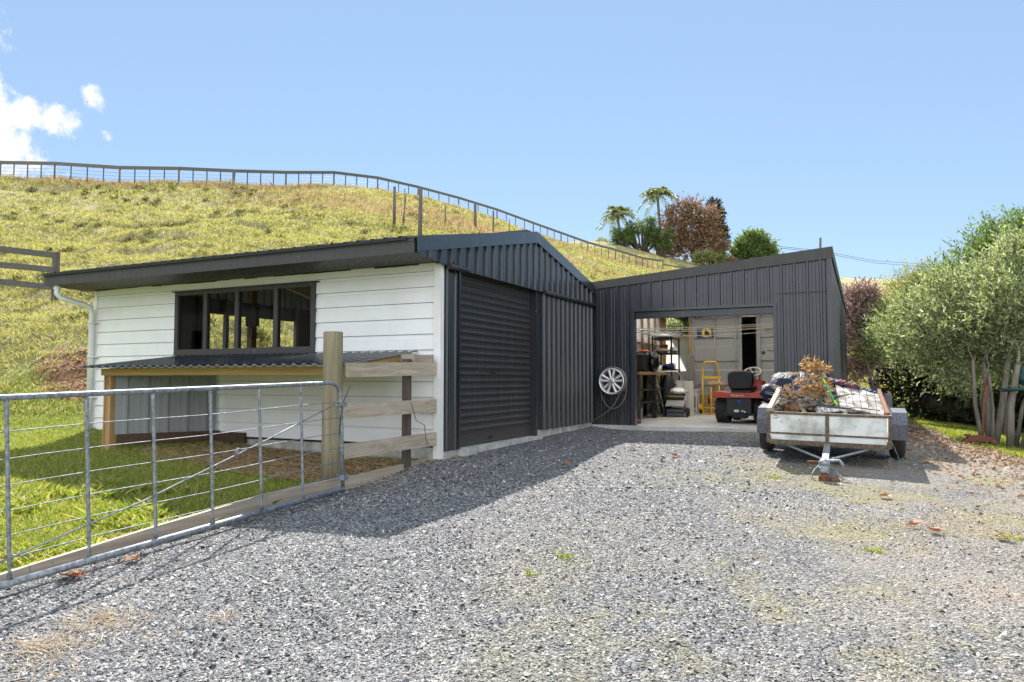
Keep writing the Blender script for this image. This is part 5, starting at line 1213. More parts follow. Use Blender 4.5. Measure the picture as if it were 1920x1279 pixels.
for zz in (z1 - .22, 2.06, 1.25, .8):
    m2 = MB(); m2.box((CX0 - .02, CYF - .04, zz - .035), (CX0 + .17, CYF - .008, zz + .035)); m2.build('hinge', 'cont_grey', LA)
m2 = MB(); m2.box((-2.93, CYF - .10, 1.34), (-2.85, CYF - .058, 1.46)); m2.box((-2.90, CYF - .09, 1.24), (-2.80, CYF - .05, 1.32)); m2.build('lock', 'alloy_dark', LA)
LB, z0, z1 = leaf(-2.44, -1.66, 0, 'door', (-2.35, -1.85))
m2 = MB(); m2.box((-2.47, CYF - .10, 1.50), (-2.36, CYF - .035, 1.72)); m2.box((-2.47, CYF - .13, 1.18), (-2.27, CYF - .02, 1.36)); m2.tube([(-2.42, CYF - .09, .8), (-2.42, CYF - .09, 1.5)], .03, 8); m2.build('lock_box', 'cont_grey', LB)
m2 = MB(); m2.text('RSSU', .17, Matrix.Translation((-2.215, CYF - .0365, 2.63)) @ Matrix.Rotation(PI / 2, 4, 'X'), align='LEFT', sx=.62); m2.build('lettering', 'black', LB)
m2 = MB(); m2.lathe([(0, -.037), (.05, -.037), (.05, -.03)], (-2.27, CYF, 2.08), AX, 14); m2.build('badge', 'alloy_dark', LB)
m2 = MB(); m2.box((-2.18, CYF - .0365, 2.11), (-1.9, CYF - .030, 2.135)); m2.build('scratch', 'rust', LB)
for zz in (.0,):
    m2 = MB(); m2.tube([(-2.78, CYF + .5, 2.77), (-2.42, CYF + .55, 2.79)], .012, 6); m2.build('inner_rail', 'cream_board', ct_)
m2 = MB(); m2.box((-2.80, CYF + .02, CZ1 - .13), (-2.44, CYF + .028, CZ1 - .10)); m2.build('top_strip', 'cream_board', ct_)
sg = thing('poster', 'navy poster with a yellow disc and dark wolf figure on the container door', 'poster', (-3.70, CYF - .04, 2.68))
mb = MB(); mb.box((-3.93, CYF - .043, 2.49), (-3.49, CYF - .037, 2.75)); mb.build('sheet', 'navy', sg)
mb = MB(); cc = Vector((-3.68, CYF - .0435, 2.625)); mb.lathe([(0, 0), (.122, 0), (.124, .0003)], cc, AX, 32, smooth=False); mb.build('disc', 'sign_yellow', sg)
mb = MB(); pl = [(-.02, .10), (.0, .085), (.03, .045), (.065, .0), (.085, -.06), (.07, -.085), (-.05, -.085), (-.045, -.03), (-.06, .0), (-.045, .03), (-.035, .06)]
mb.prism([(cc.x + a, cc.z + b) for a, b in pl], 1, cc.y - .0008, cc.y - .0022); mb.build('wolf_figure', 'black', sg)
mb = MB(); mb.text('LONE WOLF', .052, Matrix.Translation((cc.x, cc.y - .003, 2.525)) @ Matrix.Rotation(PI / 2, 4, 'X')); mb.build('lettering', 'white_paint', sg)

# ================================================================== ride-on mower
mw = thing('ride_on_mower', 'red ride-on mower seen from behind in the shed doorway', 'mower', (-2.14, 14.75, SLZ), (0, 0, math.radians(-3)), local=True)
def wheel(par, x, y, r, w, rimr, hub_='white_paint', lug=True, name='wheel', tn='tyre'):
    mb = MB(); prof = [(rimr, -w / 2), (r * .86, -w / 2), (r * .96, -w * .42), (r, -w * .25), (r, w * .25), (r * .96, w * .42), (r * .86, w / 2), (rimr, w / 2)]
    mb.lathe(prof, (x, y, r), (1, 0, 0), 28)
    if lug:
        for k in range(22):
            a = 2 * PI * k / 22
            for off in (-w * .33, -w * .11, w * .11, w * .33):
                aa = a + off * 2.2 + (PI / 22 if off in (-w * .11, w * .33) else 0); R_ = r + .004; M4 = Matrix.Translation((x + off, y, r)) @ Matrix.Rotation(aa, 4, 'X') @ Matrix.Translation((0, 0, R_)); mb.box((-w * .09, -.022, -.02), (w * .09, .022, .006), None, M4)
    t = mb.build(tn, 'rubber', par)
    m2 = MB(); m2.lathe([(0, -w * .30), (rimr * .4, -w * .32), (rimr * .9, -w * .2), (rimr, -w / 2), (rimr, w / 2), (rimr * .9, w * .2), (rimr * .4, w * .32), (0, w * .3)], (x, y, r), (1, 0, 0), 20); m2.build('rim', hub_, t)
wheel(mw, -.36, .0, .255, .26, .12); wheel(mw, .36, .0, .255, .26, .12); wheel(mw, -.35, 1.15, .19, .15, .09); wheel(mw, .35, 1.15, .19, .15, .09)
mb = MB()
n = 9; prof = []
for sgn in (1,):
    vs = []; rows = [(-.36, .50, .47), (-.33, .585, .50), (-.1, .60, .50), (.25, .58, .49), (.5, .45, .46)]
    for (y, z, hw_) in rows:
        for i in range(n):
            u = -1 + 2 * i / (n - 1); vs.append((u * hw_, y, z + (.035 if abs(u) > .5 else 0) * (1 if -.34 < y < .4 else .3) - (.03 if abs(u) == 1 else 0)))
    mb.smooth = True; mb.add(vs, [(r_ * n + i, r_ * n + i + 1, (r_ + 1) * n + i + 1, (r_ + 1) * n + i) for r_ in range(len(rows) - 1) for i in range(n - 1)]); mb.smooth = False
mb.prism([(-.47, .515), (-.44, .50), (.44, .50), (.47, .515), (.49, .565), (.47, .605), (.30, .61), (.2, .585), (-.2, .585), (-.30, .61), (-.47, .605), (-.49, .565)], 1, -.40, -.33)
for sgn in (-1, 1): mb.prism([(-.36, .53), (.42, .47), (.45, .3), (.42, .3), (.40, .44), (-.36, .50)], 0, sgn * .49 - .01, sgn * .49 + .01)
mb.build('fender', 'red_paint', mw)
mb = MB(); mb.text('Husqvarna', .056, Matrix.Translation((-.02, -.4015, .545)) @ Matrix.Rotation(PI / 2, 4, 'X')); mb.build('lettering', 'white_paint', mw)
mb = MB(); mb.bbox((-.25, -.36, .18), (.24, -.05, .505), .02); mb.box((-.29, -.34, .16), (.28, -.1, .20)); mb.bbox((-.16, -.30, .10), (.12, -.05, .17), .02); rp = mb.build('rear_panel', 'black', mw)
mb = MB(); mb.lathe([(0, -.362), (.042, -.362), (.045, -.355)], (.0, 0, .415), AX, 12); mb.build('sticker', 'blue_plastic', rp)
mb = MB(); mb.box((-.09, -.3615, .225), (-.005, -.356, .27)); mb.box((.045, -.3615, .235), (.08, -.356, .26)); mb.box((.09, -.3615, .215), (.12, -.356, .245)); mb.build_split('warning_label', 'white_paint', rp)
mb = MB(); mb.box((-.17, -.05, .14), (.17, 1.3, .22)); mb.box((-.42, .15, .22), (.42, .75, .26)); mb.build('chassis', 'black', mw)
mb = MB()
vs = []; rows = [(.66, .56, .24), (.72, .86, .25), (1.15, .84, .24), (1.38, .70, .21), (1.42, .30, .2)]
mb.smooth = False
for y, z, w_ in rows: vs += [(-w_, y, z - .03), (-w_ * .7, y, z), (w_ * .7, y, z), (w_, y, z - .03)]
mb.add(vs, [(i * 4 + j, i * 4 + j + 1, i * 4 + 5 + j, i * 4 + 4 + j) for i in range(4) for j in range(3)])
for sgn in (-1, 1): mb.add([(sgn * .24, .66, .25), (sgn * .25, .72, .83), (sgn * .24, 1.15, .81), (sgn * .21, 1.38, .67), (sgn * .2, 1.42, .25)], [(0, 1, 2, 3, 4) if sgn > 0 else (4, 3, 2, 1, 0)])
mb.add([(-.24, .66, .25), (.24, .66, .25), (.25, .71, .84), (-.25, .71, .84)], [(0, 1, 2, 3)]); mb.build('bonnet', 'red_paint', mw)
mb = MB(); st = mb
def seatback(mb, y0, y1, w, z0, z1):
    M4 = Matrix.Rotation(math.radians(-8), 4, 'X'); pts = []; n = 28
    for i in range(n):
        a = 2 * PI * i / n; c_, s_ = math.cos(a), math.sin(a); x = w * math.copysign(abs(c_) ** .45, c_); z = (z0 + z1) / 2 + (z1 - z0) / 2 * math.copysign(abs(s_) ** .45, s_); x *= 1 - .10 * max(0, (z1 - z) / (z1 - z0) - .4); pts.append((x, z))
    rows = []
    for yy, k in ((y0, .90), (y0 + .02, .98), (y0 + .04, 1), (y1 - .03, 1), (y1, .93)): rows.append([(x * k, yy - .05 * (z - z0), (z0 + z1) / 2 + (z - (z0 + z1) / 2) * k) for x, z in pts])
    vs = [p for r_ in rows for p in r_]; mb.smooth = True; mb.add(vs, [(i * n + j, i * n + (j + 1) % n, (i + 1) * n + (j + 1) % n, (i + 1) * n + j) for i in range(4) for j in range(n)]); mb.smooth = False
    mb.add(rows[0], [tuple(range(n))[::-1]]); mb.add(rows[-1], [tuple(range(n))])
seatback(mb, -.22, -.08, .245, .66, 1.015)
mb.bbox((-.22, -.12, .63), (.22, .30, .74), .03); mb.box((-.19, -.14, .60), (.19, .2, .64)); so = mb.build('seat', 'black', mw)
mb = MB(); mb.bbox((-.17, -.215, 1.005), (.12, -.14, 1.022), .006); mb.build('worn_trim', 'rail_wood_x', so)
mb = MB()
mb.lathe([(.165 + .016 * math.cos(t), .016 * math.sin(t)) for t in np.linspace(0, 2 * PI, 9)], (.10, .52, 1.0), (0, -.55, .84), 24); mb.tube([(.10, .52, 1.0), (.09, .66, .78)], .022, 8)
for a in (0, 2.1, 4.2): mb.tube([(.10, .52, 1.0), Vector((.10, .52, 1.0)) + Vector((math.cos(a), math.sin(a) * .84, math.sin(a) * .55)) * .16], .011, 5)
mb.build('steering_wheel', 'cream_board', mw)
mb = MB(); mb.tube([(-.42, .05, .6), (-.43, .0, .72), (-.45, -.02, .78)], [.008, .008, .014], 6); mb.build('lever', 'black', mw)
# ================================================================== push mower
pm = thing('push_mower', 'old grey and black walk-behind mower with a looped handle', 'mower', (-3.86, 16.45, SLZ), (0, 0, math.radians(8)), local=True)
for x, y, r in ((-.26, .0, .11), (.26, .0, .11), (-.24, .62, .09), (.24, .62, .09)):
    wheel(pm, x, y, r, .055, r * .6, 'rust' if x > 0 else 'black', False)
mb = MB(); mb.bbox((-.22, -.04, .09), (.22, .68, .20), .03); mb.box((-.2, .0, .02), (.2, .06, .1)); mb.build('deck', 'alloy_dark', pm)
mb = MB(); mb.add([(-.21, -.12, .26), (.19, -.12, .26), (.22, .10, .38), (-.20, .10, .38), (-.21, -.12, .24), (.19, -.12, .24), (.22, .10, .36), (-.20, .10, .36)], [(0, 1, 2, 3), (7, 6, 5, 4), (0, 4, 5, 1), (1, 5, 6, 2), (2, 6, 7, 3), (3, 7, 4, 0)]); mb.build('rear_flap', 'grey_board', pm)
mb = MB(); mb.bbox((-.22, .08, .33), (.22, .45, .58), .06); mb.build('engine', 'black', pm)
mb = MB(); mb.smooth = True; mb.blob((.02, .30, .56), (.25, .24, .11), 3, 18, 10, .06); mb.blob((.20, .3, .40), (.07, .2, .20), 4, 12, 8, .05); mb.build('cowl', 'bare_zinc', pm)
mb = MB(); mb.tube([(-.24, .03, .47), (.22, .03, .46)], .008, 6); mb.build('guard_rod', 'yellow_paint', pm)
mb = MB(); mb.tube(smooth_path([Vector(p) for p in [(-.27, .05, .15), (-.33, -.12, .55), (-.40, -.25, .90), (-.36, -.28, .99), (-.25, -.3, 1.02), (.03, -.3, 1.03), (.10, -.28, 1.0), (.16, -.2, .85), (.26, .02, .40), (.28, .08, .15)]], 5), .011, 8); mb.build('handle', 'alloy', pm)
mb = MB(); mb.tube(smooth_path([Vector(p) for p in [(-.40, -.25, .90), (-.47, -.24, .84), (-.43, -.24, .74), (-.36, -.22, .72)]], 4), .010, 6); mb.build('grip', 'white_pvc', pm)
# ================================================================== side table, cartons and yellow hand trolley
tb = thing('side_table', 'small white side table with one drawer beside the yellow hand trolley', 'table', (-3.83, 18.1, SLZ), local=True)
mb = MB(); mb.box((-.17, -.17, .585), (.17, .17, .61)); mb.box((-.145, -.135, .44), (.145, .145, .584)); mb.build('top', 'white_paint', tb); mb = MB(); mb.box((-.115, -.13, .12), (.115, .14, .14)); mb.build('shelf', 'white_paint', tb)
mb = MB()
for x in (-.145, .115):
    for y in (-.145, .115): mb.box((x, y, 0), (x + .03, y + .03, .4399))
mb.build_split('leg', 'white_paint', tb)
mb = MB(); mb.box((-.12, -.148, .46), (.12, -.136, .57)); dr = mb.build('drawer', 'white_paint', tb)
mb = MB(); mb.lathe([(0, -.03), (.013, -.026), (.008, -.01), (.008, 0)], (0, -.148, .515), AX, 10); mb.build('knob', 'black', dr)
for i in range(6):
    for j in range(2):
        lab = ['lowest', 'second', 'third', 'fourth', 'fifth', 'topmost'][i]
        if j == 1 and i > 3: continue
        x0 = -3.47 + (0 if j == 0 else -.34); z0_ = SLZ + .12 * i + .002
        mb = MB(); a = random.uniform(-.02, .02); mb.box((x0 + a, 18.45, z0_), (x0 + .31 + a, 18.75, z0_ + .112)); mb.box((x0 + .10 + a, 18.447, z0_ + .04), (x0 + .13 + a, 18.4495, z0_ + .07), 1)
        mb.build('carton', ['cardboard', 'black'], None, (x0 + .15, 18.6, z0_), '%s brown carton of the %s stack behind the yellow hand trolley' % (lab, 'taller' if j == 0 else 'shorter'), None, 'carton', 'flat cartons stacked behind the hand trolley')
mb = MB(); mb.add([(-3.49, 18.42, SLZ + .725), (-3.14, 18.42, SLZ + .73), (-3.12, 18.7, SLZ + .76), (-3.46, 18.72, SLZ + .78), (-3.56, 18.55, SLZ + .80), (-3.3, 18.55, SLZ + .83)], [(0, 1, 5, 4), (1, 2, 5), (2, 3, 5), (3, 4, 5)]); mb.build('crumpled_sheet', 'cardboard', None, (-3.3, 18.6, SLZ + .74), 'crumpled brown cardboard lying on top of the taller carton stack', None, 'cardboard')
tr = thing('hand_trolley', 'yellow hand trolley standing upright before the cartons', 'trolley', (-3.34, 17.95, SLZ), local=True)
mb = MB()
for x in (-.20, .20): mb.tube([(x, .0, .02), (x, .0, .90)], .020, 8); mb.tube([(x * .9, -.02, .04), (x, .09, .35), (x, .02, .62)], .012, 6)
mb.box((-.225, -.022, .87), (.24, .022, .93)); mb.tube([(-.20, .0, .16), (.20, 0, .16)], .014, 8); mb.tube([(.0, -.01, .03), (.0, -.01, .66)], .016, 8)
mb.tube(smooth_path([Vector(p) for p in [(-.19, 0, .92), (-.185, -.02, 1.08), (-.15, -.05, 1.24), (-.10, -.06, 1.275), (.09, -.06, 1.275), (.15, -.05, 1.24), (.185, -.02, 1.08), (.19, 0, .92)]], 5), .019, 8)
mb.box((-.22, -.19, .012), (.22, 0, .024)); mb.box((-.30, .0, .10), (-.21, .06, .24)); mb.build('frame', 'yellow_paint', tr)
for x in (-.27, .27):
    mb = MB(); mb.lathe([(.03, -.02), (.10, -.025), (.11, 0), (.10, .025), (.03, .02)], (x, .10, .11), (1, 0, 0), 18); mb.build('wheel', 'rubber', tr)
# ================================================================== clutter along the left wall
wb = thing('workbench', 'dark timber workbench against the left wall inside the open shed', 'workbench', (-4.45, 15.4, SLZ))
mb = MB(); mb.box((-4.76, 14.4, 1.50), (-4.10, 17.0, 1.56)); mb.build('top', 'stud_z', wb)
mb = MB()
for y in (14.45, 15.7, 16.85):
    for x in (-4.72, -4.2): mb.box((x, y, SLZ), (x + .08, y + .08, 1.4999))
mb.build_split('leg', 'black', wb); mb = MB(); mb.box((-4.74, 14.46, .9), (-4.12, 16.9, .93)); mb.box((-4.74, 14.46, 1.16), (-4.14, 16.9, 1.19)); mb.build_split('shelf', 'black', wb)
mb = MB(); mb.bbox((-4.62, 15.1, 1.562), (-4.18, 15.6, 1.99), .06); o_ = thing('black_bag', 'big black fabric bag sitting on the workbench', 'bag', (-4.4, 15.35, 1.56)); mb.build('body', 'black', o_)
mb = MB(); mb.smooth = True; mb.blob((-4.12, 15.55, 1.78), (.12, .2, .22), 5, 16, 10, .16, 2.2); mb.build('wrapped_side', 'black_gloss', o_)
mb = MB(); mb.bbox((-4.35, 15.15, 1.992), (-4.16, 15.4, 2.03), .015); mb.build('orange_case', 'orange', None, (-4.25, 15.3, 1.99), 'small orange case lying on top of the black bag', None, 'case')
mb = MB(); mb.smooth = True; mb.blob((-4.50, 15.25, 2.02), (.10, .1, .035), 6, 12, 8, .2); mb.build('white_rag', 'white_paint', None, (-4.5, 15.25, 2.0), 'crumpled white rag on top of the black bag', None, 'rag')
rk = thing('shelving_rack', 'tall black slotted shelving rack loaded with clutter', 'shelf', (-4.4, 17.9, SLZ))
for x in (-4.66, -4.20):
    for y in (17.45, 18.25):
        mb = MB(); mb.box((x, y, SLZ), (x + .035, y + .035, 2.46)); mb.build('post', 'black', rk)
for z in (.75, 1.25, 1.62, 2.02, 2.38): mb = MB(); mb.box((-4.68, 17.44, z), (-4.15, 18.3, z + .035)); mb.build('shelf', 'black', rk)
def junk(name, label, cat, c, r, mat, seed, amp=.2, gr='clutter on the shelving rack'):
    mb = MB(); mb.smooth = True; mb.blob(c, r, seed, 14, 9, amp, 2.5); return mb.build(name, mat, None, c, label, None, cat, gr)
junk('cloth_bundle', 'white and grey cloth bundle on the top shelf of the rack', 'bundle', (-4.4, 17.7, 2.47), (.22, .22, .055), 'paper', 1)
junk('cloth_bundle', 'pinkish folded cloth bundle on the second shelf of the rack', 'bundle', (-4.45, 17.65, 2.11), (.17, .2, .06), 'cream_board', 2)
junk('red_cloth', 'small red cloth on the second shelf of the rack', 'cloth', (-4.5, 17.5, 2.07), (.12, .08, .03), 'red_dull', 3)
junk('blue_bundle', 'dark blue bundle on the third shelf of the rack', 'bundle', (-4.28, 17.6, 1.72), (.13, .14, .07), 'blue_plastic', 4)
junk('grey_bundle', 'grey crumpled bundle on the third shelf of the rack', 'bundle', (-4.5, 17.9, 1.70), (.15, .2, .06), 'grey_board', 5)
mb = MB(); mb.bbox((-4.30, 17.75, 2.056), (-4.17, 18.1, 2.20), .02); mb.box((-4.31, 17.74, 2.08), (-4.16, 18.11, 2.11), 1); mb.build('storage_tin', ['white_paint', 'navy'], None, (-4.25, 17.9, 2.06), 'white box with a dark band on the second shelf of the rack', None, 'box')
# long offcuts lying over the rack and the beam, sticking out of it
for i, (a, b, r_, m, lab) in enumerate([((-4.75, 14.2, 2.52), (-4.1, 18.2, 2.50), .018, 'white_pvc', 'white plastic pipe lying across the wall blocks to the rack'), ((-4.78, 14.4, 2.47), (-4.2, 17.9, 2.44), .014, 'cream_board', 'thin pale moulding lying just below the white plastic pipe'),
        ((-4.7, 14.8, 2.50), (-4.0, 17.9, 2.52), .012, 'grey_board', 'thin grey rod lying beside the white plastic pipe')]):
    mb = MB(); mb.tube([a, b], r_, 7); mb.build('pipe', m, None, a, lab, None, 'pipe', 'long offcuts lying along the left wall')
mb = MB(); mb.add([(-4.62, 16.3, 2.44), (-4.12, 16.4, 2.38), (-4.12, 17.4, 2.44), (-4.6, 17.3, 2.52)], [(0, 1, 2, 3)]); mb.add([(-4.62, 16.3, 2.45), (-4.12, 16.4, 2.39), (-4.12, 17.4, 2.45), (-4.6, 17.3, 2.53)], [(3, 2, 1, 0)]); mb.build('metal_sheet', 'grey_steel', None, (-4.4, 16.8, 2.44), 'bent grey metal sheet jutting from the top of the rack', None, 'sheet')
mb = MB(); mb.prism([(-4.22, 2.50), (-4.02, 2.50), (-4.10, 2.66)], 1, 18.1, 18.13); mb.build('black_pennant', 'black', None, (-4.1, 18.1, 2.5), 'black triangular piece standing on the top shelf of the rack', None, 'offcut')
mb = MB(); mb.tube([(-4.74, 14.9, 2.66), (-4.74, 14.9, 3.05)], .05, 10); mb.tube([(-4.74, 14.9, 2.58), (-4.74, 14.9, 2.66)], .02, 8, mi=1); mb.build('grease_gun', ['red_dull', 'alloy_dark'], None, (-4.74, 14.9, 2.6), 'dark red cylinder hanging high on the left wall', None, 'tool')
junk('orange_strap', 'orange strap bunched at the left edge of the doorway', 'strap', (-4.66, 14.35, 2.42), (.05, .05, .1), 'orange', 7, .3, 'things hung on the left wall')
junk('socket_box', 'small white socket box above the workbench', 'socket', (-4.70, 14.75, 1.72), (.06, .03, .06), 'white_pvc', 8, .02, 'things hung on the left wall')
for i, (a, b) in enumerate([((-4.60, 14.9, 2.4), (-4.5, 16.0, 1.9)), ((-4.56, 15.4, 2.42), (-4.62, 15.3, 1.9)), ((-4.4, 16.8, 2.4), (-4.3, 17.3, 1.85))]):
    a, b = Vector(a), Vector(b); mb = MB(); mb.tube(smooth_path([a, a.lerp(b, .4) + Vector((-.06, .05, -.06)), a.lerp(b, .75) + Vector((.08, 0, 0)), b]), .006, 5); mb.build('loose_cord', 'hose', None, a, ['pale cord hanging by the first stud', 'pale cord dangling straight above the black bag', 'pale cord hanging from the rack'][i], None, 'cord', 'cords hanging along the left wall')
for i, (c, sz, mt, lb) in enumerate([((-4.35, 14.6, .56), (.22, .25, .28), 'cardboard', 'brown cardboard box on the floor under the near end of the workbench'), ((-4.4, 15.2, .56), (.2, .22, .22), 'grey_board', 'grey crate on the floor under the workbench'), ((-4.42, 14.7, .94), (.2, .3, .15), 'blue_plastic', 'blue crate on the lower bench shelf'), ((-4.45, 15.3, .94), (.18, .2, .17), 'white_paint', 'white box on the lower bench shelf'),
        ((-4.45, 16.2, 1.57), (.2, .25, .13), 'cardboard', 'brown box on the far end of the workbench'), ((-4.4, 18.0, 1.30), (.2, .25, .2), 'cardboard', 'brown box low on the shelving rack'), ((-4.42, 17.9, .80), (.2, .3, .25), 'grey_board', 'grey box on the lowest shelf of the rack'), ((-4.5, 18.1, 2.075), (.13, .14, .2), 'orange', 'orange box at the back of the second rack shelf')]):
    mb = MB(); mb.bbox((c[0] - sz[0] / 2, c[1] - sz[1] / 2, c[2]), (c[0] + sz[0] / 2, c[1] + sz[1] / 2, c[2] + sz[2]), .008); mb.box((c[0] - sz[0] / 2 - .006, c[1] - sz[1] / 2 - .006, c[2] + sz[2] * .78), (c[0] + sz[0] / 2 + .006, c[1] + sz[1] / 2 + .006, c[2] + sz[2] * 1.02)); mb.build('storage_box', mt, None, c, lb, None, 'box', 'boxes stored along the left wall')
for i, (x, y, z, r_, h, mt, lb) in enumerate([(-4.25, 16.5, 1.562, .07, .16, 'white_paint', 'white tin at the far end of the workbench'), (-4.3, 16.75, 1.562, .06, .13, 'alloy_dark', 'dark tin beside the white tin on the workbench'), (-4.22, 17.62, 1.657, .05, .14, 'red_dull', 'dark red tin on the third rack shelf'), (-4.3, 18.15, 1.657, .06, .15, 'white_paint', 'white tin at the back of the third rack shelf')]):
    mb = MB(); mb.lathe([(0, 0), (r_, 0), (r_, h), (r_ * .96, h), (r_ * .93, h - .008), (0, h - .008)], (x, y, z), (0, 0, 1), 16); mb.build('tin', mt, None, (x, y, z), lb, None, 'tin', 'tins in the open shed')
for i, (y, z, L_, lb) in enumerate([(14.3, 2.15, .55, 'long handled tool hanging nearest the doorway on the left wall'), (14.62, 2.1, .42, 'second tool hanging on the left wall'), (16.0, 2.2, .5, 'tool hanging above the middle of the workbench')]):
    mb = MB(); mb.tube([(-4.78, y, z), (-4.77, y + .03, z - L_)], .015, 6); mb.box((-4.80, y - .05, z - L_ - .12), (-4.76, y + .09, z - L_)); mb.build('hanging_tool', 'old_wood_z', None, (-4.78, y, z), lb, None, 'tool', 'things hung on the left wall')
# poles, rake and boards leaning on the bench
for i, (a, b, r_, m, lab) in enumerate([((1233, 782, 16.3), (1211, 700, 16.8), .022, 'bark', 'nearest pale wooden pole leaning on the workbench'), ((1236, 771, 17.2), (1222, 701, 17.3), .020, 'bare_zinc', 'second leaning pole, standing right of the nearest wooden pole'),
        ((1248, 764, 17.6), (1224, 720, 17.5), .028, 'old_wood_z', 'dark weathered pole leaning behind the pale poles'), ((1232, 781, 16.2), (1219, 745, 16.3), .020, 'bark', 'short leaning pole left of the nearest wooden pole')]):
    a, b = P(*a), P(*b); mb = MB(); mb.tube([a, b], r_, 8); mb.build('pole', m, None, a, lab, None, 'pole', 'poles leaning on the workbench')
gr_ = thing('metal_grille', 'black slatted grille leaning under the workbench', 'grille', (-4.1, 14.0, SLZ))
for k in range(11): mb = MB(); x = -4.34 + .035 * k; mb.tube([(x + .06, 13.75, SLZ + .01), (x - .1, 14.3, 1.12)], .009, 5); mb.build('bar', 'black', gr_)
mb = MB(); mb.tube([(-4.36, 13.74, SLZ + .02), (-3.90, 13.74, SLZ + .02)], .012, 6); mb.build('rail', 'black', gr_); mb = MB(); mb.tube([(-4.46, 14.3, 1.12), (-4.06, 14.3, 1.12)], .012, 6); mb.build('rail', 'black', gr_)
bs_ = thing('black_shelf', 'narrow black shelf unit just inside the left side of the doorway', 'shelf', (-4.1, 13.6, SLZ))
for z in (.62, 1.0, 1.3): mb = MB(); mb.box((-4.55, 13.4, z), (-4.0, 13.9, z + .03)); mb.build('shelf_board', 'black', bs_)
mb = MB(); mb.box((-4.03, 13.38, SLZ), (-3.99, 13.42, 1.42)); mb.box((-4.03, 13.88, SLZ), (-3.99, 13.92, 1.42)); mb.build_split('upright', 'black', bs_)
junk('terracotta_shard', 'orange-brown lump on the floor by the black grille', 'pot', (-3.93, 13.62, SLZ + .045), (.07, .06, .05), 'rust', 9, .3, 'odds and ends on the shed floor')
junk('bench_clutter', 'dark engine part lying on the workbench near the doorway', 'engine part', (-4.35, 14.6, 1.64), (.14, .12, .09), 'black_gloss', 10, .35, 'odds and ends on the shed floor')
mb = MB(); mb.add([(-4.02, 17.3, SLZ), (-3.62, 17.3, SLZ), (-3.66, 17.42, 1.36), (-4.06, 17.42, 1.38), (-4.02, 17.32, SLZ), (-3.62, 17.32, SLZ), (-3.66, 17.44, 1.36), (-4.06, 17.44, 1.38)], [(0, 1, 2, 3), (7, 6, 5, 4), (0, 4, 5, 1), (1, 5, 6, 2), (2, 6, 7, 3), (3, 7, 4, 0)]); mb.build('white_board', 'cream_board', None, (-3.9, 17.3, SLZ), 'cream board leaning behind the walk-behind mower', None, 'board')
mb = MB(); mb.smooth = True; mb.blob((-4.1, 16.7, 1.12), (.17, .2, .42), 12, 14, 10, .12); mb.build('black_jacket', 'black', None, (-4.1, 16.7, .8), 'black jacket hanging off the end of the workbench', None, 'jacket')
mb = MB(); mb.box((-4.14, 18.9, SLZ), (-4.03, 18.95, 2.02)); mb.build('grey_plank', 'grey_steel', None, (-4.1, 18.9, SLZ), 'grey steel plank standing beside the container door', None, 'plank')
for i, (z_, dz, y_) in enumerate([(2.500, -.03, 15.05), (2.475, -.035, 15.1), (2.430, -.03, 15.15), (2.345, -.045, 15.0)]):
    mb = MB(); pts = [Vector((x, y_ + .02 * i, z_ + dz * (1 - ((x + 2.9) / 1.9) ** 2) + (.05 if x > -1.5 else 0) * 0 + .03 * max(0, (x + 2.4)))) for x in np.linspace(-4.75, -.52, 16)]; mb.tube(pts, .0075, 6)
    mb.build('clothes_line', 'rope', None, pts[0], ['topmost pale line strung across the shed doorway', 'second pale line, touching the topmost one', 'third pale line across the shed doorway', 'lowest pale line, hanging apart below the other three'][i], None, 'line', 'pale lines strung across the shed doorway')

# ================================================================== trailer
TL_ = Vector((-.405, 10.15, .455)); TE = (math.radians(4.6), math.radians(1.3), math.radians(.5))
tl = thing('box_trailer', 'small box trailer with dirty white sides loaded with junk', 'trailer', TL_, TE, local=True)
from mathutils import Euler
TM = Matrix.Translation(TL_) @ Euler(TE).to_matrix().to_4x4()
TX, TF, TB, TZ0, TZ1 = .635, -1.10, 1.12, .345, .645
M['trailer_white'] = mottled('trailer_white', (.30, .30, .27), (.64, .66, .63), .5, 0, 5, 0, lo=.30, hi=.56, detail=9)
M['trailer_frame'] = mottled('trailer_frame', (.055, .042, .03), (.17, .125, .085), .75, .1, 24, .3)
M['speckled_guard'] = mottled('speckled_guard', (.055, .055, .07), (.15, .15, .18), .5, .3, 60, .2, lo=.35, hi=.62)
for (a, b) in (((-TX + .03, TF - .008, TZ0 + .065), (-.02, TF + .008, TZ1 - .02)), ((.02, TF - .008, TZ0 + .065), (TX - .03, TF + .008, TZ1 - .02))):
    mb = MB(); mb.box(a, b); mb.build('front_panel', 'trailer_white', tl)
mb = MB(); mb.box((-TX + .03, TF - .009, TZ0 - .02), (TX - .03, TF + .007, TZ0 + .045)); mb.build('lower_panel', 'trailer_white', tl)
for sg_ in (-1, 1): mb = MB(); mb.box((sg_ * TX - .008, TF + .02, TZ0 + .04), (sg_ * TX + .008, TB - .02, TZ1 - .02)); mb.build('side_panel', 'trailer_white', tl)
mb = MB(); mb.box((-TX + .03, TB - .008, TZ0 + .04), (TX - .03, TB + .008, TZ1 - .05)); mb.build('tailgate', 'trailer_white', tl)
fr_ = MB(); e = .018
for x in (-TX, TX):
    fr_.box((x - e, TF - e, TZ0 - .06), (x + e, TF + e, TZ1 + .006)); fr_.box((x - e, TB - e, TZ0 - .06), (x + e, TB + e, TZ1)); fr_.box((x - e, TF + e, TZ1 - .022), (x + e, TB - e, TZ1 + .003)); fr_.box((x - .025, TF + e, TZ0 - .06), (x + .025, TB - e, TZ0 - .01))
fr_.box((-e, TF - e - .002, TZ0 - .02), (e, TF + .012, TZ1 - .004))
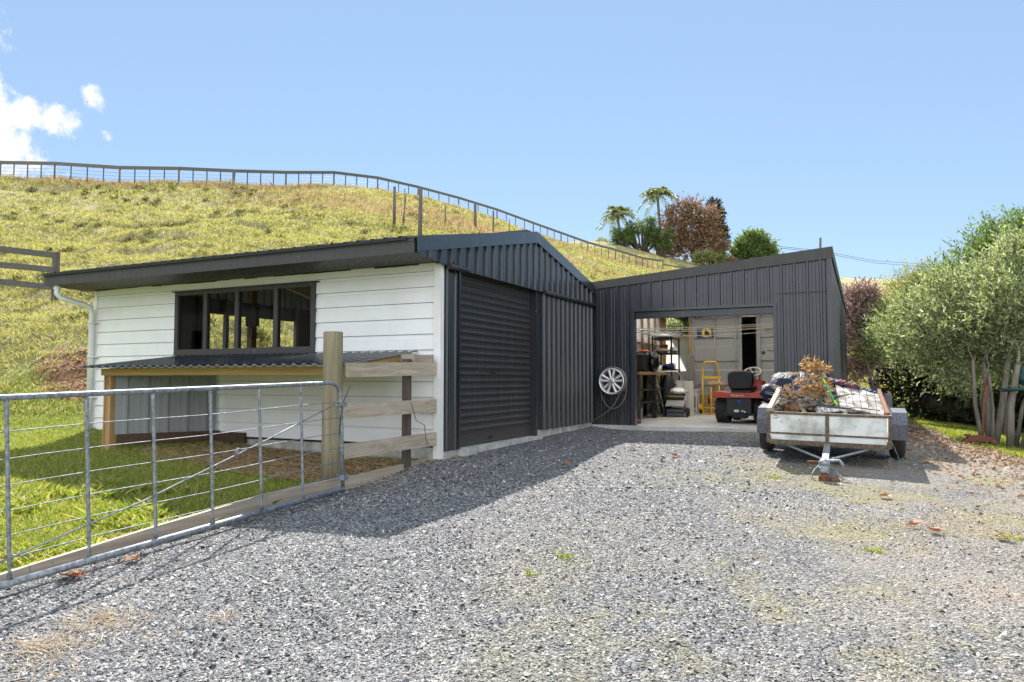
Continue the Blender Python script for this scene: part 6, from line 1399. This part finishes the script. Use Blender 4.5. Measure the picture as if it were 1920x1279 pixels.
fr_.box((-TX + e, TF - e + .001, TZ1 - .024), (TX - e, TF + e, TZ1 + .004)); fr_.box((-TX + e, TF - e + .002, TZ0 + .045), (TX - e, TF + e - .004, TZ0 + .065)); fr_.box((-TX + e, TF - .022, TZ0 - .075), (TX - e, TF + .03, TZ0 - .02)); fr_.box((-TX + e, TB - .02, TZ0 - .06), (TX - e, TB + .02, TZ0 - .01))
fr_.build('frame', 'trailer_frame', tl)
mb = MB(); mb.box((-TX + .02, TF + .02, TZ0 - .012), (TX - .02, TB - .02, TZ0 + .012)); mb.build('tray_floor', 'old_wood_y', tl)
mb = MB(); mb.beam((0, -.9, .295), (0, -1.95, .195), .066, .055); mb.build('drawbar', 'galv', tl)
for sg_ in (-1, 1):
    mb = MB(); mb.tube([(sg_ * .44, TF + .03, TZ0 - .085), (sg_ * .03, -1.62, .215)], .014, 8); mb.build('brace', 'galv', tl)
mb = MB(); mb.tube([(-.72, 0, .29), (.72, 0, .29)], .025, 8); mb.build('axle', 'trailer_frame', tl)
for sg_ in (-1, 1):
    wheel(tl, sg_ * .755, 0, .29, .165, .17, 'alloy_dark', False)
    mb = MB(); x0, x1 = (.665, .85) if sg_ > 0 else (-.85, -.665); mb.prism([(-.36, .30), (-.36, .46), (-.24, .585), (.24, .585), (.36, .46), (.36, .30), (.345, .30), (.345, .455), (.235, .57), (-.235, .57), (-.345, .455), (-.345, .30)], 0, x0, x1)
    mb.box((x0, -.361, .27), (x1, -.345, .46)); mb.build('mudguard', 'speckled_guard', tl)
mb = MB(); mb.bbox((-.05, -2.05, .14), (.05, -1.88, .225), .02); mb.lathe([(0, .0), (.05, .0), (.055, .05), (.03, .08), (0, .085)], (0, -1.98, .205), (0, 0, 1), 12); mb.tube([(-.16, -1.9, .19), (-.16, -1.9, .235), (-.03, -1.9, .24)], .011, 6, mi=1); mb.tube([(.03, -1.84, .24), (.14, -1.82, .25), (.18, -1.88, .21)], .018, 6)
cpn = mb.build('coupling', ['galv', 'rust'], tl)
mb = MB(); mb.bbox((-.05, -2.05, .03), (.05, -1.95, .139), .02); mb.bbox((.05, -2.02, .04), (.15, -1.95, .10), .02); mb.build('rest_block', 'rust', tl)
for k, pts in enumerate([[(-.05, -1.9, .2), (-.11, -1.95, .13), (-.12, -2.0, .05)], [(.05, -1.88, .2), (.13, -1.9, .12), (.20, -1.86, .06), (.34, -1.84, .065)]]):
    pp_ = smooth_path([Vector(q) for q in pts], 5); mb = MB()
    for i in range(len(pp_) - 1):
        mb.tube([pp_[i], pp_[i + 1]], [.011, .006], 5)
    mb.build('safety_chain', 'galv', cpn)
mb = MB(); mb.tube([(.8, -.1, .36), (1.0, -.15, .35)], .012, 6); mb.tube([(.8, -.1, .42), (.95, -.12, .41)], .012, 6); mb.build('rope_hook', 'trailer_frame', tl)
mb = MB(); mb.tube(smooth_path([Vector(q) for q in [(TX, TF, .40), (TX + .08, TF - .02, .2), (TX + .12, TF - .0, .03), (TX + .05, TF - .03, .06)]], 5), .003, 4); mb.build('dangling_wire', 'galv', tl)
# spatter on the front boards
def TW(x, y, z): return TM @ Vector((x, y, z))
mb = MB(); rr = random.Random(9)
for k in range(40):
    x = -TX + .05 + abs(rr.gauss(0, .13)); z = TZ1 - .03 - abs(rr.gauss(.05, .06))
    if z < TZ0 + .08: continue
    s_ = rr.uniform(.002, .006); mb.add([(x - s_, TF - .0095, z), (x, TF - .0095, z - s_ * 1.6), (x + s_, TF - .0095, z), (x, TF - .0095, z + s_)], [(0, 1, 2, 3)])
mb.build_split('mud_spatter', 'black', tl); mb = MB(); mb.add([(-.33 + .02 * math.cos(t), TF - .0095, .50 + .05 * math.sin(t)) for t in np.linspace(0, 2 * PI, 12)[:-1]], [tuple(range(11))]); mb.build('green_stain', mottled('green_stain', (.30, .42, .33), (.50, .58, .50), .6), tl)

# ---------------- the load
def load(mb, name, mat, loc, label, cat, grp='junk loaded on the trailer'): return mb.build(name, mat, None, loc, label, None, cat, grp)
def tarp_mat():
    m, nt, b = new_mat('tarp'); v = coords(nt); n1 = None
    c = ramp(nt, [(.38, (.008, .010, .016)), (.52, (.012, .018, .045)), (.66, (.02, .05, .15))], noise_n(nt, v, 2.2, 3)); nt.links.new(c.outputs[0], b.inputs['Base Color']); b.inputs['Roughness'].default_value = .55; b.inputs['Specular IOR Level'].default_value = .25
    bump_n(nt, noise_n(nt, coords(nt, (1.6, 1, .5)), 4, 4, .55, 2.0), .9, .05, b); return m
M['tarp'] = tarp_mat()
mb = MB(); mb.smooth = True; c = P(1487, 745, 10.5); mb.blob(c, (.43, .5, .36), 3, 40, 24, .08, 1.6); mb.blob(P(1446, 735, 10.3), (.15, .25, .12), 8, 24, 14, .12, 1.8); mb.blob(P(1525, 750, 10.4), (.28, .4, .27), 5, 26, 14, .15, 2.4); load(mb, 'tarpaulin', 'tarp', c, 'shiny black and blue tarpaulin over a heap at the back of the trailer', 'tarpaulin')
mb = MB()
cn = [P(1566, 721, 9.9), P(1655, 739, 9.55), P(1659, 779, 8.95), P(1575, 762, 9.2)]
nrm = (cn[1] - cn[0]).cross(cn[3] - cn[0]).normalized() * .02
dk = thing('slatted_panel', 'weathered whitewashed slatted panel leaning on the right of the trailer load', 'panel', cn[3])
M['whitewash'] = mottled('whitewash', (.13, .11, .095), (.50, .475, .44), .85, 0, 5, .4, .004, stretch=(1.6, 1.6, .8), lo=.40, hi=.60, detail=9)
for k in range(6):
    a0, a1 = (k + .03) / 6, (k + .95) / 6; q = [cn[0].lerp(cn[1], a0), cn[0].lerp(cn[1], a1), cn[3].lerp(cn[2], a1), cn[3].lerp(cn[2], a0)]; mb = MB(); mb.add([*q, *[p + nrm for p in q]], [(0, 3, 2, 1), (4, 5, 6, 7), (0, 1, 5, 4), (1, 2, 6, 5), (2, 3, 7, 6), (3, 0, 4, 7)]); mb.build('slat', 'whitewash', dk)
for t_ in (.2, .8): mb = MB(); bk_ = nrm.normalized() * (.06 if nrm.y > 0 else -.06); mb.beam(cn[0].lerp(cn[3], t_) + bk_, cn[1].lerp(cn[2], t_) + bk_, .04, .04); mb.build('batten', 'old_wood_x', dk)
mb = MB(); mb.smooth = True
for k in range(7): q = P(1545 + k * 9, 712 + k * 2.2, 10.1 - k * .05); mb.blob(q, (.07, .09, .045), k, 10, 7, .3, 2)
M['red_cloth'] = mottled('red_cloth', (.02, .03, .08), (.22, .05, .035), .8, 0, 16, lo=.45, hi=.55); load(mb, 'folded_tarp', ['red_cloth'], P(1565, 716, 10), 'rolled red and blue cloth along the top of the slatted panel', 'cloth')
mb = MB(); mb.smooth = True
for k in range(7): q = P(1600 + k * 8, 727 + k * 2.0, 9.85 - k * .04); mb.blob(q, (.06, .07, .03), k + 9, 10, 7, .3, 2)
load(mb, 'blue_tarp_edge', 'tarp', P(1625, 735, 9.8), 'dark blue tarp hem draped over the right end of the slatted panel', 'cloth')
mb = MB(); mb.tube([P(1541, 706, 9.15), P(1556, 735, 9.0), P(1564, 752, 8.95)], [.011, .011, .013], 8, mi=0); mb.tube([P(1564, 751, 8.94), P(1570, 760, 8.92)], [.017, .02], 8, mi=1); mb.tube([P(1544, 712, 9.11), P(1548, 720, 9.07)], .017, 8, mi=1); load(mb, 'green_pole', ['green_plastic', 'lime'], P(1556, 735, 9.5), 'bright green plastic pole sticking up from the load', 'pole')
mb = MB(); a, b = P(1531, 771, 8.95), P(1586, 776, 8.9); mb.tube([a, b], .055, 14); M['mesh_roll'] = mottled('mesh_roll', (.12, .11, .10), (.72, .70, .66), .8, 0, 60, .8, .01, lo=.44, hi=.54); load(mb, 'netting_roll', 'mesh_roll', a, 'roll of white netting just behind the front board of the trailer', 'netting')
mb = MB(); mb.smooth = True; mb.blob(P(1484, 768, 9.0), (.10, .1, .085), 2, 18, 12, .22, 3); load(mb, 'root_ball', 'dirt_ball', P(1484, 768, 9.0), 'brown fibrous root ball at the left front of the load', 'root ball')
mb = MB(); c = P(1476, 757, 9.15); mb.lathe([(.095 + .022 * math.cos(t), .022 * math.sin(t)) for t in np.linspace(0, 2 * PI, 9)], c, (-.2, .35, 1), 22); load(mb, 'hose_ring', 'old_wood_x', c, 'weathered ring leaning over the brown root ball', 'ring')
for i, (a, b, w, h, m, lab) in enumerate([((1494, 752), (1511, 776), .05, .04, 'rail_wood', 'brown stick leaning beside the root ball'), ((1489, 755), (1518, 748), .08, .03, 'old_wood_x', 'short grey plank above the root ball'), ((1512, 752), (1560, 764), .10, .025, 'old_wood_x', 'long grey plank across the middle of the load'),
        ((1585, 775), (1620, 778), .09, .04, 'black', 'black slab right of the netting roll'), ((1611, 777), (1652, 780), .12, .02, 'whitewash', 'pale broken board at the right front of the load'), ((1462, 757), (1475, 750), .05, .05, 'rail_wood_x', 'pale timber end at the left front corner of the load'),
        ((1500, 762), (1530, 757), .07, .03, 'old_wood_x', 'dark weathered plank under the dead branches'), ((1520, 757), (1552, 745), .06, .03, 'old_wood_x', 'slanting plank just left of the green pole'), ((1548, 722), (1562, 735), .12, .02, 'whitewash', 'pale board corner between green pole and panel')]):
    A_, B_ = P(a[0], a[1], 9.1 if i not in (8,) else 9.9), P(b[0], b[1], 9.05 if i not in (8,) else 9.8); mb = MB(); mb.beam(A_, B_, w, h); load(mb, 'offcut', m, A_, lab, 'plank')
mb = MB(); mb.beam(TW(-TX + .01, TF + .0, TZ1 + .02), TW(-TX + .06, TF + .75, TZ1 + .20), .05, .05); load(mb, 'corner_stick', 'rail_wood_y' if 'rail_wood_y' in M else 'rail_wood', TW(-TX, TF, TZ1), 'pale rough timber laid along the left side of the trailer', 'plank')
mb = MB(); mb.beam(TW(TX - .02, TF + .1, TZ1 + .01), TW(TX - .06, TB - .1, TZ1 + .10), .04, .03); load(mb, 'rusty_bar', 'rust', TW(TX, TF, TZ1), 'rusty bar laid along the right side of the trailer', 'bar')
M['dark_litter'] = mottled('dark_litter', (.02, .016, .012), (.12, .085, .06), .95, 0, 26, 1.0, .03)
mb = MB(); mb.smooth = True; mb.blob(P(1535, 778, 9.6), (.55, .75, .13), 15, 30, 14, .25, 3.5); load(mb, 'rubbish_heap', 'dark_litter', P(1530, 770, 9.6), 'dark heap of twigs and soil filling the trailer tray', 'heap')
mb = MB(); q = P(1665, 755, 10.4); mb.bbox((q.x - .06, q.y - .2, q.z - .16), (q.x + .05, q.y + .2, q.z + .13), .02); load(mb, 'dark_crate', 'alloy_dark', q, 'dark box behind the right end of the slatted panel', 'box')
mb = MB()
for pts in ([(1535, 745), (1537, 760), (1548, 768), (1560, 762), (1575, 770)], [(1533, 752), (1545, 758), (1558, 768)], [(1580, 766), (1610, 765), (1650, 770)]):
    mb.tube(smooth_path([P(x_, y_, 9.0) for x_, y_ in pts], 5), .006, 5)
load(mb, 'teal_rope', 'teal', P(1540, 752, 9.0), 'thin blue-green rope trailing over the front of the load', 'rope')
mb = MB(); rr = random.Random(77)
for k in range(190):
    q = P(rr.uniform(1462, 1572), rr.uniform(742, 774), rr.uniform(9.0, 9.9)); a = rr.uniform(0, 2 * PI); L_ = rr.uniform(.06, .32); e_ = q + Vector((math.cos(a) * L_, math.sin(a) * L_ * .6, rr.uniform(-.05, .10))); mb.tube([q, q.lerp(e_, .5) + Vector((0, 0, rr.uniform(-.02, .03))), e_], [rr.uniform(.004, .016), .007, .003], 5, mi=rr.choice([0, 0, 1, 2]))
o_ = mb.build('twig_pile', ['stick', 'old_wood_x', 'bark_dark'], None, P(1520, 765, 9.4), 'tangled pile of twigs and sticks in the middle of the trailer tray', 'stuff', 'twigs')
# dead branches with orange leaves
def deadbranch(root, tips, label, seed, nl=26, ls=.085, loc_r=.05):
    t = thing('dead_branch', label, 'branch', root, group='dead branches on the trailer'); mb = MB(); bs, ds, L_, W_ = [], [], [], []; rr = random.Random(seed)
    for tp, leafy in tips:
        mid = root.lerp(tp, .5) + Vector((rr.uniform(-.05, .05), rr.uniform(-.04, .04), rr.uniform(-.03, .05))); path = smooth_path([root, mid, tp], 4); mb.tube(path, [.014 - .009 * i / (len(path) - 1) for i in range(len(path))], 6)
        for k in range(2):
            q = path[rr.randrange(len(path) // 2, len(path))]; e_ = q + Vector((rr.uniform(-.12, .12), rr.uniform(-.1, .1), rr.uniform(.02, .12))); mb.tube([q, e_], [.007, .003], 5)
            if leafy:
                for j in range(nl // 2): d = Vector((rr.gauss(0, 1), rr.gauss(0, 1), rr.gauss(.3, .7))); bs.append(e_ + Vector((rr.gauss(0, .01),) * 3)); ds.append(d); L_.append(ls * rr.uniform(.7, 1.2)); W_.append(.028)
        if leafy:
            for j in range(nl): d = Vector((rr.gauss(0, 1), rr.gauss(0, 1), rr.gauss(.3, .7))); bs.append(tp + Vector([rr.gauss(0, loc_r * .4) for _ in range(3)])); ds.append(d); L_.append(ls * rr.uniform(.7, 1.2)); W_.append(.028)
    mb.build('stem', 'stick', t)
    if bs: V, F = leaf_quads(np.array(bs), np.array(ds), np.array(L_), np.array(W_)); fastmesh('leaves', V, F, L_ORANGE, t)
deadbranch(P(1530, 760, 9.3), [(P(x_, y_, 9.25), True) for x_, y_ in ((1511, 684), (1524, 690), (1538, 688), (1549, 690), (1530, 700))], 'tall dead branch with orange leaves rising above the load', 3, 14, .10)
deadbranch(P(1525, 765, 9.2), [(P(x_, y_, 9.1), True) for x_, y_ in ((1533, 725), (1545, 730), (1520, 728), (1538, 742), (1551, 740), (1510, 722), (1500, 716), (1527, 738), (1543, 750))], 'lower leafy dead branch with orange and green leaves in the middle of the load', 4, 12, .085)
deadbranch(P(1490, 752, 9.1), [(P(x_, y_, 9.1), (x_ in (1478, 1496))) for x_, y_ in ((1453, 731), (1460, 724), (1470, 722), (1478, 742), (1486, 716), (1496, 740), (1503, 712), (1452, 726), (1466, 735), (1480, 728))], 'bare pale forked branch on the left of the load', 5, 20, .06)

# ================================================================== under the trees
jk = thing('trolley_jack', 'rusty red trolley jack with its long handle propped against a tree', 'jack', (0, 0, 0), local=False)
jb = Vector((1.72, 14.35, gz(1.72, 14.35))); jk.location = jb; ORG[jk] = jb
mb = MB(); mb.prism([(-.22, .06), (.20, .06), (.22, .10), (.05, .17), (-.16, .14)], 1, jb.y - .09 - jb.y, .09)
mb.v = [(v[0] + jb.x, v[1] + jb.y, v[2] + jb.z) for v in mb.v]; mb.build('body', 'red_dull', jk)
for dx in (-.2, .19):
    for dy in (-.1, .1): mb = MB(); mb.lathe([(0, -.02), (.045, -.02), (.045, .02), (0, .02)], jb + Vector((dx, dy, .045)), (0, 1, 0), 14); mb.build('wheel', 'rust', jk)
mb = MB(); mb.lathe([(0, 0), (.05, 0), (.055, .03), (0, .03)], jb + Vector((-.17, 0, .14)), (0, 0, 1), 12); mb.build('saddle', 'rust', jk)
mb = MB(); mb.tube([jb + Vector((.05, .02, .14)), jb + Vector((.10, .25, .62)), jb + Vector((.20, .5, 1.10))], [.022, .018, .022], 8); mb.build('handle', 'rust', jk)
mb = MB(); c = Vector((2.62, 14.1, gz(2.62, 14.1) + .34)); mb.smooth = True; mb.blob(c, (.30, .35, .36), 21, 30, 20, .12, 3); o_ = mb.build('wrapped_bundle', 'black_gloss', None, c, 'black plastic-wrapped bundle behind the leaning trunk at the right edge', None, 'bundle')
mb = MB(); zt = gz(2.15, 14.35) + .95; mb.tube([(2.05, 14.25, zt), (2.35, 14.2, zt + .02), (2.75, 14.2, zt + .05), (2.8, 14.5, zt + .05), (2.2, 14.5, zt), (2.05, 14.25, zt)], .03, 8); mb.build('tie_strap', 'teal', None, (2.05, 14.25, zt), 'dark green strap tied round the trunks at the right edge', None, 'strap')
mb = MB(); mb.smooth = True; mb.blob((2.36, 14.45, zt + .24), (.07, .06, .15), 22, 16, 10, .2); mb.build('green_cloth', 'teal', None, (2.42, 14.45, zt + .2), 'dark green cloth hung between the trunks at the right edge', None, 'cloth')
# scattered dry leaves and loose stones
lv = [(335 - 200, 1082), (148, 1080), (325, 1003), (318, 985), (345, 1000), (300, 968), (1265, 855), (1190, 842), (1060, 872), (1715, 985), (1750, 996), (1660, 930), (250, 1050), (1880, 1010)]
names_ = ['beside the bottom tube of the gate, far left', 'just right of the leftmost leaf below the gate', 'against the edging board behind the gate', 'on the lawn above the edging board', 'on the edging board below the third gate upright', 'in the grass behind the third gate upright', 'on sunlit gravel near the shed doorway', 'in the shade edge before the garage', 'near the shadow edge before the sliding door', 'on the brown patch at the right of the drive', 'right of the other leaf on the brown patch', 'below the trailer on open gravel', 'on gravel just below the gate', 'at the far right edge of the gravel']
for i, (px, py) in enumerate(lv):
    z_ = .3
    for _ in range(4):
        p = P(px, py, 1); d = p - Vector((0, 0, CAMH)); t_ = (z_ - CAMH) / d.z; w_ = Vector((0, 0, CAMH)) + d * t_; z_ = gz(w_.x, w_.y) + .02
    mb = MB(); rr = random.Random(i); s_ = rr.uniform(.045, .075); n = 7
    ring_ = [(math.cos(2 * PI * k / n) * s_ * rr.uniform(.6, 1.3), math.sin(2 * PI * k / n) * s_ * rr.uniform(.5, 1.1), rr.uniform(-.01, .035)) for k in range(n)]
    mb.add([(w_.x, w_.y, w_.z + .002)] + [(w_.x + a, w_.y + b, w_.z + c_ + .01) for a, b, c_ in ring_], [(0, k + 1, (k + 1) % n + 1) for k in range(n)]); mb.build('dry_leaf', L_BROWN, None, w_, 'curled brown dead leaf lying ' + names_[i], None, 'leaf', 'dead leaves scattered on the ground')
def ground_hit(px, py):
    z_ = .2
    for _ in range(5):
        d = cam_dir(px, py); t_ = (z_ - CAMH) / d.z; w_ = Vector((0, 0, CAMH)) + d * t_; z_ = gz(w_.x, w_.y)
    return w_
GR_STRAW = leafmat('straw_blade', [(.42, .34, .24), (.56, .47, .36), (.66, .58, .46), (.34, .24, .16)], .2, .6, tcol=(1, .95, .8))
r = np.random.default_rng(71); X, Y = [], []
for px, py, s_, k in ((190, 1165, .13, 330), (90, 1215, .12, 380), (230, 1180, .2, 160), (60, 1262, .12, 130), (430, 1160, .05, 50), (1735, 990, .22, 260), (1790, 975, .15, 110), (1880, 1040, .3, 200), (1700, 985, .15, 80), (1840, 930, .5, 300), (1890, 980, .5, 300), (690, 905, .25, 500), (760, 880, .3, 700)):
    w_ = ground_hit(px, py); X.append(w_.x + r.normal(size=k) * s_); Y.append(w_.y + r.normal(size=k) * s_ * .7)
blades(np.concatenate(X), np.concatenate(Y), .018, .004, 4.5, GR_STRAW, 'straw', 72, 'wisps of pale straw on the gravel', cat='straw', zoff=.012)
X, Y = [], []
for px, py, s_, k in ((1075 - 20, 1045, .03, 60), (995, 1078, .02, 30), (1453, 898, .05, 60), (1150, 802, .06, 60), (1895, 1010, .08, 120), (1640, 1035, .04, 50), (850, 862, .08, 120), (420, 930, .1, 100)):
    w_ = ground_hit(px, py); X.append(w_.x + r.normal(size=k) * s_); Y.append(w_.y + r.normal(size=k) * s_ * .7)
blades(np.concatenate(X), np.concatenate(Y), .035, .008, 1.2, GR_LAWN, 'small_weeds', 73, 'tiny green weeds sprouting through the gravel', cat='weeds')
r = np.random.default_rng(75); n = 9000; y = 5 + 17 * r.random(n); x = GRX(y) - .25 + r.normal(size=n) * .38 - .9 * (r.random(n) ** 3) * 2; k = ~((y > 12.7) & (x < -.3)); x, y = x[k], y[k]; z = ground_z(x, y) + .012
dv = r.normal(size=(len(x), 3)) * np.array([1, 1, .25]); V, F = leaf_quads(np.stack([x, y, z], 1), dv, .035 + .03 * r.random(len(x)), .02 + .015 * r.random(len(x)), .1)
fastmesh('leaf_litter', V, F, leafmat('litter', [(.20, .10, .05), (.34, .20, .11), (.48, .34, .22), (.14, .08, .05), (.40, .28, .16)], .1, .7, tcol=(1, .9, .7)), label='brown leaf litter along the edge between the gravel and the verge', cat='leaf litter', kind='stuff')
bd = P(164, 191, 60); mb = MB(); mb.add([bd + Vector(q) for q in [(-.22, 0, .02), (-.05, .03, .0), (.05, .03, 0), (.22, 0, .03), (.04, -.05, -.02), (-.04, -.05, -.02), (0, 0, .04), (0, 0, -.03)]], [(0, 1, 6, 5), (2, 3, 4, 6), (1, 2, 6), (4, 5, 7), (6, 4, 5), (0, 5, 7, 1), (2, 7, 4, 3), (1, 7, 2)]); mb.build('bird', 'black', None, bd, 'tiny dark bird flying below the small cloud', None, 'bird')
